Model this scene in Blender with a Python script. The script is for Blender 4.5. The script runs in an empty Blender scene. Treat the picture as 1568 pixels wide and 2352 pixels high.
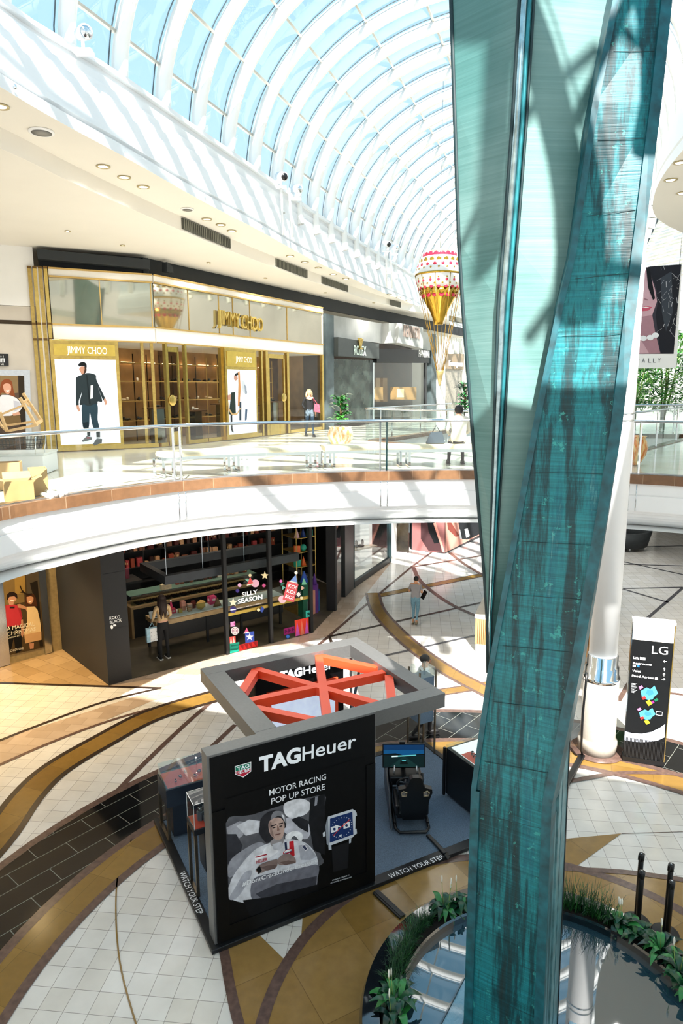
import bpy, bmesh, math, random
from mathutils import Vector, Matrix, Euler
from mathutils.geometry import tessellate_polygon
random.seed(7)
SC = bpy.context.scene
COL = SC.collection
# ------------------------------------------------------------------ camera
FPX, PITCH, ROLL, HC = 1568.0, math.radians(10.3), math.radians(-0.3), 6.9
fw = Vector((0, math.cos(PITCH), -math.sin(PITCH))); rt = Vector((1, 0, 0)); up = rt.cross(fw)
rt2 = math.cos(ROLL) * rt + math.sin(ROLL) * up; up2 = -math.sin(ROLL) * rt + math.cos(ROLL) * up
EYE = Vector((0, 0, HC))
cam = bpy.data.cameras.new('camera'); camo = bpy.data.objects.new('camera', cam); COL.objects.link(camo)
cam.sensor_fit = 'HORIZONTAL'; cam.sensor_width = 36.0; cam.lens = 36.0 * FPX / 1568.0
cam.clip_start = 0.05; cam.clip_end = 500
camo.matrix_world = Matrix(((rt2.x, up2.x, -fw.x, 0), (rt2.y, up2.y, -fw.y, 0), (rt2.z, up2.z, -fw.z, HC), (0, 0, 0, 1)))
SC.camera = camo
# ------------------------------------------------------------------ colour management, sky, sun
SC.view_settings.view_transform = 'Standard'; SC.view_settings.look = 'None'
SC.view_settings.gamma = 1.0; SC.view_settings.use_curve_mapping = False
SC.view_settings.exposure = 0.4
W = bpy.data.worlds.new('sky'); SC.world = W; W.use_nodes = True
nt = W.node_tree; nt.nodes.clear()
wo = nt.nodes.new('ShaderNodeOutputWorld'); bg = nt.nodes.new('ShaderNodeBackground')
tc = nt.nodes.new('ShaderNodeTexCoord'); sx = nt.nodes.new('ShaderNodeSeparateXYZ')
rp = nt.nodes.new('ShaderNodeValToRGB'); nt.links.new(tc.outputs['Generated'], sx.inputs[0])
nt.links.new(sx.outputs[2], rp.inputs[0]); nt.links.new(rp.outputs[0], bg.inputs[0]); nt.links.new(bg.outputs[0], wo.inputs[0])
rp.color_ramp.elements[0].position = 0.0; rp.color_ramp.elements[0].color = (0.95, 0.91, 0.85, 1)
rp.color_ramp.elements[1].position = 0.30; rp.color_ramp.elements[1].color = (0.50, 0.76, 0.91, 1)
e = rp.color_ramp.elements.new(0.12); e.color = (0.88, 0.90, 0.90, 1)
e = rp.color_ramp.elements.new(0.75); e.color = (0.29, 0.61, 0.87, 1)
bg.inputs[1].default_value = 1.0
TH = math.radians(19.3)                                  # direction the arcade runs in
AX = Vector((math.sin(TH), math.cos(TH), 0)); NX = Vector((-math.cos(TH), math.sin(TH), 0))
sun = bpy.data.lights.new('sun', 'SUN'); sun.energy = 12.0; sun.angle = math.radians(0.6); sun.color = (1.0, 0.96, 0.90)
suno = bpy.data.objects.new('sun', sun); COL.objects.link(suno)
sdir = (NX * 0.40 + AX * 0.90 + Vector((0, 0, -1.0))).normalized()
suno.rotation_euler = sdir.to_track_quat('-Z', 'Y').to_euler(); suno.location = (0, 0, 40)

# ------------------------------------------------------------------ helpers
def ray(x, y): return fw * FPX + rt2 * (x - 784) - up2 * (y - 1176)
def G(x, y, z=0.0):
    d = ray(x, y); t = (z - HC) / d.z; return EYE + d * t
def AY(x, y, Y):
    d = ray(x, y); return EYE + d * (Y / d.y)
def VP(x, y, p0, n):
    d = ray(x, y); p0 = Vector(p0); n = Vector(n); return EYE + d * ((p0 - EYE).dot(n) / d.dot(n))
def lin(c):
    return c / 12.92 if c <= 0.04045 else ((c + 0.055) / 1.055) ** 2.4
def H(h):
    h = h.lstrip('#'); return tuple(lin(int(h[i:i + 2], 16) / 255) for i in (0, 2, 4))
_m = {}
def M(col, rough=0.5, metal=0.0, ns=6.0, na=0.06, emit=0.0, bump=0.0, spec=0.5, coat=0.0):
    """plain procedural material: principled with a little noise in the colour"""
    key = (col, rough, metal, ns, na, emit, bump, spec, coat)
    if key in _m: return _m[key]
    m = bpy.data.materials.new('mat_' + str(len(_m))); m.use_nodes = True; n = m.node_tree
    b = n.nodes['Principled BSDF']; c = H(col) if isinstance(col, str) else col
    b.inputs['Roughness'].default_value = rough; b.inputs['Metallic'].default_value = metal
    b.inputs['Specular IOR Level'].default_value = spec; b.inputs['Coat Weight'].default_value = coat
    if na > 0 or bump > 0:
        t = n.nodes.new('ShaderNodeTexCoord'); z = n.nodes.new('ShaderNodeTexNoise'); z.inputs['Scale'].default_value = ns; z.inputs['Detail'].default_value = 3
        n.links.new(t.outputs['Object'], z.inputs['Vector'])
        r = n.nodes.new('ShaderNodeValToRGB')
        r.color_ramp.elements[0].position = 0.3; r.color_ramp.elements[1].position = 0.7
        r.color_ramp.elements[0].color = (*[max(0, v * (1 - na)) for v in c], 1)
        r.color_ramp.elements[1].color = (*[min(1, v * (1 + na)) for v in c], 1)
        n.links.new(z.outputs['Fac'], r.inputs[0]); n.links.new(r.outputs[0], b.inputs['Base Color'])
        if bump > 0:
            bp = n.nodes.new('ShaderNodeBump'); bp.inputs['Strength'].default_value = bump; bp.inputs['Distance'].default_value = 0.01
            n.links.new(z.outputs['Fac'], bp.inputs['Height']); n.links.new(bp.outputs[0], b.inputs['Normal'])
    else:
        b.inputs['Base Color'].default_value = (*c, 1)
    if emit > 0:
        b.inputs['Emission Color'].default_value = (*c, 1); b.inputs['Emission Strength'].default_value = emit
    _m[key] = m; return m
def glass_mat(name, tint, gl=0.08, rough=0.0):
    m = bpy.data.materials.new(name); m.use_nodes = True; n = m.node_tree; n.nodes.clear()
    o = n.nodes.new('ShaderNodeOutputMaterial'); t = n.nodes.new('ShaderNodeBsdfTransparent'); g = n.nodes.new('ShaderNodeBsdfGlossy')
    f = n.nodes.new('ShaderNodeFresnel'); f.inputs[0].default_value = 1.45
    a = n.nodes.new('ShaderNodeMath'); a.operation = 'ADD'; a.inputs[1].default_value = gl - 0.04; a.use_clamp = True
    mx = n.nodes.new('ShaderNodeMixShader'); t.inputs[0].default_value = (*tint, 1); g.inputs['Roughness'].default_value = rough
    # Fresnel is taken as if from the front on both sides of a thin pane
    ge = n.nodes.new('ShaderNodeNewGeometry'); iv = n.nodes.new('ShaderNodeMix'); iv.data_type = 'FLOAT'
    iv.inputs[2].default_value = 1.45; iv.inputs[3].default_value = 1.0 / 1.45
    n.links.new(ge.outputs['Backfacing'], iv.inputs[0]); n.links.new(iv.outputs[0], f.inputs[0])
    n.links.new(f.outputs[0], a.inputs[0]); n.links.new(a.outputs[0], mx.inputs[0]); n.links.new(t.outputs[0], mx.inputs[1]); n.links.new(g.outputs[0], mx.inputs[2])
    n.links.new(mx.outputs[0], o.inputs[0]); return m

class MB:
    """collects shapes in world coordinates; build() links them as ONE mesh object"""
    def __init__(s): s.v = []; s.f = []; s.mi = []; s.sm = []; s.mats = []
    def m(s, mat):
        if mat is None: return 0
        if mat not in s.mats: s.mats.append(mat)
        return s.mats.index(mat)
    def add(s, vs, fs, mat=None, smooth=False):
        k = len(s.v); s.v += [Vector(v) for v in vs]; mi = s.m(mat)
        for f in fs: s.f.append([k + i for i in f]); s.mi.append(mi); s.sm.append(smooth)
    def box(s, c, d, mat=None, rz=0.0, R=None):
        c = Vector(c); R = R or Matrix.Rotation(rz, 3, 'Z'); h = [x / 2 for x in d]
        vs = [c + R @ Vector((i * h[0], j * h[1], k * h[2])) for k in (-1, 1) for j in (-1, 1) for i in (-1, 1)]
        s.add(vs, [(0, 2, 3, 1), (4, 5, 7, 6), (0, 1, 5, 4), (2, 6, 7, 3), (0, 4, 6, 2), (1, 3, 7, 5)], mat)
    def beam(s, a, b, w, h, mat=None, upv=(0, 0, 1)):
        a = Vector(a); b = Vector(b); d = (b - a); L = d.length; x = d.normalized(); u = Vector(upv)
        if abs(x.dot(u)) > .98: u = Vector((0, 1, 0))
        y = u.cross(x).normalized(); z = x.cross(y); R = Matrix((x, y, z)).transposed()
        s.box((a + b) / 2, (L, w, h), mat, R=R)
    def poly(s, pts, mat=None): s.add(pts, [tuple(range(len(pts)))], mat)
    def prism(s, pts, vec, mat=None):
        n = len(pts); vec = Vector(vec); a = [Vector(p) for p in pts]; b = [p + vec for p in a]
        s.add(a + b, [tuple(range(n))[::-1], tuple(range(n, 2 * n))] + [(i, (i + 1) % n, n + (i + 1) % n, n + i) for i in range(n)], mat)
    def tube(s, pts, r, mat=None, n=8, closed=False, cap=True):
        pts = [Vector(p) for p in pts]; N = len(pts); rs = r if isinstance(r, (list, tuple)) else [r] * N
        rings = []; pu = None
        for i, p in enumerate(pts):
            if closed: t = pts[(i + 1) % N] - pts[i - 1]
            else: t = pts[min(i + 1, N - 1)] - pts[max(i - 1, 0)]
            t.normalize()
            if pu is None: u = t.orthogonal().normalized()
            else:
                u = pu - t * pu.dot(t); u = u.normalized() if u.length > 1e-6 else t.orthogonal().normalized()
            pu = u; w = t.cross(u)
            rings.append([p + (u * math.cos(2 * math.pi * k / n) + w * math.sin(2 * math.pi * k / n)) * rs[i] for k in range(n)])
        vs = [q for rg in rings for q in rg]; fs = []
        for i in range(N if closed else N - 1):
            j = (i + 1) % N
            for k in range(n): fs.append((i * n + k, i * n + (k + 1) % n, j * n + (k + 1) % n, j * n + k))
        if cap and not closed: fs += [tuple(range(n))[::-1], tuple(range((N - 1) * n, N * n))]
        s.add(vs, fs, mat, True)
    def lathe(s, c, prof, mat=None, n=24, ax=None, smooth=True):
        c = Vector(c); vs = []; fs = []; R = ax or Matrix.Identity(3)
        for r, z in prof:
            for k in range(n): a = 2 * math.pi * k / n; vs.append(c + R @ Vector((r * math.cos(a), r * math.sin(a), z)))
        for i in range(len(prof) - 1):
            for k in range(n): fs.append((i * n + k, i * n + (k + 1) % n, (i + 1) * n + (k + 1) % n, (i + 1) * n + k))
        fs += [tuple(range(n))[::-1], tuple(range((len(prof) - 1) * n, len(prof) * n))]
        s.add(vs, fs, mat, smooth)
    def ball(s, c, r, mat=None, n=10, R=None):
        r = r if isinstance(r, (tuple, list)) else (r, r, r); c = Vector(c); vs = []; fs = []; m = n // 2 + 1; R = R or Matrix.Identity(3)
        for i in range(1, m):
            t = math.pi * i / m
            for k in range(n): a = 2 * math.pi * k / n; vs.append(c + R @ Vector((r[0] * math.sin(t) * math.cos(a), r[1] * math.sin(t) * math.sin(a), r[2] * math.cos(t))))
        for i in range(m - 2):
            for k in range(n): fs.append((i * n + k, (i + 1) * n + k, (i + 1) * n + (k + 1) % n, i * n + (k + 1) % n))
        a = len(vs); vs += [c + R @ Vector((0, 0, r[2])), c - R @ Vector((0, 0, r[2]))]
        for k in range(n): fs.append((a, k, (k + 1) % n)); fs.append((a + 1, (m - 2) * n + (k + 1) % n, (m - 2) * n + k))
        s.add(vs, fs, mat, True)
    def strip(s, pts, prof, mat=None, smooth=False):
        """sweep a profile [(inward, z)] along a plan polyline; inward is measured to the left of travel"""
        N = len(pts); P = []
        for i, p in enumerate(pts):
            p = Vector((p[0], p[1], 0)); t = Vector((pts[min(i + 1, N - 1)][0] - pts[max(i - 1, 0)][0], pts[min(i + 1, N - 1)][1] - pts[max(i - 1, 0)][1], 0)).normalized()
            nn = Vector((-t.y, t.x, 0)); P += [p + nn * a + Vector((0, 0, z)) for a, z in prof]
        k = len(prof); fs = [(i * k + j, (i + 1) * k + j, (i + 1) * k + j + 1, i * k + j + 1) for i in range(N - 1) for j in range(k - 1)]
        s.add(P, fs, mat, smooth)
    def flat(s, pts2, z, mat=None, holes=()):
        loops = [[Vector((p[0], p[1], 0)) for p in pts2]] + [[Vector((p[0], p[1], 0)) for p in h] for h in holes]
        allp = [p for l in loops for p in l]; tr = tessellate_polygon(loops)
        vs = [Vector((p.x, p.y, z)) for p in allp]; fs = []
        for t in tr:
            a, b, c = [vs[i] for i in t]; fs.append(tuple(t) if (b - a).cross(c - a).z > 0 else tuple(t)[::-1])
        s.add(vs, fs, mat)
    def build(s, name, parent=None, mat=None, kind=None, bev=0.0, label=None):
        me = bpy.data.meshes.new(name); inv = WM(parent).inverted() if parent else Matrix.Identity(4)
        me.from_pydata([inv @ v for v in s.v], [], s.f)
        mats = s.mats or [mat or M('#cccccc')]
        for m in mats: me.materials.append(m)
        me.polygons.foreach_set('material_index', s.mi); me.polygons.foreach_set('use_smooth', s.sm); me.update()
        o = bpy.data.objects.new(name, me); COL.objects.link(o)
        if parent: o.parent = parent
        if kind: o['kind'] = kind
        if label: o['label'] = label
        if bev:
            b = o.modifiers.new('bevel', 'BEVEL'); b.width = bev; b.segments = 2; b.limit_method = 'ANGLE'
        return o
def WM(o):
    m = Matrix.Translation(o.location) @ o.rotation_euler.to_matrix().to_4x4()
    return WM(o.parent) @ m if o.parent else m
def thing(name, label, cat, loc=(0, 0, 0), rz=0.0, group=None):
    o = bpy.data.objects.new(name, None); COL.objects.link(o); o.location = loc; o.rotation_euler = (0, 0, rz); o.empty_display_size = .1
    o['label'] = label; o['category'] = cat
    if group: o['group'] = group
    return o
def sthing(name):
    o = bpy.data.objects.new(name, None); COL.objects.link(o); o['kind'] = 'structure'; return o
def tag(o, label, cat, group=None):
    o['label'] = label; o['category'] = cat
    if group: o['group'] = group
    return o
def at_base(o, loc):
    """move a one-mesh thing's origin to its base"""
    loc = Vector(loc); o.data.transform(Matrix.Translation(-loc)); o.location = loc; return o
def dup(o, loc=None, rz=None, label=None, group=None, parent=None):
    c = o.copy(); COL.objects.link(c)
    if parent: c.parent = parent
    if loc is not None: c.location = loc
    if rz is not None: c.rotation_euler = (0, 0, rz)
    if label: c['label'] = label
    if group: c['group'] = group
    for ch in list(o.children): dup(ch, parent=c)
    return c
def cat_rom(P, n=6):
    P = [Vector((*p, 0)) if len(p) == 2 else Vector(p) for p in P]; out = []
    Q = [P[0] * 2 - P[1]] + P + [P[-1] * 2 - P[-2]]
    for i in range(1, len(Q) - 2):
        for k in range(n):
            t = k / n; a, b, c, d = Q[i - 1:i + 3]
            out.append(.5 * ((2 * b) + (c - a) * t + (2 * a - 5 * b + 4 * c - d) * t * t + (3 * b - a - 3 * c + d) * t ** 3))
    out.append(P[-1]); return out
def text(s, A, B, h, mat, name='lettering', parent=None, ext=0.004, upv=(0, 0, 1), bold=0.0, mb=None, shear=0.0):
    """lettering whose baseline runs from A to B; h = capital height"""
    cu = bpy.data.curves.new('t', 'FONT'); cu.body = s; cu.size = 1; cu.extrude = 0; cu.offset = bold; cu.resolution_u = 3; cu.shear = shear
    to = bpy.data.objects.new('t', cu); me0 = bpy.data.meshes.new_from_object(to)
    vs = [v.co.copy() for v in me0.vertices]; fs = [tuple(p.vertices) for p in me0.polygons]
    bpy.data.objects.remove(to); bpy.data.curves.remove(cu); bpy.data.meshes.remove(me0)
    if not vs: return None
    x0 = min(v.x for v in vs); x1 = max(v.x for v in vs)
    A = Vector(A); B = Vector(B); X = (B - A); L = X.length; X.normalize(); U = Vector(upv); U = (U - X * U.dot(X)).normalized(); N = X.cross(U)
    k = L / (x1 - x0); kh = h / 0.73
    def tf(v, d): return A + X * ((v.x - x0) * k) + U * (v.y * kh) + N * d
    t = mb or MB(); n = len(vs)
    t.add([tf(v, ext) for v in vs], fs, mat)
    if ext > 0.006:
        ed = {}
        for f in fs:
            for i in range(len(f)):
                a, b = f[i], f[(i + 1) % len(f)]; ed[(a, b)] = 1
        bd = [(a, b) for (a, b) in ed if (b, a) not in ed]
        k0 = len(t.v); t.add([tf(v, ext) for v in vs] + [tf(v, 0) for v in vs], [(b, a, a + n, b + n) for a, b in bd], mat)
    if mb is None: return t.build(name, parent)
def circ(c, r, n=48, a0=0, a1=360):
    return [(c[0] + r * math.cos(math.radians(a0 + (a1 - a0) * k / (n - 1 if a1 - a0 < 360 else n))), c[1] + r * math.sin(math.radians(a0 + (a1 - a0) * k / (n - 1 if a1 - a0 < 360 else n)))) for k in range(n)]

# ------------------------------------------------------------------ shared materials
WHITE = M('#f2f3f3', 0.45, na=0.015, ns=2); WHITE2 = M('#ecebe8', 0.6, na=0.02, ns=1.5); CREAM = M('#e6dfd2', 0.7, na=0.03, ns=1)
STEEL = M('#c9ced2', 0.18, 1.0, na=0.04, ns=20); CHROME = M('#dde2e6', 0.06, 1.0, na=0.02, ns=8)
BLACK = M('#0d0e10', 0.35, na=0.2, ns=12); BLACKM = M('#141517', 0.6, na=0.15, ns=30); DARK = M('#26282b', 0.5, na=0.15, ns=10)
GOLD = M('#c9ad62', 0.22, 0.9, na=0.12, ns=10); BRASS = M('#b59a58', 0.35, 0.85, na=0.15, ns=14); BRONZE = M('#6f6455', 0.3, 0.85, na=0.12, ns=20)
GLS = glass_mat('clear_glass', (0.90, 0.97, 0.955), 0.10); GLD = glass_mat('shop_glass', (0.95, 0.96, 0.95), 0.0); GLR = glass_mat('roof_glass', (0.93, 0.96, 0.98), 0.06)
def tiles_mat(name, c1, c2, mortar, w, h, ang, rough=0.2, msz=0.006, off=0.0, ns=3.0, vary=0.25):
    m = bpy.data.materials.new(name); m.use_nodes = True; n = m.node_tree; b = n.nodes['Principled BSDF']; b.inputs['Roughness'].default_value = rough
    t = n.nodes.new('ShaderNodeTexCoord'); mp = n.nodes.new('ShaderNodeMapping'); mp.inputs['Rotation'].default_value = (0, 0, math.radians(ang))
    br = n.nodes.new('ShaderNodeTexBrick'); br.offset = off; br.squash = 1
    br.inputs['Color1'].default_value = (*H(c1), 1); br.inputs['Color2'].default_value = (*H(c2), 1); br.inputs['Mortar'].default_value = (*H(mortar), 1)
    br.inputs['Scale'].default_value = 1; br.inputs['Brick Width'].default_value = w; br.inputs['Row Height'].default_value = h; br.inputs['Mortar Size'].default_value = msz; br.inputs['Mortar Smooth'].default_value = 0.1
    z = n.nodes.new('ShaderNodeTexNoise'); z.inputs['Scale'].default_value = ns; z.inputs['Detail'].default_value = 6
    mx = n.nodes.new('ShaderNodeMix'); mx.data_type = 'RGBA'; mx.blend_type = 'MULTIPLY'; mx.inputs[0].default_value = vary
    n.links.new(t.outputs['Object'], mp.inputs[0]); n.links.new(mp.outputs[0], br.inputs['Vector']); n.links.new(mp.outputs[0], z.inputs['Vector'])
    n.links.new(br.outputs['Color'], mx.inputs[6]); n.links.new(z.outputs['Fac'], mx.inputs[7]); n.links.new(mx.outputs[2], b.inputs['Base Color']); return m
# ================================================================== THE SETTING
C0 = (2.157, 6.01)
LIME = tiles_mat('limestone_tiles', '#e6e3de', '#ddd8cf', '#96908a', 0.295, 0.295, 6, 0.16, 0.0035)
LIMEW = tiles_mat('warm_limestone', '#cfb9a4', '#b9a28c', '#9c8a78', 0.44, 0.30, 6, 0.2, 0.003, 0.5)
SAND = tiles_mat('sand_stone', '#c0a27a', '#a5875f', '#7c6545', 0.6, 0.42, 35, 0.25, 0.004, 0.5)
BLKT = tiles_mat('black_granite_tiles', '#0b0c0d', '#0f1011', '#7d8078', 0.9, 0.36, -50, 0.07, 0.006, 0.5, vary=0.1)
OCHRE = tiles_mat('ochre_stone', '#96753a', '#866630', '#6d5529', 0.7, 0.7, 20, 0.2, 0.003, ns=8)
GOLDST = tiles_mat('golden_stone', '#a5844f', '#8d6c35', '#7c6035', 0.95, 0.95, -28.5, 0.18, 0.004, ns=7, vary=0.35)
BROWN = M('#5f4a42', 0.25, na=0.25, ns=14); BROWND = M('#33271f', 0.25, na=0.2, ns=14); GREYB = M('#4d4c50', 0.25, na=0.2, ns=14)
fl = MB()
fl.flat([(-22, -6), (26, -6), (26, 62), (-22, 62)], 0.0, LIME)
def disc_ring(r0, r1, z, mat, a0=0, a1=360, c=C0):
    n = 96; pts = []; fs = []
    for k in range(n + 1):
        a = math.radians(a0 + (a1 - a0) * k / n)
        pts += [(c[0] + r0 * math.cos(a), c[1] + r0 * math.sin(a), z), (c[0] + r1 * math.cos(a), c[1] + r1 * math.sin(a), z)]
    for k in range(n): fs.append((2 * k, 2 * k + 1, 2 * k + 3, 2 * k + 2))
    fl.add(pts, fs, mat)
def band(px, w, mat, z=0.004, edge=None, ew=0.1, smooth=True):
    P = [G(*p) for p in px]
    P = [Vector((p.x, p.y, 0)) for p in P]
    if smooth and len(P) > 2: P = cat_rom(P, 6)
    def rib(w_, z_, m_):
        vs = []; N = len(P)
        for i, p in enumerate(P):
            t = (P[min(i + 1, N - 1)] - P[max(i - 1, 0)]).normalized(); nn = Vector((-t.y, t.x, 0))
            vs += [p + nn * w_ / 2 + Vector((0, 0, z_)), p - nn * w_ / 2 + Vector((0, 0, z_))]
        fl.add(vs, [(2 * i + 1, 2 * i + 3, 2 * i + 2, 2 * i) for i in range(N - 1)], m_)
    if edge: rib(w + 2 * ew, z - 0.001, edge)
    rib(w, z, mat)
def patch(px, mat, z=0.002): fl.flat([tuple(G(*p)[:2]) for p in px], z, mat)
# warm stone areas beside the shops on the left
patch([(-150, 1560), (0, 1570), (370, 1581), (560, 1512), (760, 1460), (812, 1400), (900, 1290), (700, 1280), (0, 1400), (-150, 1420)], LIMEW)
patch([(-150, 1420), (0, 1420), (142, 1440), (250, 1575), (-150, 1564)], SAND, 0.003)
patch([(0, 1699), (0, 1756), (230, 1660), (350, 1610), (440, 1590), (370, 1581)], LIMEW, 0.003)
band([(-60, 1567), (370, 1581)], 0.10, BROWND, 0.005, smooth=False)
band([(-40, 1717), (100, 1662), (240, 1612), (370, 1580)], 0.09, BROWND, 0.006)
band([(-40, 1775), (100, 1713), (230, 1663), (345, 1628)], 0.09, BROWN, 0.006)
band([(250, 1838), (330, 1755), (430, 1660), (497, 1603)], 0.11, BROWN, 0.005)
band([(460, 1740), (540, 1665)], 0.11, BROWN, 0.005, smooth=False)
band([(-60, 1985), (0, 1916), (62, 1829), (130, 1765), (243, 1698), (350, 1643), (490, 1600), (560, 1590)], 0.42, OCHRE, 0.008, BROWND, 0.11)
# rings round the pool
disc_ring(7.7, 7.84, 0.010, BROWN); disc_ring(6.6, 7.7, 0.009, BLKT); disc_ring(6.46, 6.6, 0.010, BROWN); disc_ring(6.03, 6.46, 0.009, OCHRE); disc_ring(5.90, 6.03, 0.010, BROWN)
disc_ring(1.9, 3.02, 0.009, GOLDST); disc_ring(3.02, 3.16, 0.011, BROWN)
# petal of golden stone between the inner ring and the outer brown arc
pet = [(505, 2165), (520, 2185), (530, 2260), (545, 2352), (575, 2440), (620, 2600), (800, 2600), (700, 2352), (760, 2080), (870, 2020)]
patch(pet, GOLDST, 0.006)
band([(500, 2130), (515, 2190), (527, 2260), (548, 2352), (590, 2480)], 0.12, BROWN, 0.0085)
patch([(590, 2143), (650, 2202), (690, 2170), (695, 2105)], LIME, 0.0075)
band([(302, 1930), (275, 1990), (266, 2080), (275, 2210), (312, 2352), (340, 2420)], 0.02, OCHRE, 0.010)
# right-hand side of the pool
band([(1300, 1797), (1410, 1778), (1490, 1776), (1568, 1780)], 0.11, BROWN, 0.0135)
patch([(1240, 1930), (1300, 1927), (1427, 1915), (1310, 2000), (1240, 2020)], GOLDST, 0.006)
patch([(1240, 1995), (1305, 1997), (1568, 2020), (1568, 2110), (1400, 2040), (1240, 2010)], GOLDST, 0.0066)
band([(1240, 1993), (1320, 1998), (1450, 2006), (1620, 2030)], 0.10, BROWN, 0.0125)
band([(1427, 1915), (1568, 1911)], 0.012, BROWN, 0.006, smooth=False)
# lines beyond the kiosk, in the lower mall
band([(765, 1490), (757, 1462), (1115, 1382)], 0.12, BROWND, 0.006, smooth=False)
band([(640, 1560), (800, 1423), (945, 1302), (1000, 1262)], 0.10, BROWN, 0.005, smooth=False)
band([(865, 1369), (1110, 1320)], 0.28, OCHRE, 0.006, BROWN, 0.06, smooth=False)
band([(880, 1507), (1120, 1453)], 0.10, GREYB, 0.006, smooth=False); band([(950, 1302), (1115, 1275)], 0.14, BROWN, 0.006, smooth=False)
band([(960, 1248), (1115, 1225)], 0.14, BROWN, 0.006, smooth=False)
band([(855, 1362), (867, 1400), (905, 1445), (960, 1494), (1030, 1542), (1110, 1585), (1180, 1620)], 0.34, OCHRE, 0.008, BROWN, 0.09)
band([(1000, 1592), (1060, 1583), (1150, 1568)], 0.24, OCHRE, 0.0055, BROWN, 0.06)
band([(948, 1302), (968, 1338), (1030, 1385), (1100, 1418), (1150, 1440)], 0.16, BROWN, 0.007)
band([(1033, 1270), (1065, 1295), (1115, 1325)], 0.16, BROWN, 0.007)
for a, b in (((1430, 1296), (1568, 1300)), ((1430, 1290), (1568, 1320)), ((1430, 1352), (1568, 1349)), ((1430, 1353), (1535, 1384)), ((1568, 1350), (1475, 1430)), ((1430, 1256), (1568, 1254)), ((1420, 1610), (1450, 1560)), ((1535, 1592), (1568, 1596))):
    band([a, b], 0.11, GREYB if a[1] < 1400 else BROWN, 0.006, smooth=False)
floor = fl.build('floor', kind='structure')

# --------------------------- upper floor slab, nosing and fascia
H1 = 5.15
EDGE = [tuple(p[:2]) for p in cat_rom([(-5.65, 6.5), (-5.5, 8.0), (-5.07, 10.0), (-4.5, 11.05), (-3.85, 12.0), (-3.1, 12.8), (-2.03, 13.5), (0, 14.12), (2.2, 14.36), (4.2, 14.1), (6.0, 13.5), (8.0, 12.2), (9.6, 10.4), (10.2, 8.2)], 6)]
VOID = [(.9, 22.9), (2.2, 21.3), (3.7, 19.9), (6.6, 17.9), (7.96, 18.27), (11.2, 22.35), (13, 24.4), (12.7, 25.3), (10.4, 25.8), (9.6, 27), (12, 35), (8.6, 36.5), (4.7, 29.5), (1.55, 24.3), (0.95, 23.5)]
POL = tiles_mat('polished_cream_tiles', '#e9e3d6', '#e2dac9', '#cfc6b4', 0.9, 0.9, -30, 0.10, 0.004, vary=0.12)
up_ = MB(); up_.flat(EDGE + [(12, 6), (26, 6), (26, 62), (-22, 62), (-22, 3), (-7, 3)], H1, POL, [VOID]); up_.build('floor_upper', kind='structure')
cm = MB(); cm.flat(EDGE + [(12, 6), (26, 6), (26, 62), (-22, 62), (-22, 3), (-7, 3)], 4.05, WHITE2, [VOID])
cm.v = [v for v in cm.v]; cm.build('ceiling_lower', kind='structure')
GRAN = tiles_mat('rust_granite_nosing', '#97704f', '#80593b', '#b89a7c', 0.5, 5.0, 0, 0.25, 0.004, ns=9, vary=0.5)
ft = MB(); ft.strip(EDGE, [(0.35, H1 + .012), (0.35, H1 + .02), (-0.02, H1 + .02), (-0.02, H1 - 0.17), (0.05, H1 - 0.18)], GRAN); ft.build('trim_1', kind='structure')
fa = MB(); fa.strip(EDGE, [(0.03, 4.98), (0.03, 4.765), (0.055, 4.76), (0.055, 4.74), (0.03, 4.735), (0.03, 4.42), (0.09, 4.41), (0.09, 4.36), (0.13, 4.35), (0.14, 4.29), (0.22, 4.28), (0.24, 4.22), (0.30, 4.16), (0.44, 4.08), (0.62, 4.03), (0.66, 3.99), (0.78, 3.97), (0.80, 4.06)], WHITE); fa.build('wall_gallery_fascia', kind='structure')
VL = VOID[::-1] + [VOID[-1]]
va = MB(); vv = MB()
va.strip(VL, [(-0.0, H1 + .02), (0, H1 - .16)], GRAN); va.strip([VL[k] for k in range(len(VL))], [(-.3, H1 + .015), (0, H1 + .02)], GRAN); va.build('trim_2', kind='structure')
vv.strip(VL, [(-0.03, 4.99), (-0.03, 4.3), (-.1, 4.28), (-.3, 4.05)], WHITE); vv.build('wall_void_fascia', kind='structure')

# --------------------------- upper ceiling, cornice and skylight
ZF = 11.0
FB = [(-5.6, -3), (-5.6, 3), (-5.35, 7)] + [tuple(G(x, y, ZF)[:2]) for x, y in ((0, 199), (141, 282), (280, 357), (465, 462), (600, 532), (700, 588), (784, 628), (870, 668), (950, 700))] + [(6.0, 43), (12, 60)]
FBs = [tuple(p[:2]) for p in cat_rom(FB, 4)]
ST = [(-7.1, -3), (-7.1, 3), (-6.6, 8)] + [tuple(G(x, y, ZF)[:2]) for x, y in ((0, 292), (150, 370), (300, 443), (410, 495), (522, 545), (626, 588), (733, 631), (865, 677), (938, 698), (1030, 722))] + [(9, 60)]
STs = [tuple(p[:2]) for p in cat_rom(ST, 4)]
CEIL = M('#ebe6dc', 0.75, na=0.015, ns=1)
sf = MB(); sf.flat(FBs + STs[::-1], ZF, CEIL); sf.strip(STs, [(0, ZF), (0, 10.68)], CEIL); sf.build('ceiling_soffit', kind='structure')
ci = MB(); ci.flat(STs + [(26, 62), (-24, 62), (-24, -3)], 10.68, CEIL); ci.build('ceiling', kind='structure')
TOPL = [(-6.2, -3), (-6.2, 3), (-5.7, 7)] + [tuple(G(x, y, 12.6)[:2]) for x, y in ((30, -2), (250, 135), (470, 290), (640, 410), (730, 480), (900, 592))] + [(6.5, 43), (12.3, 60)]
TPs = [tuple(p[:2]) for p in cat_rom(TOPL, 4)]
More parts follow.
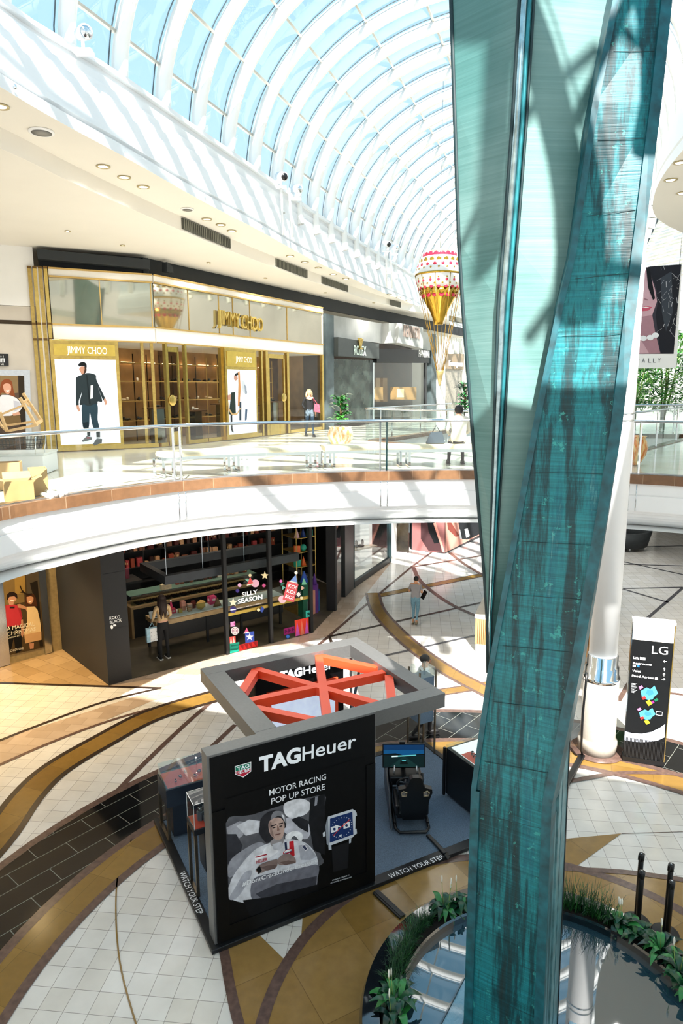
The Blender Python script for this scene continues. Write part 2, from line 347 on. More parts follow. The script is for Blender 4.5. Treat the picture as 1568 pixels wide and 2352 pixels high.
def resamp(P, n):
    P = [Vector((p[0], p[1])) for p in P]; d = [0]
    for i in range(1, len(P)): d.append(d[-1] + (P[i] - P[i - 1]).length)
    out = []
    for k in range(n):
        s_ = d[-1] * k / (n - 1); i = 1
        while i < len(d) - 1 and d[i] < s_: i += 1
        t = (s_ - d[i - 1]) / max(1e-6, d[i] - d[i - 1]); out.append(P[i - 1].lerp(P[i], t))
    return out
A_, B_ = resamp(FBs, 90), resamp(TPs, 90)
def ruled(mb, prof, mat):
    """prof = [(t between lower and upper line, z, outward shift)]"""
    vs = []; k = len(prof)
    for i in range(90):
        d = (A_[min(i + 1, 89)] - A_[max(0, i - 1)]).normalized(); nn = Vector((-d.y, d.x))
        for t, z, sh in prof:
            p = A_[i].lerp(B_[i], t) + nn * sh; vs.append((p.x, p.y, z))
    mb.add(vs, [(i * k + j, (i + 1) * k + j, (i + 1) * k + j + 1, i * k + j + 1) for i in range(89) for j in range(k - 1)], mat)
w = MB(); ruled(w, [(0, 11.0, 0), (0, 11.18, 0), (0, 11.2, .06), (.05, 11.24, .06), (.05, 11.26, -.0), (.2, 11.75, 0.02), (.2, 11.76, .06), (.35, 11.95, .05), (.35, 11.96, .09), (.5, 12.12, .08), (.5, 12.13, .12), (.7, 12.3, .10), (.7, 12.31, .15), (.85, 12.42, .14), (.85, 12.43, .05), (.9, 12.52, .05), (1, 12.6, .3), (1, 12.62, 1.2)], M('#e3e6e8', .5, na=.02, ns=1)); w.build('wall_cornice_left', kind='structure')
# right-hand cornice
RB = [(5.2, 4.0), (5.6, 9), (6.06, 13.0), (6.9, 16.0), (8.2, 18.4), (11, 21), (16, 24), (26, 27)]
RBs = [tuple(p[:2]) for p in cat_rom(RB, 5)]
r_ = MB(); r_.strip(RBs[::-1], [(0.0, 11.0), (0.0, 11.2), (0.05, 11.22), (.0, 11.26), (.05, 11.8), (.12, 11.82), (.12, 12.0), (.2, 12.02), (.3, 12.6), (1.2, 12.62)], WHITE)
r_.build('wall_cornice_right', kind='structure')
rs = MB(); rs.flat(RBs + [(26, 4)], 11.0, CEIL); rs.build('ceiling_soffit_right', kind='structure')

# gallery ceiling over and behind the camera ends at the foot of the vault
def SU(s_, u_): p = AX * s_ + NX * u_; return (p.x, p.y)
nc = MB(); nc.prism([(*SU(1.95, 16), 11.0), (*SU(1.95, -18), 11.0), (*SU(-9, -18), 11.0), (*SU(-9, 16), 11.0)][::-1], (0, 0, .35), CEIL); nc.build('ceiling_near', kind='structure')
# skylight: a barrel vault of white ribs and clear panes
UC, VA, VB, Z0 = 3.43, 5.15, 4.15, 12.55
def vault(s, ang, off=0.0):
    u = UC + (VA + off) * math.cos(ang); z = Z0 + (VB + off) * math.sin(ang); p = AX * s + NX * u; return Vector((p.x, p.y, z))
sky = sthing('window_1')
pa = [math.radians(a) for a in (-6, 12.5, 28.5, 45, 62, 79, 96, 113, 130, 147, 164, 183)]
S0, S1, DS = 2.06, 58, 1.42
gm = MB(); nA = 40
for i in range(nA):
    a0 = math.radians(-8 + 196 * i / nA); a1 = math.radians(-8 + 196 * (i + 1) / nA)
    gm.add([vault(S0, a0, .22), vault(S1, a0, .22), vault(S1, a1, .22), vault(S0, a1, .22)], [(0, 1, 2, 3)], GLR, True)
gm.build('skylight_glass', sky)
ribp = MB(); RIBM = M('#f4f3ef', 0.4, na=0.02, ns=3)
ns_ = int((S1 - S0) / DS)
for k in range(ns_ + 1):
    s_ = S0 + k * DS; rb = MB(); N = 36; vs = []
    for i in range(N + 1):
        a = math.radians(-10 + 200 * i / N)
        for (do, ds) in ((-.16, 0), (-.12, -.07), (-.02, -.095), (.08, -.06), (.12, -.02), (.2, -.015), (.2, .015), (.12, .02), (.08, .06), (-.02, .095), (-.12, .07)): vs.append(vault(s_ + ds, a, do))
    rb.add(vs, [(i * 11 + j, (i + 1) * 11 + j, (i + 1) * 11 + (j + 1) % 11, i * 11 + (j + 1) % 11) for i in range(N) for j in range(11)], RIBM, True)
    rb.build('rib', sky)
for a in pa[1:-1]:
    pm_ = MB(); p0, p1 = vault(S0, a, .2), vault(S1, a, .2); pm_.beam(p0, p1, .05, .10, M('#b9b6ac', 0.4, 0.3), upv=(vault(0, a, 1) - vault(0, a, 0)))
    pm_.build('purlin', sky)
fr_ = MB()
for k in range(ns_ + 1):
    s_ = S0 + k * DS
    for sg in (-.085, .085): fr_.tube([vault(s_ + sg, math.radians(-8 + 196 * i / 30), .21) for i in range(31)], .014, M('#5f6a70', .4, .5), n=4)
fr_.build('glazing_bar', sky)
# patterned lattice roof and white far building, seen on the far right
lat = sthing('window_2')
LM = M('#e9e4d4', 0.5, na=0.03)
lg = MB(); lb = MB()
def latp(i, j):
    x = 9 + i * .62; y = 27 + j * 1.5 + i * .22
    return Vector((x, y, 10.9 + 5.2 * math.sin(min(1, max(0, (i + 4) / 40)) * math.pi * .75) + j * .10))
for j in range(26):
    for i in range(-2, 36):
        if (i * 7 + j * 3) % 3 != 0: lb.beam(latp(i, j), latp(i, j + 1), .16, .1, LM)
        if (i + j) % 2 == 0: lb.beam(latp(i, j), latp(i + 1, j), .16, .1, LM)
for i in range(-2, 36): lg.add([latp(i, 0) + Vector((0, 0, .1)), latp(i + 1, 0) + Vector((0, 0, .1)), latp(i + 1, 26) + Vector((0, 0, .1)), latp(i, 26) + Vector((0, 0, .1))], [(0, 1, 2, 3)], GLR)
lb.build('lattice', lat); lg.build('lattice_glass', lat)
# far walls close the mall
fwm = MB(); fwm.box((2, 61.5, 5), (50, .3, 12), WHITE2); fwm.build('wall_far', kind='structure')
fwr = MB(); fwr.box((25.8, 33, 5.3), (.3, 56, 10.6), WHITE2); fwr.build('wall_right', kind='structure')
fwl = MB(); fwl.box((-21.8, 30, 5.3), (.3, 62, 10.6), WHITE2); fwl.build('wall_left', kind='structure')
# ================================================================== COPPER SCULPTURE, POOL, PILLAR, TOTEM, BALUSTRADES
def patina_mat():
    m = bpy.data.materials.new('verdigris_copper'); m.use_nodes = True; n = m.node_tree; b = n.nodes['Principled BSDF']
    b.inputs['Roughness'].default_value = 0.42; b.inputs['Metallic'].default_value = 0.0; b.inputs['Specular IOR Level'].default_value = 0.35
    t = n.nodes.new('ShaderNodeTexCoord')
    def nz(sc, det=5, ro=.6):
        mp = n.nodes.new('ShaderNodeMapping'); mp.inputs['Scale'].default_value = sc; z = n.nodes.new('ShaderNodeTexNoise'); z.inputs['Scale'].default_value = 1; z.inputs['Detail'].default_value = det; z.inputs['Roughness'].default_value = ro
        n.links.new(t.outputs['Object'], mp.inputs[0]); n.links.new(mp.outputs[0], z.inputs['Vector']); return z.outputs['Fac']
    def ramp(f, st):
        r = n.nodes.new('ShaderNodeValToRGB'); cr = r.color_ramp
        cr.elements[0].position = st[0][0]; cr.elements[0].color = (*H(st[0][1]), 1); cr.elements[1].position = st[-1][0]; cr.elements[1].color = (*H(st[-1][1]), 1)
        for p, c in st[1:-1]: e = cr.elements.new(p); e.color = (*H(c), 1)
        n.links.new(f, r.inputs[0]); return r.outputs[0]
    def mix(fac, a, b_, mode='MIX'):
        x = n.nodes.new('ShaderNodeMix'); x.data_type = 'RGBA'; x.blend_type = mode
        if isinstance(fac, float): x.inputs[0].default_value = fac
        else: n.links.new(fac, x.inputs[0])
        n.links.new(a, x.inputs[6]); n.links.new(b_, x.inputs[7]); return x.outputs[2]
    base = ramp(nz((6, 6, .5), 7, .7), [(.33, '#24393b'), (.43, '#124a52'), (.52, '#1f8790'), (.62, '#146b7b'), (.74, '#8ad2ca')])
    lines = ramp(nz((1.2, 1.2, 42), 3), [(.3, '#b4bfbd'), (.7, '#ffffff')])
    fine = ramp(nz((3, 3, 120), 3), [(.3, '#a8b6b4'), (.7, '#ffffff')])
    blot = nz((9, 9, 9), 6, .7)
    c = mix(.8, base, lines, 'MULTIPLY'); c = mix(.6, c, fine, 'MULTIPLY')
    g = n.nodes.new('ShaderNodeMath'); g.operation = 'GREATER_THAN'; g.inputs[1].default_value = .63; n.links.new(blot, g.inputs[0])
    lt = n.nodes.new('ShaderNodeRGB'); lt.outputs[0].default_value = (*H('#48b0a6'), 1)
    mm = n.nodes.new('ShaderNodeMath'); mm.operation = 'MULTIPLY'; mm.inputs[1].default_value = .45; n.links.new(g.outputs[0], mm.inputs[0])
    c = mix(mm.outputs[0], c, lt.outputs[0]); n.links.new(c, b.inputs['Base Color'])
    bp = n.nodes.new('ShaderNodeBump'); bp.inputs['Strength'].default_value = .25; bp.inputs['Distance'].default_value = .01
    n.links.new(nz((1.5, 1.5, 60), 3), bp.inputs['Height']); n.links.new(bp.outputs[0], b.inputs['Normal']); return m
PAT = patina_mat()
PATE = M('#0e4f59', 0.45, na=0.5, ns=9); SEAM = M('#0a2a2e', 0.6)
def hull_mat():
    m = bpy.data.materials.new('brushed_green_metal'); m.use_nodes = True; n = m.node_tree; b = n.nodes['Principled BSDF']; b.inputs['Roughness'].default_value = .45
    t = n.nodes.new('ShaderNodeTexCoord'); mp = n.nodes.new('ShaderNodeMapping'); mp.inputs['Rotation'].default_value = (0, math.radians(14), 0); mp.inputs['Scale'].default_value = (.6, .6, 38)
    z = n.nodes.new('ShaderNodeTexNoise'); z.inputs['Scale'].default_value = 1; z.inputs['Detail'].default_value = 4; z.inputs['Roughness'].default_value = .6
    z2 = n.nodes.new('ShaderNodeTexNoise'); z2.inputs['Scale'].default_value = .9; z2.inputs['Detail'].default_value = 4
    n.links.new(t.outputs['Object'], mp.inputs[0]); n.links.new(mp.outputs[0], z.inputs['Vector']); n.links.new(t.outputs['Object'], z2.inputs['Vector'])
    r = n.nodes.new('ShaderNodeValToRGB'); r.color_ramp.elements[0].position = .3; r.color_ramp.elements[0].color = (*H('#6f9290'), 1); r.color_ramp.elements[1].position = .7; r.color_ramp.elements[1].color = (*H('#85a5a4'), 1)
    r2 = n.nodes.new('ShaderNodeValToRGB'); r2.color_ramp.elements[0].position = .35; r2.color_ramp.elements[0].color = (*H('#5fa5a0'), 1); r2.color_ramp.elements[1].position = .65; r2.color_ramp.elements[1].color = (*H('#e2e6e2'), 1)
    x = n.nodes.new('ShaderNodeMix'); x.data_type = 'RGBA'; x.blend_type = 'MULTIPLY'; x.inputs[0].default_value = .75
    n.links.new(z.outputs['Fac'], r.inputs[0]); n.links.new(z2.outputs['Fac'], r2.inputs[0]); n.links.new(r.outputs[0], x.inputs[6]); n.links.new(r2.outputs[0], x.inputs[7]); n.links.new(x.outputs[2], b.inputs['Base Color'])
    bp = n.nodes.new('ShaderNodeBump'); bp.inputs['Strength'].default_value = .2; bp.inputs['Distance'].default_value = .01; n.links.new(z.outputs['Fac'], bp.inputs['Height']); n.links.new(bp.outputs[0], b.inputs['Normal']); return m
HUL = hull_mat()
scu = thing('copper_sculpture', 'towering folded sculpture of verdigris copper sheet rising out of the round pool', 'sculpture', (2.0, 5.9, 0.3))
# stations: photo line, left-edge and right-edge points of the front band
st = [((1064, 2410), 5.86, (1246, 2432), 5.45), ((1083, 1812), 5.86, (1268, 1850), 5.45), ((1121, 1538), 5.80, (1329, 1560), 5.42), ((1186, 1180), 5.72, (1394, 1190), 5.42), ((1222, 985), 5.70, (1427, 988), 5.46), ((1279, 700), 5.74, (1462, 690), 5.62), ((1307, 586), 5.78, (1477, 560), 5.68), ((1359, 235), 5.88, (1517, 235), 5.84), ((1405, 0), 5.98, (1541, 0), 5.98)]
LFT = [AY(*a, y) for a, y, b, z in st]; RGT = [AY(*b, z) for a, y, b, z in st]
LFT.append(LFT[-1] + (LFT[-1] - LFT[-2]) * 2.6); RGT.append(RGT[-1] + (RGT[-1] - RGT[-2]) * 2.6)
LFT[0].z = RGT[0].z = 0.30
DN = []
for l, r in zip(LFT, RGT):
    d = (r - l).normalized(); nn = d.cross(Vector((0, 0, 1))).normalized(); nn = nn if nn.y > 0 else -nn; DN.append(nn)
low = MB(); upb = MB()
def loft(mb, idx, depth, mat, inset=0.0):
    k0 = None; vs = []
    for i in idx:
        l, r, nn = LFT[i], RGT[i], DN[i]; d = (r - l).normalized() * inset
        vs += [l + d, r - d, r - d + nn * depth, l + d + nn * depth]
    fs = []
    for j in range(len(idx) - 1):
        a, b = j * 4, j * 4 + 4
        fs += [(a, a + 1, b + 1, b), (a + 1, a + 2, b + 2, b + 1), (a + 2, a + 3, b + 3, b + 2), (a + 3, a, b, b + 3)]
    fs += [(3, 2, 1, 0), tuple(len(vs) - 4 + q for q in range(4))]; mb.add(vs, fs, mat)
loft(low, [0, 1], .50, PAT, .03); low.build('lower_shaft', scu)
loft(upb, list(range(1, 10)), .16, PAT, .03)
for nm, E_ in (('left_edge_trim', LFT), ('right_edge_trim', RGT)):
    for seg, dep in ((range(0, 2), .12), (range(1, 10), .22)):
        t = MB(); vs = []; sgn = 1 if E_ is LFT else -1
        for i in seg:
            d = (RGT[i] - LFT[i]).normalized() * sgn; p = E_[i]; nn = DN[i]; wd = .085 if (seg.start == 0) else (.05 if sgn > 0 else .085)
            vs += [p - nn * .022, p + d * wd - nn * .022, p + d * wd + nn * dep, p + nn * dep]
        n_ = len(list(seg)); fs = []
        for j in range(n_ - 1):
            a, b = 4 * j, 4 * j + 4; fs += [(a, a + 1, b + 1, b), (a + 1, a + 2, b + 2, b + 1), (a + 2, a + 3, b + 3, b + 2), (a + 3, a, b, b + 3)]
        t.add(vs, fs, PATE); t.build('edge_trim', scu)
sm_ = upb                                                # horizontal sheet seams on the band
for i in range(0, 9):
    nseg = max(1, int((LFT[i + 1] - LFT[i]).length / .42))
    for q in range(nseg):
        t = (q + .5) / nseg; l = LFT[i].lerp(LFT[i + 1], t); r = RGT[i].lerp(RGT[i + 1], t); nn = DN[i]; d = (r - l).normalized()
        sm_.beam(l + d * .09 - nn * .001, r - d * .09 - nn * .001, .003, .003, SEAM)
upb.build('leaning_band', scu)
# side of the lower shaft: bands of steel with dark grooves
sd = MB(); d0 = DN[0]
def sidept(z, dd, off=0.0):
    t = (z - RGT[0].z) / (RGT[1].z - RGT[0].z); p = RGT[0].lerp(RGT[1], t); x = (RGT[0] - LFT[0]).normalized(); return p + d0 * dd + x * off
ztop = 4.15
for a, b, off, m_ in ((.03, .17, .0, M('#4f7f86', .35, .3, na=.4, ns=8)), (.17, .20, -.02, BLACK), (.20, .30, .012, M('#5e8d94', .35, .3, na=.4, ns=8)), (.30, .33, -.02, BLACK), (.33, .50, .012, M('#5a8890', .35, .3, na=.4, ns=8)), (.50, .52, .02, BLACK)):
    zt_ = 3.12 if a < .1 else ztop
    sd.prism([sidept(.3, a, off), sidept(.3, b, off), sidept(zt_, b, off), sidept(zt_, a, off)], (RGT[0] - LFT[0]).normalized() * -.16, m_)
sd.build('grooved_side', scu)
# pointed hull behind the band: two faces that meet at a steel groove
hs = [((1036, 0), 6.55, (1201, 0), 6.0), ((1044, 247), 6.45, (1184, 290), 5.98), ((1054, 555), 6.35, (1165, 545), 5.96), ((1063, 700), 6.30, (1152, 705), 5.94), ((1086, 1000), 6.2, (1139, 1003), 5.93), ((1101, 1180), 6.13, (1131, 1203), 5.93), ((1113, 1320), 6.07, (1127, 1318), 5.93), ((1120, 1432), 6.0, (1122, 1432), 5.93), ((1121, 1545), 5.97, (1123, 1545), 5.93)]
HL = [AY(*a, y) for a, y, b, z in hs]; HCr = [AY(*b, z) for a, y, b, z in hs]
HL.insert(0, HL[0] + (HL[0] - HL[1]) * 2.5); HCr.insert(0, HCr[0] + (HCr[0] - HCr[1]) * 2.5)
def at_z(E_, z):
    for i in range(len(E_) - 1):
        a, b = E_[i], E_[i + 1]
        if (a.z - z) * (b.z - z) <= 0: return a.lerp(b, (z - a.z) / (b.z - a.z))
    return E_[-1] if abs(E_[-1].z - z) < abs(E_[0].z - z) else E_[0]
hr = []
for c in HCr: p = at_z(LFT, c.z).copy(); nn = DN[3]; hr.append(p + nn * .20 + Vector((.06, 0, 0)))
hu = MB()
lf = HL + HCr; n_ = len(HL)
hu.add(lf, [(i, n_ + i, n_ + i + 1, i + 1) for i in range(n_ - 1)], HUL); hu.add(HCr + hr, [(i, n_ + i, n_ + i + 1, i + 1) for i in range(n_ - 1)], HUL)
bk = [h + Vector((.25, .55, 0)) * (1 if k < 8 else .2) for k, h in enumerate(HCr)]
hu.add(HL + bk, [(i + 1, n_ + i + 1, n_ + i, i) for i in range(n_ - 1)], HUL); hu.add(hr + bk, [(i, n_ + i, n_ + i + 1, i + 1) for i in range(n_ - 1)], HUL)
hu.build('hull', scu)
gr = MB()
for k, (dx, r_, m_) in enumerate(((-.035, .014, SEAM), (0.0, .03, M('#9fb4b8', .2, .9, na=.3, ns=12)), (.045, .02, M('#2f7d86', .3, .5, na=.4)), (.08, .012, SEAM))):
    gr.tube([HCr[i] + Vector((dx * min(1, (HCr[i] - HL[i]).length / .5 + .15), -.02, 0)) for i in range(n_)], [r_ * min(1, (HCr[i] - HL[i]).length / .55 + .2) for i in range(n_)], m_, n=6)
gr.build('steel_groove', scu, label='polished steel strips in the fold of the hull')
eg = MB(); eg.tube(HL, .02, SEAM, n=6); eg.build('hull_edge', scu)
# roof bracing over the open end of the vault; its shade falls on the sculpture
def back(px, Y, s_):
    p = AY(*px, Y); t = (p.dot(AX) - s_) / 0.90; return p + (AX * -0.90 + NX * -0.40 + Vector((0, 0, 1.0))) * t
tr = MB(); STL = M('#e8e8e4', .4)
for a, ya, b, yb, r_ in (((1150, 0), 6.2, (1110, 640), 6.2, .10), ((1400, 20), 5.9, (1205, 255), 5.95, .05), ((1205, 255), 5.95, (1060, 560), 6.3, .04), ((1418, 20), 5.9, (1528, 150), 5.9, .05), ((1290, 605), 5.8, (1485, 642), 5.65, .07), ((1215, 770), 5.9, (1300, 640), 5.8, .05)):
    tr.tube([back(a, ya, .6), back(b, yb, .6)], r_, STL, n=10)
trh = sthing('trim_3'); tr.build('roof_bracing', trh)

# --------------------------- round pool
pc = (2.157, 6.01)
pool = thing('fountain_pool', 'round black granite fountain pool with a planted rim round the copper sculpture', 'fountain', (pc[0], pc[1], 0))
GBL = M('#10151a', 0.06, na=.25, ns=10, spec=1.0, coat=1.0)
pm = MB(); pm.lathe((pc[0], pc[1], 0), [(2.0, .012), (2.0, .38), (1.97, .45), (1.79, .47), (1.77, .30), (1.61, .30), (1.61, .44), (1.59, .46), (1.57, .44), (1.57, .02)], GBL, n=128, smooth=False); pm.build('rim', pool)
so = MB(); so.flat(circ(pc, 1.77, 72), .40, M('#1a140e', .95, na=.4, ns=40, bump=.6), [circ(pc, 1.61, 72)[::-1]]); so.build('soil', pool)
def water_mat():
    m = bpy.data.materials.new('still_water'); m.use_nodes = True; b = m.node_tree.nodes['Principled BSDF']; n = m.node_tree
    b.inputs['Base Color'].default_value = (.02, .05, .07, 1); b.inputs['Roughness'].default_value = .02; b.inputs['Specular IOR Level'].default_value = 1.0; b.inputs['Coat Weight'].default_value = 1.0; b.inputs['Coat Roughness'].default_value = .01; b.inputs['Coat IOR'].default_value = 1.9
    z = n.nodes.new('ShaderNodeTexNoise'); z.inputs['Scale'].default_value = 2.5; bp = n.nodes.new('ShaderNodeBump'); bp.inputs['Strength'].default_value = .03; bp.inputs['Distance'].default_value = .02
    n.links.new(z.outputs['Fac'], bp.inputs['Height']); n.links.new(bp.outputs[0], b.inputs['Normal']); return m
WAT = water_mat()
wt = MB(); wt.flat(circ(pc, 1.58, 72), .36, WAT); wt.build('water', pool)
ch = MB(); xx = (RGT[0] - LFT[0]).normalized(); b0 = sidept(.3, -.1, .06)
def rip_mat():
    m = bpy.data.materials.new('rippling_water'); m.use_nodes = True; b = m.node_tree.nodes['Principled BSDF']; n = m.node_tree
    b.inputs['Base Color'].default_value = (.12, .3, .42, 1); b.inputs['Roughness'].default_value = .05; b.inputs['Coat Weight'].default_value = 1
    z = n.nodes.new('ShaderNodeTexNoise'); z.inputs['Scale'].default_value = 26; z.inputs['Detail'].default_value = 5; bp = n.nodes.new('ShaderNodeBump'); bp.inputs['Strength'].default_value = .9; bp.inputs['Distance'].default_value = .03
    n.links.new(z.outputs['Fac'], bp.inputs['Height']); n.links.new(bp.outputs[0], b.inputs['Normal']); return m
RIP = rip_mat()
for sgn, ctr in ((1, sidept(.3, .10, .17)), (-1, LFT[0] + d0 * .1 - xx * .17)):
    c_ = ctr + d0 * .0; ch.box((c_.x, c_.y, .355), (.18, 1.35, .05), RIP, rz=math.atan2(xx.y, xx.x))
    for q in (-.1, .1): ch.box((c_.x + xx.x * q, c_.y + xx.y * q, .365), (.015, 1.35, .07), GBL, rz=math.atan2(xx.y, xx.x))
ch.build('water_channel', pool, label='rippling water channel beside the shaft')
# peace lilies and grass in the rim
def leaf(mb, base, ang, L, w, rise, droop, mat, fold=.25, n=6):
    vs = []; fs = []; dx, dy = math.cos(ang), math.sin(ang)
    for i in range(n + 1):
        t = i / n; r = L * t; z = rise * math.sin(min(1.5, t * 2.2)) - droop * t * t; ww = w * math.sin(math.pi * min(.98, .06 + t * .94)) ** .8
        p = Vector(base) + Vector((dx * r, dy * r, z)); s_ = Vector((-dy, dx, 0)) * ww
        vs += [p - s_ + Vector((0, 0, ww * fold)), p, p + s_ + Vector((0, 0, ww * fold))]
    for i in range(n): a = 3 * i; fs += [(a, a + 1, a + 4, a + 3), (a + 1, a + 2, a + 5, a + 4)]
    mb.add(vs, fs, mat, True)
LG1 = M('#174a2e', .3, na=.35, ns=5); LG2 = M('#2f7a3c', .35, na=.3, ns=5); LGD = M('#12352a', .3, na=.3, ns=5); GRS = M('#2c6a2a', .4, na=.45, ns=6); GRD = M('#1c4527', .4, na=.4, ns=6); PETAL = M('#f4f2e4', .5, na=.03)
def lily(seed, nl=18, nf=3, L=.20):
    random.seed(seed); t = thing('peace_lily', 'x', 'plant', (0, 0, 0)); a = MB()
    for i in range(nl): leaf(a, (random.uniform(-.05, .05), random.uniform(-.05, .05), .02), random.uniform(0, 6.28), L * random.uniform(.7, 1.2), .036 * random.uniform(.8, 1.3), random.uniform(.08, .2), random.uniform(.03, .16), random.choice((LG1, LG1, LGD, LG2)))
    a.build('foliage', t)
    for i in range(nf):
        b = MB(); x, y = random.uniform(-.08, .08), random.uniform(-.08, .08); h = random.uniform(.28, .40)
        b.tube([(x * .4, y * .4, 0), (x, y, h)], .0035, M('#7f9a4c', .5), n=5); b.ball((x, y, h + .045), (.009, .022, .055), PETAL, n=8); b.tube([(x, y - .012, h), (x, y - .014, h + .05)], .005, M('#e9e2a8', .6), n=5); b.build('flower', t)
    return t
def clamp_soil(g):
    d = Vector((g.x - pc[0], g.y - pc[1], 0)); r = min(1.75, max(1.63, d.length)); d = d.normalized() * r; return Vector((pc[0] + d.x, pc[1] + d.y, g.z))
def place_lily(i, px, lab, nf=2, L=.2, z=.40, nl=18):
    g = clamp_soil(G(*px, z)); t = lily(40 + i, nl, nf, L); t.location = (g.x, g.y, z); t['label'] = lab; t['group'] = 'peace lilies in the pool planter'
place_lily(1, (1010, 2085), 'flowering peace lily at the back of the planter just left of the copper shaft', 4, .24, nl=26)
place_lily(2, (1045, 2075), 'peace lily leaves pressed against the left side of the copper shaft', 1, .22)
place_lily(3, (930, 2310), 'dark broad-leaved peace lily at the near left of the pool planter', 2, .26, nl=26)
place_lily(4, (905, 2345), 'lowest peace lily at the bottom edge of the picture', 1, .24)
place_lily(5, (1432, 2112), 'peace lily with white blooms right behind the strappy grass', 3, .22, nl=22)
place_lily(6, (1480, 2140), 'peace lily in front of the first black queue post pair', 0, .22, nl=20)
place_lily(7, (1522, 2190), 'peace lily below the right-hand pair of queue posts', 1, .22, nl=22)
place_lily(8, (1556, 2240), 'peace lily with a single bloom at the right edge of the picture', 2, .24, nl=20)
place_lily(9, (1566, 2290), 'dark peace lily hanging over the water at the right edge', 0, .24, nl=20)
def tuft(seed, n=34, L=.2, mats=(GRS, GRD, GRD)):
    random.seed(seed); b = MB()
    for i in range(n):
        a = random.uniform(0, 6.28); l = L * random.uniform(.6, 1.3); x, y = random.uniform(-.05, .05), random.uniform(-.05, .05); k = random.uniform(.35, 1.0); w_ = random.uniform(.003, .0055)
        vs = []; m_ = random.choice(mats)
        for q in range(5):
            t = q / 4; r = l * t * k * .8; z = l * (1.5 * t - k * 1.0 * t * t); ww = w_ * (1.1 - t)
            p = Vector((x + math.cos(a) * r, y + math.sin(a) * r, z)); s_ = Vector((-math.sin(a), math.cos(a), 0)) * ww; vs += [p - s_, p + s_]
        b.add(vs, [(2 * q, 2 * q + 1, 2 * q + 3, 2 * q + 2) for q in range(4)], m_)
    return b
tA = tuft(3, 46, .25).build('grass_tuft'); tag(tA, 'small tuft of dark green grass on the left side of the pool planter', 'plant', 'grass tufts in the pool planter'); random.seed(5)
first = True
for px in [(968, 2112), (955, 2128), (948, 2120), (940, 2140), (930, 2155), (942, 2160), (922, 2172), (936, 2182), (915, 2190), (928, 2200), (908, 2208), (924, 2218), (905, 2226), (920, 2238), (900, 2246), (915, 2258), (898, 2264), (912, 2276), (978, 2118), (962, 2138), (950, 2158), (944, 2176), (938, 2196), (932, 2212), (930, 2230), (926, 2250), (922, 2270), (905, 2290), (925, 2286)]:
    g = clamp_soil(G(*px, .40)); o = tA if first else dup(tA); first = False; o.location = (g.x, g.y, .40); o.rotation_euler = (0, 0, random.uniform(0, 6)); o.scale = (.85, .85, .85)
tB = tuft(9, 44, .34).build('grass_tuft'); tag(tB, 'tall arching tuft of strappy grass right of the copper shaft', 'plant', 'tall grass tufts right of the shaft'); first = True
for px in [(1298, 2062), (1315, 2068), (1330, 2070), (1345, 2074), (1358, 2078), (1372, 2084), (1386, 2090), (1398, 2098), (1408, 2104)]:
    g = clamp_soil(G(*px, .40)); o = tB if first else dup(tB); first = False; o.location = (g.x, g.y, .40); o.rotation_euler = (0, 0, random.uniform(0, 6))

# --------------------------- white pillar
pil = thing('white_pillar', 'tall round white pillar on a stone drum with a chrome collar', 'pillar', (4.89, 12.1, 0)); px_, py_ = 4.89, 12.12
STN = M('#a39d93', .5, na=.06, ns=20)
b = MB(); b.lathe((px_, py_, 0), [(.50, .012), (.50, .03)], BROWN, 48); b.build('floor_plate', pil)
b = MB(); b.lathe((px_, py_, 0), [(.345, .03), (.36, .2), (.355, .27), (.33, .28), (.32, .32), (.32, 1.50)], STN, 48); b.build('stone_drum', pil)
b = MB(); b.lathe((px_, py_, 0), [(.33, 1.48), (.33, 1.54), (.30, 1.55), (.30, 1.74), (.275, 1.75), (.275, 1.96), (.25, 1.97)], CHROME, 48); b.build('chrome_collar', pil)
b = MB(); b.lathe((px_, py_, 0), [(.25, 1.95), (.25, 6.28), (.255, 6.29), (.25, 11.2)], WHITE, 48); b.build('shaft', pil)
for zz in (6.30, 6.42): b = MB(); b.lathe((px_ , py_, 0), [(.25, zz), (.262, zz + .005), (.262, zz + .03), (.25, zz + .035)], CHROME, 48); b.build('chrome_ring', pil)
pipe = thing('cable_conduit', 'black cable conduit running down the stone drum and across the floor to the sculpture', 'cable', (px_, py_ - .35, 0))
g0 = G(1337, 1733, .05); g1 = G(1300, 1803, .05); b = MB(); b.tube([AY(1347, 1545, 11.80), AY(1345, 1570, 11.77), AY(1338, 1640, 11.74), G(1334, 1722, .25) * 1.0, g0], .022, BLACK, n=8); b.build('cable', pipe)
b = MB(); b.beam((g0.x, g0.y, .035), (g1.x - .5, g1.y - .75, .035), .11, .05, BLACK); b.build('floor_cover', pipe, bev=.015)

# --------------------------- wayfinding totem
tl0 = Vector((5.24, 11.74, 0)); tr0 = Vector((5.90, 11.52, 0)); dx_ = (tr0 - tl0).normalized(); dn_ = Vector((dx_.y, -dx_.x, 0)); rzt = math.atan2(dx_.y, dx_.x); tc_ = (tl0 + tr0) / 2 - dn_ * .08
tot = thing('wayfinding_totem', 'tall black directory totem with a glowing white top beside the white pillar', 'sign', (tc_.x, tc_.y, 0), rzt)
wd = (tr0 - tl0).length
def tp(px, z=None): return VP(px[0], px[1], tl0 + dn_ * .0, dn_)
ztt = tp((1450, 1425)).z
b = MB(); b.box((tc_.x, tc_.y, ztt / 2 + .05), (wd - .01, .14, ztt - .12), BLACK, rz=rzt); tbody = b.build('body', tot)
b = MB()
for k in range(30): q = tl0 + dx_ * (wd * (k + .5) / 30) - dn_ * .0; b.box((q.x, q.y, .28), (wd / 60, .02, .42), BLACKM, rz=rzt)
b.box((tc_.x, tc_.y, .06), (wd + .02, .19, .09), BLACK, rz=rzt); b.build('ribbed_plinth', tot)
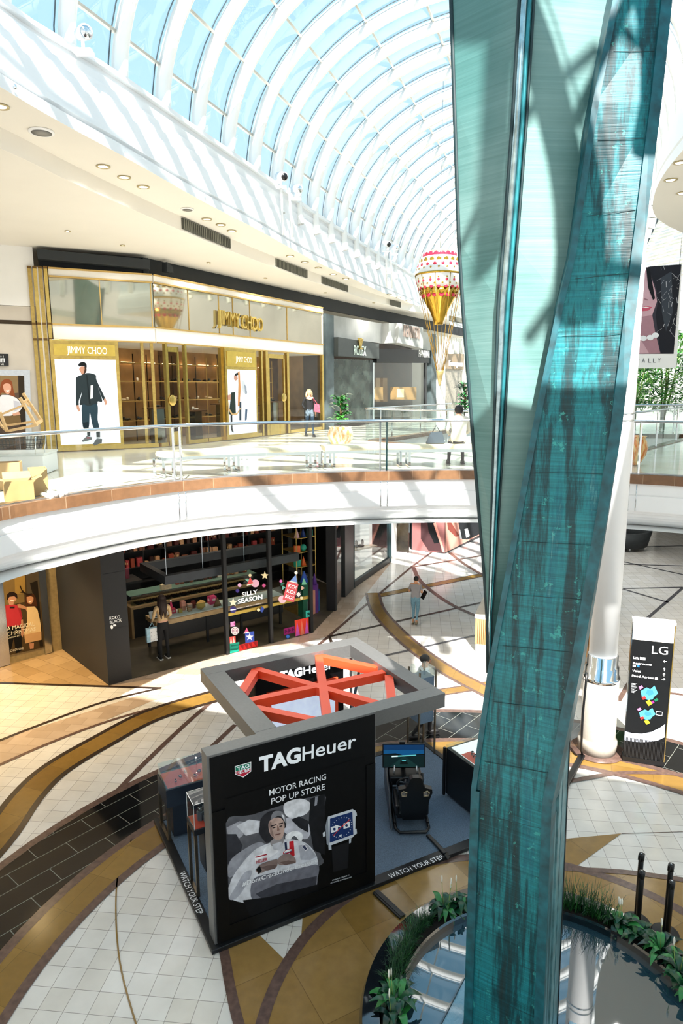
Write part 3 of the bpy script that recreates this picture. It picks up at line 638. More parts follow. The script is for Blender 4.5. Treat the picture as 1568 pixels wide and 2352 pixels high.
zl = tp((1447, 1468)).z
b = MB(); b.box((tc_.x, tc_.y, (ztt + zl) / 2), (wd - .02, .15, ztt - zl), M('#f3efe6', .4, emit=.35, na=.02), rz=rzt); b.build('light_box', tot, label='glowing white lattice light box at the top')
b = MB(); b.box((tc_.x, tc_.y, ztt), (wd + .02, .18, .05), WHITE, rz=rzt); b.box((tl0.x - dn_.x * .08, tl0.y - dn_.y * .08, ztt / 2 + .5), (.015, .165, ztt - 1.0), CHROME, rz=rzt); b.box((tr0.x - dn_.x * .08, tr0.y - dn_.y * .08, ztt / 2), (.015, .165, ztt - .1), BRASS, rz=rzt); b.build('frame', tot)
def smooth_poly(P, k=4):
    out = []; n = len(P)
    for i in range(n):
        a, b, c, d = P[i - 1], P[i], P[(i + 1) % n], P[(i + 2) % n]
        for q in range(k):
            t = q / k; out.append(tuple(.5 * (2 * b[j] + (c[j] - a[j]) * t + (2 * a[j] - 5 * b[j] + 4 * c[j] - d[j]) * t * t + (3 * b[j] - a[j] - 3 * c[j] + d[j]) * t ** 3) for j in (0, 1)))
    return out
def tart(polys, name, parent, plane, n, base=.004, step=.0012, smooth=False):
    """flat print: polygons given by where they sit on the photographed panel"""
    b = MB(); n = Vector(n).normalized(); n = n if (EYE - Vector(plane)).dot(n) > 0 else -n
    for i, (c, pts) in enumerate(polys):
        mt = M(c, .5, na=.22 if smooth == 2 else .03, ns=9, spec=.15) if isinstance(c, (str, tuple)) else c
        pts = smooth_poly(pts) if smooth and len(pts) >= 6 else pts
        P = [VP(x, y, plane, n) + n * (base + step * i) for x, y in pts]
        if len(P) > 4:
            X = (P[1] - P[0]).normalized(); U = n.cross(X); fl_ = [Vector(((p - P[0]).dot(X), (p - P[0]).dot(U), 0)) for p in P]; b.add(P, [t for t in tessellate_polygon([fl_])], mt)
        else: b.poly(P, mt)
    return b.build(name, parent)
def crop(x0, y0, k):
    return lambda *pts: [(x0 + x * k, y0 + y * k) for x, y in pts]
c2_ = crop(1280, 1200, .2764)
def regular(cx, cy, r, n, a0=0, ry=None, sk=0): return [(cx + r * math.cos(a0 + 6.2832 * k / n), cy + (ry or r) * math.sin(a0 + 6.2832 * k / n) + sk * r * math.cos(a0 + 6.2832 * k / n)) for k in range(n)]
pl = [('#c9cfe0', c2_((560, 1735), (620, 1750), (700, 1755), (780, 1740), (850, 1705), (893, 1675), (888, 1785), (840, 1808), (780, 1822), (700, 1826), (620, 1820), (554, 1808)))]
for oy, sc in ((0, 1.0), (165, .9)):
    f = lambda *p: c2_(*[(x if sc == 1 else 760 + (x - 765) * .95 - 12, y if sc == 1 else 1425 + (y - 1425) * .82 + 172) for x, y in p])
    pl += [('#4f93a6', f((690, 1400), (740, 1370), (770, 1385), (805, 1355), (835, 1420), (800, 1450), (790, 1470), (750, 1475), (700, 1450))), ('#3b7f92', f((745, 1390), (790, 1395), (800, 1425), (760, 1440), (735, 1420))), ('#e57bc0', f((672, 1365), (700, 1352), (712, 1372), (684, 1388))), ('#b8302f', f((695, 1450), (725, 1442), (738, 1460), (710, 1474))), ('#e9d22e', f((732, 1488), (762, 1472), (787, 1505), (757, 1524)))]
    if sc == 1: pl += [('#8b2f7c', f((775, 1490), (795, 1478), (806, 1494), (788, 1506))), ('#1f6b4c', f((800, 1470), (825, 1457), (838, 1474), (812, 1490)))]
pl += [('#dfe3e6', c2_((818, 1565), (873, 1573), (868, 1606), (815, 1598))), ('#15171a', c2_((822, 1569), (869, 1577), (865, 1602), (819, 1594)))]
for k in range(9): pl.append(('#cfd3d6', c2_((613, 1333 + k * 9), (660 - (k % 3) * 12, 1338 + k * 9), (660 - (k % 3) * 12, 1341 + k * 9), (613, 1336 + k * 9))))
tart(pl, 'map_print', tbody, tl0, dn_, .003, .0006)
tx = MB(); TW = M('#f5f6f7', .4, emit=.35, na=0)
def ttx(s, a, b_, h, mb=tx, plane=tl0, n=dn_, mat=TW, bold=0.0, off=.004, shear=0.0):
    n = Vector(n).normalized(); n = n if (EYE - Vector(plane)).dot(n) > 0 else -n
    A = VP(*a, plane, n) + n * off; B = VP(*b_, plane, n) + n * off; text(s, A, B, h, mat, mb=mb, ext=.001, bold=bold, shear=shear)
ttx('LG', (1280 + 782 * .2764, 1200 + 1090 * .2764), (1280 + 915 * .2764, 1200 + 1100 * .2764), .16)
for s_, x0, y0, x1, y1 in (('Lift', 628, 1132, 675, 1138), ('Restrooms', 626, 1176, 780, 1190), ('Valet', 620, 1238, 690, 1246), ('Food Atrium', 617, 1280, 800, 1302)): ttx(s_, (1280 + x0 * .2764, 1200 + y0 * .2764), (1280 + x1 * .2764, 1200 + y1 * .2764), .045, bold=.012)
tx.build('lettering', tbody)
ic = [('#f2f4f5', c2_((684, 1118), (690, 1118), (690, 1140), (684, 1140))), ('#f2f4f5', c2_((694, 1120), (700, 1120), (700, 1142), (694, 1142))), ('#f2f4f5', c2_((706, 1120), (730, 1122), (730, 1145), (706, 1143))), ('#f2f4f5', c2_((625, 1182), (650, 1184), (650, 1202), (625, 1200))), ('#2d6fd0', c2_((660, 1186), (680, 1188), (680, 1204), (660, 1202))), ('#f2f4f5', c2_((808, 1290), (816, 1284), (828, 1286), (834, 1294), (834, 1308), (808, 1306)))]
for cx, cy, rot in ((892, 1154, 3.14), (886, 1221, -1.57), (884, 1262, -1.57), (880, 1302, 0)):
    R2 = lambda x, y: (cx + x * math.cos(rot) - y * math.sin(rot), cy + x * math.sin(rot) + y * math.cos(rot))
    ic += [('#f2f4f5', c2_(R2(-15, -2), R2(12, -2), R2(12, 2), R2(-15, 2))), ('#f2f4f5', c2_(R2(15, 0), R2(3, -11), R2(1, -7), R2(8, 0), R2(1, 7), R2(3, 11)))]
tart(ic, 'icons', tbody, tl0, dn_, .003, .0003)

# --------------------------- queue posts
q0 = thing('queue_post', 'x', 'queue post', (0, 0, 0))
b = MB(); b.lathe((0, 0, 0), [(.165, .0), (.17, .012), (.15, .03), (.04, .045)], BLACKM, 32); b.build('base', q0)
b = MB(); b.lathe((0, 0, 0), [(.032, .04), (.032, .9), (.030, .905)], BLACK, 20); q0_post = b.build('post', q0)
b = MB(); b.lathe((0, 0, 0), [(.034, .90), (.036, .905), (.036, .985), (.028, 1.0)], BLACK, 20); b.box((.036, 0, .95), (.02, .03, .07), BLACK); b.box((-.036, 0, .95), (.02, .03, .07), BLACK); b.lathe((0, 0, 0), [(.012, 1.0), (.012, 1.003)], STEEL, 12); b.build('belt_head', q0_post)
for i, ((x, y), lab) in enumerate((((1473, 1962), 'black queue post standing behind its neighbour in the left-hand pair'), ((1474, 2002), 'black queue post at the front of the left-hand pair'), ((1541, 1986), 'black queue post at the back of the right-hand pair'), ((1543, 2025), 'black queue post at the front of the pair by the right picture edge'))):
    g = G(x, y, 1.0); o = q0 if i == 0 else dup(q0); o.location = (g.x, g.y, 0.012); o['label'] = lab; o['group'] = 'black queue posts'; o.rotation_euler = (0, 0, .5)

# --------------------------- balustrades
def seg_pts(P, i0, i1): return P[i0:i1 + 1]
bal = thing('glass_balustrade', 'long curved glass balustrade with a steel handrail round the open atrium', 'railing', (0, 14.2, H1))
EI = [Vector((p[0], p[1], 0)) for p in EDGE]
off_ = []
for i, p in enumerate(EI):
    t = (EI[min(i + 1, len(EI) - 1)] - EI[max(i - 1, 0)]).normalized(); off_.append(p + Vector((-t.y, t.x, 0)) * .07)
b = MB(); b.tube([p + Vector((0, 0, H1 + 1.07)) for p in off_], .032, STEEL, n=12); b.build('handrail', bal)
def rail_x(px): 
    best = min(range(len(off_)), key=lambda i: abs(proj_x(off_[i] + Vector((0, 0, H1 + .5))) - px)); return best
def proj_x(p):
    d = Vector(p) - EYE; k = d.dot(fw); return 784 + FPX * d.dot(rt2) / k
cuts = [0, 6]; 
def edge_at(px):
    for i in range(6, len(off_) - 1):
        a, c = proj_x(off_[i] + Vector((0, 0, H1 + .3))), proj_x(off_[i + 1] + Vector((0, 0, H1 + .3)))
        if a <= px < c: return i + (px - a) / (c - a)
    return len(off_) - 2
def off_at(f): i = int(f); return off_[i].lerp(off_[min(i + 1, len(off_) - 1)], f - i)
js = [2, 8, edge_at(150), edge_at(408), edge_at(645), edge_at(880), edge_at(1120), edge_at(1458), edge_at(1560), len(off_) - 1.01]
for a, c in zip(js[:-1], js[1:]):
    P = [off_at(a + (c - a) * k / 8) for k in range(9)]; e_ = .006
    P[0] = P[0].lerp(P[1], .03); P[-1] = P[-1].lerp(P[-2], .03)
    b = MB(); b.strip(P, [(0, H1 + .03), (0, H1 + 1.03)], GLS, True); b.build('glass_panel', bal)
for px in (408, 880, 1458):
    f = edge_at(px)
    for dd in (-.07, .07):
        p = off_at(f); t = (off_at(f + .2) - off_at(f - .2)).normalized(); nn = Vector((-t.y, t.x, 0)); q = p + t * dd
        b = MB(); b.beam(q + Vector((0, 0, H1 - .1)), q + Vector((0, 0, H1 + 1.05)), .035, .05, CHROME); q2 = q - nn * .115
        b.tube([q2 + Vector((0, 0, H1 - .18)), q2 + Vector((0, 0, H1 - .72))], .012, STEEL, n=8); b.tube([q2 + Vector((0, 0, H1 - .70)), q2 + nn * .06 + Vector((0, 0, H1 - .70))], .014, STEEL, n=8); b.build('post', bal)
b = MB(); b.strip([off_at(js[1] + (js[-1] - js[1]) * k / 60) for k in range(61)], [(.01, H1 + .02), (.01, H1 + .05), (-.01, H1 + .05), (-.01, H1 + .02)], STEEL); b.build('base_channel', bal)
def rail_line(pts, name, lab, h=1.07, panels=True):
    t = thing(name, lab, 'railing', (*pts[0], H1)); P = cat_rom(pts, 6) if len(pts) > 3 else [Vector((*p, 0)) for p in pts]
    b = MB(); b.tube([p + Vector((0, 0, H1 + h)) for p in P], .03, STEEL, n=8); b.build('handrail', t)
    b = MB(); b.strip(P, [(0, H1 + .03), (0, H1 + h - .04)], GLS, True); b.build('glass_panel', t)
    L = 0; nxt = 0
    for i in range(1, len(P)):
        L += (P[i] - P[i - 1]).length
        if L > nxt:
            for dd in (0,):
                b = MB(); b.box(P[i] + Vector((0, 0, H1 + h / 2)), (.04, .04, h), CHROME); b.build('post', t)
            nxt = L + 2.4
    return t
rail_line([(4.75, 29.7), (3.1, 26.9), (1.62, 24.2), (.92, 23.3), (.98, 22.75), (2.2, 21.45), (3.7, 20.05), (5.2, 18.95), (6.6, 18.1), (7.1, 18.0), (7.9, 18.4), (9.5, 20.4), (11.1, 22.5)], 'glass_balustrade', 'second glass balustrade behind the bench, bending round the far opening')
rail_line([(9.7, 26.0), (10.5, 25.65), (12.6, 25.2), (15, 25.1)], 'glass_balustrade', 'farthest glass balustrade in front of the bamboo trees')
# ================================================================== POP-UP WATCH STORE
TP = math.radians(28.5); OP = Vector((-1.6, 7.4, 0)); E1 = Vector((math.cos(TP), math.sin(TP), 0)); E2 = Vector((-math.sin(TP), math.cos(TP), 0))
def L(x, y, z=0.0): return OP + E1 * x + E2 * y + Vector((0, 0, z))
RPm = Matrix.Rotation(TP, 3, 'Z')
def lbox(mb, x0, x1, y0, y1, z0, z1, mat=None): mb.box(L((x0 + x1) / 2, (y0 + y1) / 2, (z0 + z1) / 2), (x1 - x0, y1 - y0, z1 - z0), mat, rz=TP)
CARP = M('#5b6d80', .95, na=.45, ns=160, bump=.5)
BLKP = M('#050506', 0.45, na=.15, ns=8, spec=.2); FRM = M('#6a6a69', 0.38, .25, na=.06, ns=30); FRMD = M('#1a1b1d', .4, .2, na=.1, ns=20)
plat = thing('carpeted_platform', 'low grey-blue carpeted platform with black step edging under the watch store', 'platform', L(2.6, 1.4), TP)
b = MB(); lbox(b, .07, 5.15, .07, 2.85, .012, .06, CARP); b.build('carpet', plat)
for (x0, x1, y0, y1) in ((-.06, .07, -.06, 2.95), (.07, 5.2, -.06, .10), (.07, 5.2, 2.83, 2.95), (5.10, 5.2, .10, 2.83)):
    b = MB(); lbox(b, x0, x1, y0, y1, .012, .075, FRMD); b.build('step_edge', plat, bev=.008)
WS = M('#eef1f3', .5, na=0)
b = MB(); text('WATCH YOUR STEP', L(-.045, 1.50, .076), L(-.045, .60, .076), .09, WS, mb=b, ext=.002, upv=E1); b.build('lettering', plat)
b = MB(); text('WATCH YOUR STEP', G(897, 2018, .076), G(1020, 1972, .076), .095, WS, mb=b, ext=.002, upv=E2); b.build('lettering', plat)
# billboard wall
bb = thing('billboard_wall', 'tall black advertising wall of the pop-up watch store with a racing driver poster', 'billboard', L(1.17, .11, .06), TP)
b = MB(); lbox(b, 0, 2.33, .01, .23, .076, 2.63, FRM); b.build('core', bb, bev=.004)
b = MB(); lbox(b, .03, 2.31, -.004, .012, .10, 2.60, BLKP); lbox(b, .03, .19, -.022, 0, .10, 1.90, BLKP); lbox(b, 2.17, 2.31, -.022, 0, .10, 1.90, BLKP); lbox(b, .19, 2.17, -.022, 0, .10, .30, BLKP)
bfront = b.build('black_front', bb)
pO = L(0, -.006); pN = -E2
c4 = crop(320, 1660, 0.3699)
def shade(c, f): h = H(c); return tuple(min(1, v * f) for v in h)
art = [('#0a0a0b', c4((528, 475), (1400, 205), (1415, 970), (555, 1290)))]
# blurred grey pit-lane background
art += [('#55565c', c4((533, 628), (700, 570), (1110, 450), (1150, 520), (1120, 790), (1100, 900), (560, 1090))), ('#9a9ba3', c4((540, 650), (620, 610), (690, 620), (640, 700), (560, 760))), ('#c3c5cc', c4((600, 640), (680, 600), (760, 610), (740, 680), (660, 700))), ('#303137', c4((536, 690), (600, 690), (640, 760), (620, 830), (545, 880))), ('#8c8e97', c4((560, 860), (640, 790), (740, 740), (790, 770), (760, 830), (560, 960))), ('#d6d7dd', c4((900, 500), (1000, 470), (1060, 500), (1040, 560), (960, 590), (905, 570))), ('#b7b8c2', c4((880, 600), (980, 590), (1060, 640), (1040, 720), (960, 700), (900, 680))), ('#26272c', c4((940, 600), (990, 580), (1050, 610), (1045, 680), (990, 650))), ('#1c1d20', c4((1060, 470), (1150, 440), (1150, 820), (1080, 790), (1050, 620))), ('#8b8d96', c4((1090, 460), (1108, 455), (1100, 510), (1085, 515))), ('#e3e4e8', c4((905, 700), (960, 670), (1010, 690), (1000, 740), (960, 700), (920, 740)))]
# racing suit
SUIT, SUIT2, SUIT3 = '#c9cbd2', '#a4a6b0', '#6d6e78'
art += [(SUIT, c4((556, 1090), (560, 1000), (600, 920), (700, 800), (780, 755), (880, 725), (960, 725), (1040, 750), (1100, 830), (1105, 960), (1060, 1060), (800, 1130))), (SUIT2, c4((556, 1090), (600, 1010), (650, 930), (700, 920), (660, 1010), (600, 1088))), (SUIT3, c4((700, 980), (780, 940), (1000, 900), (1105, 880), (1105, 960), (1060, 1070), (820, 1140), (700, 1100))), (SUIT2, c4((985, 760), (1040, 752), (1098, 830), (1060, 850), (1000, 850))), ('#dfe0e5', c4((780, 770), (840, 745), (860, 800), (800, 840), (740, 850))), ('#3c3d45', c4((720, 1060), (850, 1000), (1100, 950), (1090, 1040), (820, 1140))), ('#101114', c4((640, 1100), (800, 1080), (1110, 1000), (1110, 1100), (700, 1230)))]
art += [('#1f2743', c4((898, 742), (912, 738), (918, 800), (905, 805))), ('#b3232c', c4((928, 736), (955, 730), (962, 820), (940, 850), (930, 790))), ('#b3232c', c4((892, 800), (915, 785), (945, 778), (946, 795), (915, 812), (893, 815))), ('#f0f0f0', c4((898, 798), (916, 788), (940, 783), (940, 792), (914, 804), (899, 808)))]
art += [('#e9e9ee', c4((715, 825), (792, 805), (795, 850), (717, 872))), ('#a02b3c', c4((718, 829), (790, 810), (790, 818), (718, 837))), ('#e9e9ee', c4((1005, 765), (1020, 752), (1045, 780), (1030, 795))), ('#3a3f58', c4((1008, 766), (1020, 756), (1040, 780), (1028, 790)))]
# neck, face, hair
art += [('#8f8a8c', c4((810, 745), (830, 700), (885, 690), (892, 740), (860, 770), (830, 768))), ('#b9bac2', c4((822, 752), (880, 735), (893, 760), (862, 790), (830, 785))), ('#2a2a2e', c4((745, 640), (750, 600), (785, 560), (840, 540), (880, 548), (905, 585), (908, 640), (890, 660), (800, 742), (765, 720), (742, 680))), ('#b49a90', c4((800, 620), (830, 590), (872, 588), (895, 615), (898, 660), (888, 705), (862, 728), (832, 715), (806, 680))), ('#8a736c', c4((800, 620), (815, 605), (822, 660), (836, 716), (812, 690))), ('#2a2225', c4((812, 636), (848, 626), (850, 632), (815, 644))), ('#2a2225', c4((862, 622), (890, 616), (890, 622), (864, 629))), ('#1b1619', c4((822, 648), (842, 643), (842, 650), (824, 654))), ('#1b1619', c4((866, 638), (884, 634), (884, 640), (867, 644))), ('#87695f', c4((852, 636), (858, 634), (868, 664), (852, 670))), ('#6b4640', c4((838, 690), (876, 682), (872, 688), (842, 697))), ('#77787e', c4((840, 545), (880, 548), (905, 585), (904, 620), (888, 588), (862, 575), (830, 590), (812, 600), (820, 565))), ('#c8c9cf', c4((878, 560), (896, 575), (900, 610), (888, 590)))]
# hands and watch strap
art += [('#7b6a66', c4((720, 915), (745, 880), (790, 860), (850, 845), (856, 870), (840, 900), (790, 912), (750, 930))), ('#5f504d', c4((748, 895), (800, 880), (850, 880), (838, 902), (790, 914))), ('#121214', c4((722, 905), (745, 885), (758, 915), (738, 938))), ('#857470', c4((855, 850), (880, 820), (920, 810), (958, 830), (968, 865), (930, 872), (885, 880), (858, 872))), ('#66544f', c4((870, 862), (920, 850), (965, 858), (966, 868), (900, 880)))]
tart(art, 'poster_print', bfront, pO, pN, .004, .00025, smooth=2)
# watch
w_ = [('#1d1e21', c4((1190, 770), (1300, 735), (1290, 900), (1200, 925))), ('#c8ced6', c4((1168, 580), (1320, 533), (1340, 545), (1336, 690), (1320, 710), (1175, 762), (1160, 750), (1152, 640))), ('#8b929c', c4((1160, 600), (1168, 580), (1175, 762), (1160, 750), (1152, 640))), ('#c8ced6', c4((1135, 680), (1150, 672), (1152, 700), (1137, 706))), ('#c8ced6', c4((1330, 660), (1345, 655), (1347, 685), (1333, 692))), ('#c8ced6', c4((1328, 560), (1345, 554), (1347, 575), (1332, 580))), ('#b7bec8', c4((1170, 760), (1188, 755), (1190, 785), (1172, 788))), ('#b7bec8', c4((1298, 720), (1312, 714), (1310, 742), (1298, 746))), ('#1c3263', c4((1180, 592), (1318, 550), (1325, 690), (1178, 742))), ('#e6e9ee', c4((1184, 645), (1228, 632), (1230, 668), (1186, 682))), ('#e6e9ee', c4((1262, 622), (1302, 610), (1304, 645), (1264, 656))), ('#1c3263', regular(*c4((1207, 657))[0], 3.2, 10)), ('#1c3263', regular(*c4((1282, 634))[0], 3.2, 10))]
for k in range(24):
    a = 6.2832 * k / 24; q = lambda r: (1250 + r * math.cos(a), 645 + r * math.sin(a) * .95 - .27 * r * math.cos(a)); p1, p2 = q(60), q(67); n_ = (-math.sin(a) * 1.5, math.cos(a) * 1.5)
    w_.append(('#d7dce4', c4((p1[0] - n_[0], p1[1] - n_[1]), (p2[0] - n_[0], p2[1] - n_[1]), (p2[0] + n_[0], p2[1] + n_[1]), (p1[0] + n_[0], p1[1] + n_[1]))))
w_ += [('#e33b3b', c4((1248, 640), (1302, 592), (1304, 596), (1250, 645))), ('#d63a3a', c4((1247, 643), (1200, 697), (1198, 694), (1245, 640))), ('#f0f2f5', c4((1246, 638), (1210, 628), (1210, 634), (1246, 645))), ('#d7dce4', c4((1236, 690), (1250, 686), (1250, 698), (1236, 703)))]
tart(w_, 'watch_print', bfront, pO, pN, .012, .0003)
b = MB(); TWB = M('#e6e9ee', .4, na=0)
def tb(s, a, b_, h, bold=0.0, off=.014, mat=TWB, mb=None, sh=0): ttx(s, c4(a)[0], c4(b_)[0], h, mb=mb or b, plane=pO, n=pN, mat=mat, bold=bold, off=off, shear=sh)
tb('MOTOR RACING', (803, 450), (1155, 348), .085, .006); tb('POP UP STORE', (815, 503), (1148, 410), .085, .006); tb('#DontCrackUnderPressure', (632, 1007), (1100, 855), .062, .006, .030)
tb('MONACO CALIBRE 11', (1194, 978), (1298, 946), .018, .01); tb('AUTOMATIC CHRONOGRAPH', (1182, 996), (1312, 958), .018, .01); tb('Gulf', (896, 806), (940, 793), .02, .02, .027, M('#20315e', .5)); tb('HEUER', (720, 868), (790, 848), .045, .03, .027, M('#a02b3c', .5))
b.build('lettering', bfront)
lg_ = MB(); TW3 = M('#dfe5ea', .3, emit=.12, na=0)
ttx('TAG', c4((742, 305))[0], c4((1000, 236))[0], .20, mb=lg_, plane=pO, n=pN, mat=TW3, bold=.045, off=.006); ttx('H', c4((1010, 236))[0], c4((1080, 218))[0], .20, mb=lg_, plane=pO, n=pN, mat=TW3, bold=.01, off=.006); ttx('euer', c4((1092, 212))[0], c4((1342, 150))[0], .20, mb=lg_, plane=pO, n=pN, mat=TW3, bold=.01, off=.006)
lg_.build('logo_lettering', bfront)
shd = [('#e8e9ec', c4((590, 268), (692, 240), (692, 300), (643, 338), (592, 318))), ('#1f7a62', c4((595, 271), (688, 246), (688, 277), (595, 300))), ('#b0243c', c4((595, 302), (688, 279), (688, 298), (643, 332), (596, 315)))]
shl = tart(shd, 'shield_emblem', bfront, pO, pN, .010, .0006)
e_ = MB(); ttx('TAG', c4((604, 294))[0], c4((680, 272))[0], .045, mb=e_, plane=pO, n=pN, mat=TW3, bold=.03, off=.014); ttx('HEUER', c4((600, 320))[0], c4((684, 296))[0], .045, mb=e_, plane=pO, n=pN, mat=TW3, bold=.02, off=.014); e_.build('shield_lettering', shl)
# canopy
cano = thing('canopy_frame', 'square dark grey canopy frame carried over the store by the billboard and back wall', 'canopy', L(2.2, 1.5, 2.28), TP)
for (x0, x1, y0, y1) in ((.79, 3.66, .235, .50), (.79, 3.66, 2.58, 2.86), (.79, 1.10, .50, 2.58), (3.38, 3.66, .50, 2.58)):
    b = MB(); lbox(b, x0, x1, y0, y1, 2.28, 2.50, FRM); b.build('beam', cano, bev=.004)
RED = M('#f4512c', .42, na=.03, ns=3)
br_ = thing('orange_strut_web', 'web of orange-red struts crossing inside the canopy frame like steering wheel spokes', 'canopy', L(2.24, 1.5, 2.33), TP)
_zt = [2.45]
def strut(x0, y0, x1, y1):
    zt = _zt[0]; _zt[0] -= .0015
    b = MB(); b.beam(L(x0, y0, zt - .07), L(x1, y1, zt - .07), .13, .13, RED); b.build('strut', br_)
strut(2.76, 2.57, 1.86, .51); strut(1.62, 2.57, 2.72, .51); strut(1.11, 1.55, 3.37, 1.45); strut(1.62, 2.56, 1.11, 1.86); strut(1.11, 1.30, 1.72, .52); strut(2.78, 2.56, 3.37, 1.66); strut(3.36, 1.30, 2.92, .52)
# back wall of the store with screens
bw = thing('store_back_wall', 'black back wall of the watch store with a lit logo and an orange-framed screen', 'display wall', L(2.6, 3.0, .06), TP)
b = MB(); lbox(b, 1.75, 3.45, 2.96, 3.12, .0, 2.28, BLKP); lbox(b, 1.60, 1.72, 2.96, 3.08, 0, 2.28, BRONZE); b.build('panel', bw)
b = MB(); lbox(b, 1.95, 3.32, 2.925, 2.96, .62, 1.78, RED); orf = b.build('orange_frame', bw)
b = MB(); lbox(b, 2.02, 3.25, 2.915, 2.93, .70, 1.72, M('#c5d2e6', .2, emit=.5, na=.25, ns=3)); b.build('screen', orf)
b = MB()
TW2 = M('#f4f7fb', .3, emit=1.2, na=0)
text('TAG', L(2.20, 2.95, 1.96), L(2.62, 2.95, 1.96), .15, TW2, mb=b, ext=.012, bold=.045); text('Heuer', L(2.65, 2.95, 1.96), L(3.22, 2.95, 1.96), .15, TW2, mb=b, ext=.012); b.build('logo_lettering', bw)
for i in range(5):
    rk = thing('display_tray', 'black stepped display tray with pale blue cards on the shelves under the screen', 'display tray', L(2.7, 2.75 - .11 * i, .1), TP, 'stepped display trays'); z = 1.12 - .16 * i; b = MB()
    lbox(b, 2.15, 3.15, 2.74 - .11 * i, 2.84 - .11 * i, .06, z, BLKP); b.build('tray', rk); b = MB(); lbox(b, 2.48, 2.84, 2.75 - .11 * i, 2.83 - .11 * i, z + .001, z + .02, M('#8fb2c8', .3, na=.2, ns=8)); b.build('cards', rk)
pk = thing('leaning_easel', 'crossed metal easel standing in front of the store back wall', 'easel', L(3.3, 2.5, .06), TP)
for a, c in (((3.26, 2.7), (3.44, 2.35)), ((3.26, 2.35), (3.46, 2.7))): b = MB(); b.beam(L(a[0], a[1], .06), L(c[0], c[1], 2.2), .05, .03, STEEL); b.build('leg', pk)

# display cases
WA = M('#2a2f35', .3, .4, na=.3, ns=40)
def watch(pt, lab, grp, s=1.0):
    t = thing('wristwatch', lab, 'watch', pt, random.uniform(0, 3), grp); p = Vector(pt); b = MB()
    b.lathe(p, [(.017 * s, .03 * s), (.02 * s, .033 * s), (.02 * s, .042 * s), (.016 * s, .045 * s)], STEEL, 12); b.lathe(p, [(.0155 * s, .0452 * s), (.001, .0455 * s)], M('#20242c', .2), 12); b.build('case', t)
    b = MB(); R = Matrix.Rotation(t.rotation_euler.z, 3, 'Z')
    b.tube([p + R @ Vector((0, .028 * s * math.cos(a), .022 * s + .022 * s * math.sin(a))) for a in [math.radians(q) for q in range(-180, 181, 30)]], .006 * s, BLACK, n=6); b.build('strap', t)
    return t
ORG = M('#d8442e', .6, na=.05)
cA = thing('glass_topped_counter', 'dark glass-topped watch counter on bronze legs at the left edge of the platform', 'display counter', L(.6, 2.54, .06), TP)
b = MB(); lbox(b, .01, 1.35, 2.27, 2.81, .62, .92, M('#1e2733', .4, na=.1)); lbox(b, .10, 1.35, 2.30, 2.78, .10, .62, M('#1b232e', .4, na=.1)); cab = b.build('cabinet', cA, bev=.004)
b = MB(); lbox(b, .05, 1.31, 2.31, 2.77, .905, .925, ORG); b.build('lining', cab)
for x, y in ((.03, 2.29), (.03, 2.79)): b = MB(); lbox(b, x - .02, x + .02, y - .025, y + .025, .06, .62, BRONZE); b.build('leg', cA)
b = MB(); lbox(b, .0, .04, 2.27, 2.81, .062, .09, BRONZE); b.build('foot_rail', cA)
b = MB(); b.prism([L(.02, 2.28, .93), L(.02, 2.80, .93), L(.02, 2.80, 1.10)], E1 * 1.32, GLS); b.build('glass_lid', cA)
random.seed(3)
for k in range(11): p = L(.2 + .1 * k, 2.42 + .09 * (k % 3), .935); watch(p, 'small watch displayed under the glass of the left counter', 'watches in the left counter', .9)
for x in (.62, .74):
    t = thing('display_lamp', 'thin white stalk lamp inside the left watch counter', 'lamp', L(x, 2.74, .93), 0, 'stalk lamps in the left counter'); b = MB(); b.tube([L(x, 2.74, .93), L(x, 2.74, 1.05)], .004, STEEL); b.build('stalk', t); b = MB(); b.ball(L(x, 2.74, 1.06), .012, M('#fff4e2', .4, emit=6)); b.build('lamp_head', t)
cB = thing('showcase_pedestal', 'slim glass-boxed watch showcase on tall bronze legs beside the billboard', 'showcase', L(.24, 1.10, .06), TP)
b = MB(); lbox(b, .05, .43, .92, 1.28, .99, 1.07, M('#151a21', .4)); b.build('base_tray', cB, bev=.003)
b = MB(); lbox(b, .07, .41, .94, 1.26, 1.0705, 1.08, ORG); b.build('lining', cB)
b = MB(); lbox(b, .20, .43, .97, 1.24, .36, .99, M('#151c26', .4, na=.1)); b.build('hanging_box', cB)
for x in (.07, .41):
    for y in (.94, 1.26): b = MB(); lbox(b, x - .02, x + .02, y - .02, y + .02, .06, .99, BRONZE); b.build('leg', cB)
b = MB(); lbox(b, .05, .09, .94, 1.26, .062, .09, BRONZE); b.build('foot_rail', cB)
b = MB(); b.box(L(.24, 1.10, 1.26), (.36, .34, .36), GLS, rz=TP); b.build('glass_box', cB)
b = MB()
for x in (.06, .42):
    for y in (.93, 1.27): b.beam(L(x, y, 1.08), L(x, y, 1.44), .008, .008, STEEL)
for a, c in (((.06, .93), (.42, .93)), ((.42, .93), (.42, 1.27)), ((.42, 1.27), (.06, 1.27)), ((.06, 1.27), (.06, .93))): b.beam(L(*a, 1.44), L(*c, 1.44), .008, .008, STEEL)
b.build('glass_edges', cB)
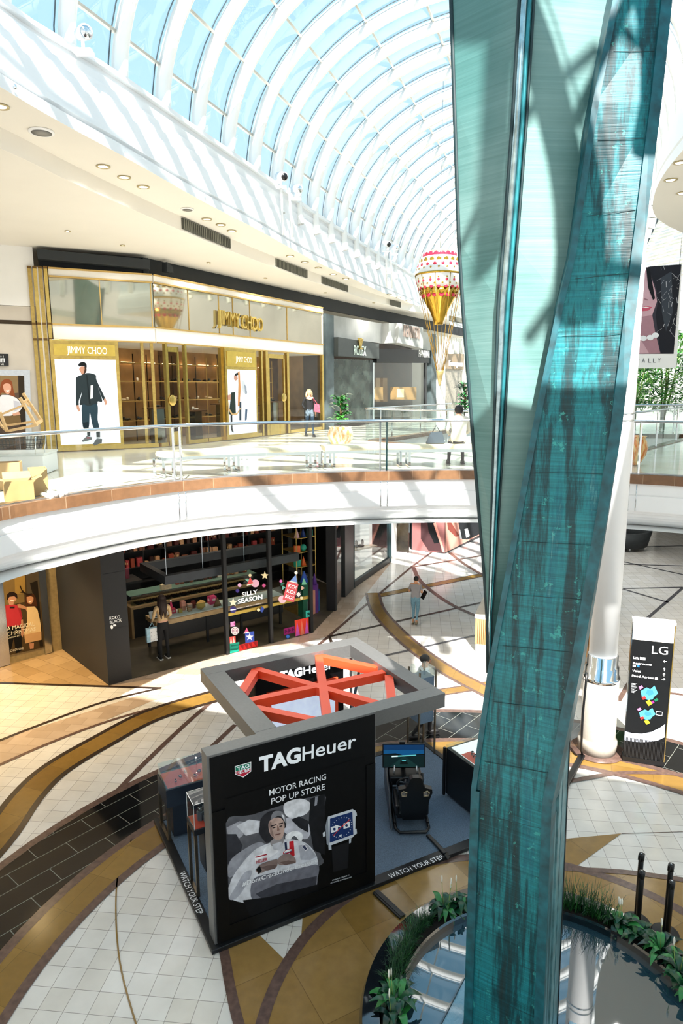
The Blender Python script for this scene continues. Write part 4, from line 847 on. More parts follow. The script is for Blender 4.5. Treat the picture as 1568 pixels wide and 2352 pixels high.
for i, (x, y, h) in enumerate(((.20, 1.12, .12), (.30, 1.18, .14), (.27, 1.04, .08))):
    t = thing('hexagonal_riser', ('grey hexagonal riser at the left inside the glass showcase', 'tallest grey hexagonal riser at the back inside the glass showcase', 'lowest grey hexagonal riser at the front inside the glass showcase')[i], 'display riser', L(x, y, 1.08), 0, 'hexagonal risers'); b = MB(); b.prism([L(x, y, 1.08) + Vector((.052 * math.cos(a), .052 * math.sin(a), 0)) for a in [6.2832 * k / 6 for k in range(6)]], (0, 0, h), M('#4a4e58', .5, na=.1)); b.build('riser', t)
    watch(L(x, y, 1.08 + h), 'steel watch on a hexagonal riser inside the tall showcase', 'watches on the hexagonal risers', 1.3)
# right-hand counter, mostly behind the copper shaft
cR = thing('white_topped_counter', 'black counter with a lit white display top right of the racing simulator', 'display counter', L(5.0, .95, .06), TP)
b = MB(); lbox(b, 4.47, 5.12, .30, 1.22, .10, .93, M('#11151a', .4, na=.1)); b.build('cabinet', cR, bev=.004)
b = MB(); lbox(b, 4.53, 5.1, .36, 1.16, .931, .945, M('#f5f5f5', .4, emit=.4, na=0)); lbox(b, 4.53, 4.75, .36, .9, .946, .95, ORG); b.build('display_bed', cR)
b = MB(); lbox(b, 4.47, 5.12, .30, 1.22, .93, .99, GLS); b.build('glass_lid', cR)
for x, y in ((4.45, 1.24), (4.45, .28)): b = MB(); lbox(b, x - .02, x + .02, y - .02, y + .02, .06, .93, FRMD); b.build('leg', cR)
for k in range(4): watch(L(4.62 + .02 * k, .5 + .1 * k, .951), 'watch lying in the white-topped counter beside the copper shaft', 'watches in the right counter', 1.3)
# blue-grey standing display at the back
cT = thing('standing_display', 'blue-grey standing display box on thin bronze poles at the far edge of the platform', 'display stand', L(4.95, 2.65, .06), TP)
b = MB(); lbox(b, 4.77, 5.08, 2.42, 2.72, .72, 1.62, M('#5d7388', .45, na=.08, ns=30)); b.build('box', cT)
for x in (4.74, 5.1):
    for y in (2.40, 2.76): b = MB(); lbox(b, x - .014, x + .014, y - .014, y + .014, .06, 1.75, BRONZE); b.build('pole', cT)
b = MB(); text('TAGHeuer', L(4.80, 2.415, 1.42), L(5.05, 2.415, 1.42), .03, TWB, mb=b, ext=.003); b.build('lettering', cT)
b = MB(); lbox(b, 4.76, 5.09, 2.41, 2.73, 1.63, 1.80, GLS); b.build('glass_box', cT)
# racing simulator
SB = M('#0b0c0e', .35, na=.2, ns=14); SG = M('#3a4048', .4, .2, na=.1)
sc_ = L(3.62, 1.15, .06); d_ = (L(4.2, 2.25) - L(3.55, .45)); d_.z = 0
SD = Vector((-.02, 1, 0)).normalized(); SX = Vector((SD.y, -SD.x, 0)); SO = G(948, 1918, .06)
def S(x, y, z): return SO + SX * x + SD * y + Vector((0, 0, z))
sim = thing('racing_simulator', 'black racing simulator rig with a bucket seat, steering wheel and screen', 'racing simulator', (SO.x, SO.y + .8, .06))
def sbeam(mb, a, b_, w, h, m): mb.beam(S(*a), S(*b_), w, h, m)
b = MB()
b.tube([S(-.26, 1.35, .05), S(-.26, .1, .05), S(-.20, -.0, .05), S(.20, -.0, .05), S(.26, .1, .05), S(.26, 1.35, .05)], .026, SB, n=10)
for sx_ in (-.26, .26):
    b.tube([S(sx_, .9, .06), S(sx_, .85, .30), S(sx_, .9, .50)], .022, SB, n=8); b.tube([S(sx_, .2, .08), S(sx_, .9, .10)], .022, SB, n=8)
b.tube([S(-.26, 1.33, .05), S(.26, 1.33, .05)], .024, SB); b.build('frame', sim)
b = MB(); b.prism([S(-.34, .6, .40), S(-.34, 1.35, .46), S(-.34, 1.35, .05), S(-.34, .1, .02)], SX * .04, SG); b.prism([S(.22, .8, .46), S(.22, 1.3, .46), S(.22, 1.35, .05), S(.22, .8, .02)], SX * .04, SB); b.box(S(-.04, .86, .50), (.50, .30, .08), SB); b.box(S(-.04, 1.20, .32), (.5, .05, .4), SB); b.build('cockpit_shell', sim, bev=.015)
b = MB(); R = Matrix.Rotation(math.radians(-62), 3, 'X'); wc = S(-.06, .36, .66)
b.tube([wc + R @ Vector((.15 * math.cos(a), .15 * math.sin(a), 0)) for a in [6.2832 * k / 24 for k in range(24)]], .017, SB, n=8, closed=True)
b.ball(wc, (.06, .05, .03), SG, R=R)
for a in (200, 340, 270): b.beam(wc, wc + R @ Vector((.145 * math.cos(math.radians(a)), .145 * math.sin(math.radians(a)), 0)), .035, .015, SG)
b.ball(wc + R @ Vector((.035, -.03, .03)), .012, RED); b.tube([wc, S(-.06, .78, .50)], .035, SB, n=10); b.build('steering_wheel', sim)
for x in (-.20, -.11, .02):
    b = MB(); b.box(S(x, .98, .14), (.07, .02, .12), CHROME); b.beam(S(x, .98, .08), S(x, 1.1, .03), .02, .02, SB); b.build('pedal', sim)
mc = (AY(927, 1735, 10.45)); b = MB()
mw = (AY(976, 1735, 10.45) - AY(878, 1735, 10.45)).length; mh = mw * .57
MR = Matrix.Rotation(math.radians(-6), 3, 'X')
b.box(mc, (mw, .04, mh), SB, R=MR); mon = b.build('monitor', sim, bev=.004)
def mp(u, v, o=.0): return mc + MR @ Vector((u * mw / 2 * .95, -.021 - o, v * mh / 2 * .93))
b = MB(); EMI = lambda c: M(c, .3, emit=.6, na=.1, ns=4)
b.poly([mp(-1, -1), mp(1, -1), mp(1, 0), mp(-1, 0)], EMI('#0a1e20')); b.poly([mp(-1, 0), mp(1, 0), mp(1, 1), mp(-1, 1)], EMI('#0d4a78')); b.poly([mp(-1, .55, .0005), mp(1, .55, .0005), mp(1, 1, .0005), mp(-1, 1, .0005)], EMI('#0b3158'))
b.poly([mp(-1, .02, .001), mp(1, .02, .001), mp(1, .2, .001), mp(.4, .12, .001), mp(0, .05, .001), mp(-.4, .25, .001), mp(-1, .2, .001)], EMI('#06100f')); b.poly([mp(-.7, -1, .001), mp(.75, -1, .001), mp(.06, -.05, .001), mp(-.04, -.05, .001)], EMI('#14302f'))
b.poly([mp(-.6, -.1, .002), mp(.6, .02, .002), mp(.6, .12, .002), mp(-.6, .02, .002)], EMI('#5fb6b6')); b.poly([mp(-.6, -.1, .003), mp(-.3, -.07, .003), mp(-.3, .05, .003), mp(-.6, .02, .003)], EMI('#d7efef'))
b.poly([mp(-.2, -.75, .002), mp(.2, -.75, .002), mp(.16, -.45, .002), mp(.08, -.33, .002), mp(-.08, -.33, .002), mp(-.16, -.45, .002)], EMI('#0b1414')); b.poly([mp(-.12, -.46, .003), mp(.12, -.46, .003), mp(.07, -.36, .003), mp(-.07, -.36, .003)], EMI('#4fa8ae'))
b.build('screen_image', mon); b = MB(); b.beam(mc + Vector((0, .04, -.1)), S(-.04, 1.2, .2), .08, .05, SB); b.tube([S(-.22, .8, .52), S(-.2, .93, .72)], .014, STEEL); b.tube([S(.16, .8, .52), S(.16, .93, .72)], .014, STEEL); b.build('monitor_mount', sim)
b = MB(); b.box(mc + Vector((-.03, 0, mh / 2 + .03)), (.09, .05, .045), SB); b.build('sensor', mon)
# bucket seat seen from behind
b = MB(); ol = [(-.17, 0), (.17, 0), (.21, .18), (.225, .45), (.265, .62), (.255, .70), (.15, .735), (.115, .80), (.095, .93), (.05, .965), (-.05, .965), (-.095, .93), (-.115, .80), (-.15, .735), (-.255, .70), (-.265, .62), (-.225, .45), (-.21, .18)]
def sp(u, v, o=0.0): return S(u + .02, .12 - v * .26 + o, .18 + v * .90)
hl = [[(s_ * .135, .56), (s_ * .20, .56), (s_ * .215, .63), (s_ * .18, .67), (s_ * .13, .64)] for s_ in (-1, 1)]
for o_, rev in ((0, 1), (.10, 0)):
    lp = [[Vector((p[0], p[1], 0)) for p in ol]] + [[Vector((p[0], p[1], 0)) for p in h] for h in hl]; al = [p for l in lp for p in l]
    b.add([sp(p.x, p.y, o_) for p in al], [tuple(t)[::-1] if rev else tuple(t) for t in tessellate_polygon(lp)], SB)
for lpq in [ol] + hl:
    n_ = len(lpq); b.add([sp(p[0], p[1], 0) for p in lpq] + [sp(p[0], p[1], .10) for p in lpq], [(i, (i + 1) % n_, n_ + (i + 1) % n_, n_ + i) for i in range(n_)], SB)
sbk = b.build('seat_back', sim)
for h in hl:
    b = MB(); b.tube([sp(p[0], p[1], -.005) for p in h], .010, M('#b9a98c', .4, .5), n=6, closed=True); b.build('belt_slot_ring', sbk)
b = MB(); b.box(S(.0, .42, .22), (.46, .5, .12), SB); b.box(S(-.22, .42, .30), (.07, .5, .18), SB); b.box(S(.24, .42, .30), (.07, .5, .18), SB); b.build('seat_cushion', sim, bev=.03)
cb = thing('cable_cover', 'black floor cable cover from the simulator down over the platform edge', 'cable cover', G(985, 1925, .06)); pts = [G(982, 1918, .075), G(1022, 1960, .09), G(1030, 1972, .03)]
b = MB(); b.beam(pts[0], pts[1], .07, .03, SB); b.beam(pts[1], pts[2], .09, .04, SB); b.build('cover', cb, bev=.01)
cb2 = thing('cable_cover', 'black floor cable cover from the billboard corner to the pool rim', 'cable cover', G(866, 2050, .0)); a_, c_ = G(862, 2048, .025), G(924, 2106, .025)
b = MB(); b.beam(a_, c_, .10, .026, SB); b.beam(a_ + Vector((0, 0, .014)), c_ + Vector((0, 0, .014)), .05, .012, SB); b.build('cover', cb2)
for t_, x, y, e_ in (('store_light', 1.2, 2.1, 30), ('store_light', 3.9, 1.6, 10)): pass
# ================================================================== LOWER SHOPS
KO = Vector((-5.083, 15.517, 0)); KD = Vector((.8012, .5984, 0)); KN = Vector((-.5984, .8012, 0)); KZ = math.atan2(KD.y, KD.x)
def K(x, y, z=0.0): return KO + KD * x + KN * y + Vector((0, 0, z))
def kbox(mb, x0, x1, y0, y1, z0, z1, mat=None): mb.box(K((x0 + x1) / 2, (y0 + y1) / 2, (z0 + z1) / 2), (x1 - x0, y1 - y0, z1 - z0), mat, rz=KZ)
PANEL = M('#1f2022', .6, na=.1, ns=60); CONC = M('#4c4536', .5, na=.35, ns=1.6); WOODC = M('#b19468', .5, na=.12, ns=8); DSH = M('#2a3036', .5, na=.1)
def vwall(pts, z0, z1, mat, name, kind='structure', th=.12, parent=None):
    b = MB(); P = [Vector((p[0], p[1], 0)) for p in pts]
    for a, c in zip(P[:-1], P[1:]):
        d = (c - a); m_ = (a + c) / 2; b.box((m_.x, m_.y, (z0 + z1) / 2), (d.length, th, z1 - z0), mat, rz=math.atan2(d.y, d.x))
    return b.build(name, parent, kind=kind)
# black side wall block of the chocolate shop
b = MB(); blk = [Vector((-5.52, 15.15, .012)), Vector((-5.083, 15.517, .012)), Vector((-7.0, 17.95, .012)), Vector((-7.58, 17.50, .012))]
b.prism(blk, (0, 0, 4.03), PANEL); blkw = b.build('wall_shop_side', kind='structure')
b = MB(); cD = (blk[1] - blk[0]).normalized(); cN = Vector((cD.y, -cD.x, 0)); WHT = M('#f2efe6', .4, emit=.3, na=0)
ttx('KOKO', (251, 1423), (275, 1420), .075, mb=b, plane=blk[0], n=cN, mat=WHT, off=.01); ttx('BLACK', (252, 1433), (279, 1427), .075, mb=b, plane=blk[0], n=cN, mat=WHT, off=.01)
kt_ = b; b = MB(); b.ball(VP(256, 1440, blk[0], cN) + cN * .01, (.035, .01, .05), WHT, n=8); b.ball(VP(262, 1436, blk[0], cN) + cN * .01, (.05, .01, .025), WHT, n=8)
ksg = thing('shop_name_sign', 'small white shop lettering with a cocoa bean emblem on the black wall end', 'sign', (-5.3, 15.3, 1.3)); b.build('bean_emblem', ksg); kt_.build('lettering', ksg)
sb = MB()
for z in (1.35, 2.7): sb.box((blk[0] + blk[1]) / 2 + Vector((0, 0, z)) + cN * .001, ((blk[1] - blk[0]).length, .004, .008), BLACK, rz=math.atan2(cD.y, cD.x))
sb.build('wall_shop_joint', kind='structure')
# interior of the chocolate shop
b = MB(); b.flat([(-5.07, 15.53)] + [tuple(K(*p)[:2]) for p in ((5.23, -.06), (6.95, 1.2), (12, 6), (12, 8.5), (-2.5, 8.5))] + [(-7.4, 17.75)], .014, CONC); b.build('floor_shop', kind='structure')
vwall([K(-2.6, 3.0), K(-3.2, 7.6), K(9.0, 7.6), K(8.4, 2.6)], 0, 4.04, BLACKM, 'wall_shop_back')
fac = thing('shop_glass_front', 'black-framed glass shop front covered with colourful festive stickers', 'shop window', K(3.9, 0), KZ)
for x in (2.56, 3.90, 5.23): b = MB(); kbox(b, x - .045, x + .045, -.06, .06, .012, 4.04, BLACKM); b.build('post', fac)
for x0, x1 in ((2.61, 3.85), (3.95, 5.18)): b = MB(); kbox(b, x0, x1, -.006, .006, .03, 4.02, GLD); b.build('glass_pane', fac)
b = MB(); kbox(b, 2.61, 5.18, .03, .09, 1.02, 1.10, M('#c8a64e', .3, .5, na=.1)); b.build('brass_rail', fac)
fP = K(2.6, -.012); fN = -KN
c5 = crop(500, 1300, .1467)
def star(cx, cy, r, n=5, k=.42, a0=-1.57): return [(cx + (r if i % 2 == 0 else r * k) * math.cos(a0 + 3.1416 * i / n), cy + (r if i % 2 == 0 else r * k) * math.sin(a0 + 3.1416 * i / n)) for i in range(2 * n)]
sk = [('#e8b4c8', c5(*regular(585, 272, 62, 16))), ('#e05a5c', c5((505, 170), (560, 275), (455, 295))), ('#f5f0dc', c5((455, 292), (558, 272), (556, 288), (452, 308))), ('#efe2b6', c5(*regular(504, 146, 24, 12))), ('#e8b4d8', c5(*regular(340, 300, 30, 14))), ('#f0dfae', c5(*star(735, 150, 68))), ('#d65d92', c5(*star(722, 305, 34, 8, .6))), ('#473a86', c5(*star(307, 388, 36, 8, .6))), ('#f3f0d2', c5(*star(240, 570, 72))), ('#3c3577', c5(*regular(240, 682, 52, 18))), ('#e8ecf2', c5((195, 680), (285, 668), (286, 684), (196, 700))), ('#efe2b6', c5(*regular(637, 688, 25, 12))), ('#3a4f9e', c5((655, 700), (690, 630), (728, 668), (695, 728))),
      ('#7fc9bd', c5((425, 210), (490, 210), (470, 250))), ('#e49ad0', c5((196, 880), (268, 865), (272, 940), (200, 952))), ('#c64f96', c5((240, 905), (272, 875), (272, 935))), ('#3c3f48', c5(*regular(270, 1012, 74, 8, .3))), ('#f3ece8', c5(*regular(268, 1014, 62, 20))), ('#b2788e', c5(*regular(268, 1014, 50, 20))), ('#f3ece8', c5(*regular(268, 1014, 38, 20))), ('#b2788e', c5(*regular(268, 1014, 26, 16))), ('#f3ece8', c5(*regular(268, 1014, 14, 12))),
      ('#e4574f', c5((180, 1110), (275, 1095), (280, 1200), (188, 1214))), ('#f7d9cf', c5((205, 1108), (225, 1210), (190, 1214))), ('#f7d9cf', c5((245, 1102), (268, 1202), (232, 1208))), ('#1f9d86', c5((186, 1216), (334, 1188), (334, 1345), (192, 1382))), ('#0e6f62', c5((200, 1240), (334, 1225), (334, 1240), (205, 1262))), ('#0e6f62', c5((195, 1300), (300, 1290), (334, 1262), (334, 1282), (300, 1312), (195, 1322))), ('#d52d2c', c5((336, 1235), (618, 1166), (620, 1268), (338, 1342))), ('#9c1c22', c5((345, 1245), (405, 1225), (400, 1315))), ('#9c1c22', c5((408, 1222), (470, 1208), (466, 1300))), ('#9c1c22', c5((475, 1206), (538, 1190), (534, 1282))), ('#9c1c22', c5((545, 1188), (610, 1172), (606, 1265))),
      ('#3d55b5', c5((425, 1040), (565, 1020), (572, 1180), (432, 1210))), ('#f7f9fc', c5(*star(497, 1112, 62))), ('#e0628e', c5((450, 960), (490, 1040), (410, 1052))), ('#f5eef0', c5((405, 1046), (492, 1030), (492, 1044), (405, 1060))),
      ('#efc3cf', c5(*regular(1010, 520, 62, 18))), ('#e4636a', c5((1088, 238), (1262, 282), (1190, 566), (1014, 522))), ('#7f9fdc', c5((1222, 135), (1242, 268), (1130, 235))), ('#f4f2ec', c5((1118, 228), (1246, 258), (1244, 276), (1114, 244))), ('#f2f2ea', c5(*regular(1224, 106, 26, 12))), ('#e37bc4', c5(*star(987, 238, 30, 8, .6))), ('#3c7565', c5((985, 255), (1048, 275), (985, 310))), ('#6fb0a4', c5((1005, 305), (1060, 335), (1003, 378))), ('#2c3030', c5((1232, 392), (1305, 388), (1303, 494), (1228, 498))), ('#f3efe9', c5(*star(1260, 445, 42, 8, .6))), ('#efe2b6', c5(*regular(1308, 500, 24, 12))), ('#6aa98c', c5((1342, 185), (1395, 290), (1310, 296))), ('#d8ac9a', c5((1305, 310), (1360, 345), (1305, 380))),
      ('#3fb5a2', c5((1375, 705), (1458, 690), (1458, 790), (1378, 806))), ('#17423b', c5(*star(1420, 752, 36))), ('#e9442f', c5((1203, 852), (1420, 804), (1424, 1052), (1214, 1104))), ('#d55fbc', c5((1240, 870), (1285, 1086), (1216, 1102))), ('#f08164', c5((1312, 846), (1355, 1070), (1290, 1084))), ('#d55fbc', c5((1388, 825), (1424, 1050), (1362, 1066))), ('#8e1f63', c5((1030, 985), (1200, 940), (1206, 1040), (1036, 1082))), ('#5f1246', c5((1045, 990), (1090, 1020), (1045, 1060))), ('#5f1246', c5((1100, 975), (1145, 1005), (1100, 1048))), ('#5f1246', c5((1155, 962), (1198, 990), (1155, 1030))), ('#173f8c', c5(*regular(1095, 1105, 34, 16))), ('#4f86e2', c5(*regular(1095, 1105, 26, 16)))]
grp_ = []
for c, pts in sk:
    bx = (min(p[0] for p in pts), min(p[1] for p in pts), max(p[0] for p in pts), max(p[1] for p in pts)); cx, cy = (bx[0] + bx[2]) / 2, (bx[1] + bx[3]) / 2
    for g_ in grp_:
        gb = g_[0]
        if gb[0] - .5 <= cx <= gb[2] + .5 and gb[1] - .5 <= cy <= gb[3] + .5: g_[1].append((c, pts)); break
    else: grp_.append((bx, [(c, pts)]))
for i_, (gb, ps) in enumerate(grp_): tart(ps, 'festive_sticker', fac, fP, fN, .002 + .0004 * (i_ % 5), .0006)
b = MB(); SW = M('#ffffff', .5, emit=.15, na=0)
def tk(s, a, c, h, bold=.02): ttx(s, c5(a)[0], c5(c)[0], h, mb=b, plane=fP, n=fN, mat=SW, bold=bold, off=.022)
tk('SILLY', (372, 478), (615, 430), .12); tk('SEASON', (305, 590), (692, 512), .13); tk('discover a very merry adventure', (288, 668), (705, 578), .025, .005)
b.build('lettering', fac); b = MB()
for y in (0, 82, 165):
    A_0 = c5((1088 - y * .27, 325 + y))[0]; B_0 = c5((1212 - y * .27, 362 + y))[0]; ttx('KO!', A_0, B_0, .10, mb=b, plane=fP, n=fN, mat=SW, bold=.02, off=.022)
b.build('lettering', fac)
# recessed entrance with brass shelf of decorations
ent = thing('black_door_post', 'thick black post beside the recessed shop entrance', 'post', K(6.87, 1.24), KZ); b = MB(); b.box(K(6.87, 1.24, 2.03), (.14, .3, 4.03), BLACKM, rz=KZ + .6); b.build('post', ent)
shf = thing('brass_shelf_tower', 'tall brass shelf tower of coloured festive ornaments inside the shop entrance', 'shelf', K(6.1, 1.9), KZ)
b = MB()
for x, y in ((5.75, 1.5), (6.45, 1.5), (5.75, 2.3), (6.45, 2.3)): b.beam(K(x, y, .01), K(x, y, 3.9), .025, .025, BRASS)
for z in (.02, 1.5, 1.95, 2.4, 2.85, 3.3, 3.75): kbox(b, 5.74, 6.46, 1.49, 2.31, z, z + .02, BRASS)
b.build('rack', shf)
random.seed(12); cols = ['#1a7a5c', '#c33b8c', '#2a55b8', '#d9a0a8', '#5b2f8f', '#e2682f', '#7a1f3f', '#1fa08a', '#e4b7c4', '#203a7a']
for z in (1.52, 1.97, 2.42, 2.87, 3.32):
    for x in (5.85, 6.08, 6.32):
        c = random.choice(cols); t = thing('festive_ornament', 'bright paper ornament standing on the brass shelf tower', 'ornament', K(x, 1.62, z), 0, 'ornaments on the brass tower'); b = MB(); k = random.randrange(3)
        p = K(x, 1.62, z)
        if k == 0: b.lathe(p, [(.09, 0), (.005, .28)], M(c, .5, na=.1), 16)
        elif k == 1: b.box(p + Vector((0, 0, .10)), (.18, .12, .20), M(c, .5, na=.1), rz=random.random())
        else: b.ball(p + Vector((0, 0, .11)), (.10, .06, .11), M(c, .4, na=.1), n=12)
        b.build('body', t)
for i, (x, y, w_, h, c) in enumerate(((5.85, 1.25, .28, 1.1, '#176148'), (6.15, 1.35, .2, .75, '#d0907c'), (6.33, 1.4, .18, .9, '#6b3a94'), (6.5, 1.55, .2, .65, '#2b62a8'), (5.95, 1.2, .22, .5, '#c777b8'))):
    t = thing('display_block', ('tall dark green block below the brass shelf tower', 'salmon display block below the brass shelf tower', 'violet display block below the brass shelf tower', 'blue display block beside the thick black post', 'pink display block in front of the dark green one')[i], 'display block', K(x, y), 0); b = MB(); b.box(K(x, y, h / 2 + .015), (w_, w_, h), M(c, .5, na=.1), rz=KZ + .3 * i); b.build('block', t)
    if i in (0, 2, 4): b = MB(); b.lathe(K(x, y, h + .015), [(w_ * .5, 0), (.01, .34)], M(cols[i + 2], .5), 16); b.build('cone', t)
# canopy ring over the counter
ring = thing('hanging_shelf_frame', 'large dark grey rectangular shelf frame hung above the shop counter', 'hanging shelf', K(2.4, 1.0, 2.3), KZ)
for x0, x1, y0, y1 in ((1.04, 5.0, .20, .36), (1.04, 5.0, 1.74, 1.90), (1.04, 1.2, .36, 1.74)): b = MB(); kbox(b, x0, x1, y0, y1, 2.12, 2.34, DSH); b.build('beam', ring)
for x, y in ((2.1, .28), (1.12, .28), (3.3, .28), (1.12, 1.8), (3.0, 1.8)): b = MB(); b.beam(K(x, y, 2.3), K(x, y, 4.04), .012, .012, STEEL); b.build('hanger', ring)
# counters
fc = thing('front_shop_counter', 'pale timber-topped shop counter on black legs behind the standing customer', 'counter', K(2.4, 1.4), KZ)
b = MB(); kbox(b, 1.08, 5.0, 1.05, 1.80, .78, .90, WOODC); b.build('timber_top', fc); b = MB(); kbox(b, 1.25, 5.0, 1.12, 1.76, .36, .78, BLACKM); b.build('dark_apron', fc)
for x, y in ((1.13, 1.10), (1.13, 1.75), (2.55, 1.12), (3.6, 1.12), (4.9, 1.12)): b = MB(); kbox(b, x - .03, x + .03, y - .03, y + .03, .015, .78, BLACKM); b.build('leg', fc)
b = MB(); kbox(b, 1.5, 5.0, 1.12, 1.72, .901, .915, M('#e8eef2', .3, na=.05)); b.build('white_tray', fc)
b = MB(); b.prism([K(1.5, 1.10, .915), K(5.0, 1.10, .915), K(5.0, 1.25, 1.12), K(1.5, 1.25, 1.12)], KN * .01, GLS); b.build('glass_guard', fc)
bc = thing('back_shop_counter', 'timber-topped rear shop counter loaded with chocolates behind glass', 'counter', K(2.4, 2.9), KZ)
b = MB(); kbox(b, .95, 5.0, 2.56, 3.25, .86, .93, WOODC); kbox(b, .95, 1.02, 2.56, 3.25, .015, .86, WOODC); b.build('timber_top', bc); b = MB(); kbox(b, 1.02, 5.0, 2.62, 3.2, .015, .86, BLACKM); b.build('dark_body', bc)
b = MB(); kbox(b, .98, 5.0, 2.66, 3.2, 1.22, 1.235, M('#6b8a80', .1, na=.05)); b.build('glass_shelf', bc); b = MB(); b.box(K(3, 2.64, 1.08), (4.0, .01, .28), GLS, rz=KZ); b.build('glass_guard', bc)
random.seed(21); CH = ['#2a1710', '#3d2415', '#1c0f0b', '#5a3720']
def item(kind, lab, cat, grp, p, d, col, extra=None, rz=None):
    b = MB(); p = Vector(p); b.box(p + Vector((0, 0, d[2] / 2)), d, M(col, .4, na=.15, ns=20), rz=KZ if rz is None else rz)
    if extra: b.box(p + Vector((0, 0, d[2] * .6)), (d[0] * 1.02, d[1] * 1.02, d[2] * .25), M(extra, .4))
    o = b.build(kind); at_base(o, p); return tag(o, lab, cat, grp)
for k in range(14):
    p = K(1.3 + .27 * k, 2.85, .932); b = MB(); b.box(p + Vector((0, 0, .012)), (.22, .3, .02), M('#15100c', .5), rz=KZ)
    for q in range(6): b.ball(p + KD * (-.08 + .08 * (q % 3)) + KN * (-.06 + .12 * (q // 3)) + Vector((0, 0, .04)), (.035, .035, .022), M(random.choice(CH), .4), n=6)
    o = b.build('chocolate_tray'); at_base(o, p); tag(o, 'dark tray of chocolates on the rear shop counter', 'tray', 'chocolate trays on the rear counter')
for k in range(16): item('chocolate_box', 'small dark and copper box on the glass shelf of the rear counter', 'box', 'boxes on the rear glass shelf', K(2.5 + .15 * k, 2.95, 1.24), (.1, .1, random.uniform(.06, .2)), random.choice(('#5a2a1c', '#7a4a34', '#c9a27c', '#20150f', '#8a3a2c')), random.choice((None, '#d9b26a')))
item('folded_napkins', 'stack of pale folded paper on the rear shop counter', 'paper', None, K(2.05, 2.7, 1.24), (.3, .12, .16), '#d6c8a4')
item('menu_stand', 'pale upright menu card at the right end of the rear counter', 'sign', None, K(3.9, 2.9, 1.24), (.22, .02, .34), '#e3dac6')
for k, (x, y, c, d) in enumerate(((1.72, 1.50, '#e0365c', (.16, .14, .12)), (2.05, 1.55, '#c98a78', (.12, .12, .26)), (2.22, 1.5, '#d9b4a0', (.12, .12, .16)), (2.36, 1.55, '#7c3a34', (.10, .10, .2)), (2.95, 1.6, '#e8487c', (.20, .18, .22)), (1.9, 1.4, '#c7a24b', (.1, .1, .1)), (2.15, 1.36, '#b58a6a', (.1, .1, .1)))):
    item('gift_box', ('pink gift box nearest the customer on the front counter', 'tall patterned box in the middle of the front counter', 'cream patterned box on the front counter', 'dark red narrow box on the front counter', 'large bright pink cube box at the right of the front counter', 'small gold tin at the front of the counter', 'small tan tin at the front of the counter')[k], 'box', 'gift boxes on the front counter', K(x, y, .916), d, c, '#f3d6da' if k in (0, 4) else None)
b = MB(); p = K(1.74, 1.62, .916); b.lathe(p, [(.08, 0), (.01, .30)], M('#e23a72', .4), 14); b.ball(p + Vector((0, 0, .31)), .02, WHT); o = b.build('paper_cone_tree'); at_base(o, p); tag(o, 'pink paper cone tree on the front counter', 'ornament')
b = MB(); p = K(2.45, 1.25, .916); b.prism([p + KD * (.15 * math.cos(a)) + Vector((0, 0, .15 + .15 * math.sin(a))) for a in [6.2832 * k / 6 + .52 for k in range(6)]], KN * .03, M('#8a6a30', .15, .6)); o = b.build('hexagonal_mirror'); at_base(o, p); tag(o, 'gold-tinted hexagonal mirror on the front counter', 'mirror')
b = MB(); p = K(2.95, 1.25, .916); b.prism([p - KD * .13, p + KD * .13, p + Vector((0, 0, .26))], KN * .03, M('#6a4526', .3, .3)); o = b.build('triangular_stand'); at_base(o, p); tag(o, 'bronze triangular stand right of the hexagonal mirror', 'ornament')
b = MB(); p = K(1.22, 1.42, .90); b.box(p + Vector((0, 0, .10)), (.34, .03, .2), M('#b9c6cc', .2, na=.1), R=Matrix.Rotation(KZ, 3, 'Z') @ Matrix.Rotation(-.5, 3, 'X')); b.box(p + Vector((0, 0, .03)), (.1, .1, .06), BLACKM, rz=KZ); o = b.build('payment_terminal'); at_base(o, p); tag(o, 'tilted payment screen at the left end of the front counter', 'screen')
# back shelves of the shop
bs = thing('rear_shelving', 'black wall shelving with dim rows of boxed chocolates at the back of the shop', 'shelving', K(2.5, 5.2), KZ); b = MB()
for z in (.4, .9, 1.4, 1.9, 2.4, 2.9, 3.4): kbox(b, -1.5, 7.6, 4.9, 5.3, z, z + .03, BLACKM)
for x in (-1.5, 0, 1.5, 3, 4.5, 6, 7.57): kbox(b, x, x + .03, 4.9, 5.3, .015, 3.9, BLACKM)
kbox(b, -1.5, 7.6, 5.3, 5.34, .015, 3.9, BLACKM); b.build('shelves', bs)
random.seed(33)
for z in (1.43, 1.93, 2.43, 2.93):
    x = -.3
    while x < 7.2:
        w_ = random.uniform(.10, .22); c = random.choice(('#7a2f22', '#a34a34', '#c58d6b', '#3a1e17', '#5b1f1c', '#d8a97e', '#1e1512', '#8a5a44', '#c04a50'))
        item('boxed_chocolate', 'dim boxed chocolate on the rear wall shelving', 'box', 'boxes on the rear wall shelving', K(x, 5.02, z), (w_ * .9, .14, random.uniform(.12, .30)), c, random.choice((None, None, '#e0bb86'))); x += w_ + random.uniform(.02, .12)
xt = thing('mini_fir_tree', 'small golden decorative fir tree at the left inside the chocolate shop', 'ornament', K(.45, 3.05), 0); b = MB()
for k in range(7): b.lathe(K(.45, 3.05, .9 + k * .22), [(.22 - k * .026, 0), (.05, .26)], M('#8c6a3c', .5, na=.5, ns=30), 12)
b.build('tiers', xt); b = MB(); b.tube([K(.45, 3.05, .015), K(.45, 3.05, 1.0)], .03, BLACKM); b.build('stem', xt)
item('red_gift_house', 'red house-shaped gift box on the left-hand shelf of the shop', 'box', None, K(.95, 3.5, 1.5), (.3, .25, .3), '#c23a2a')
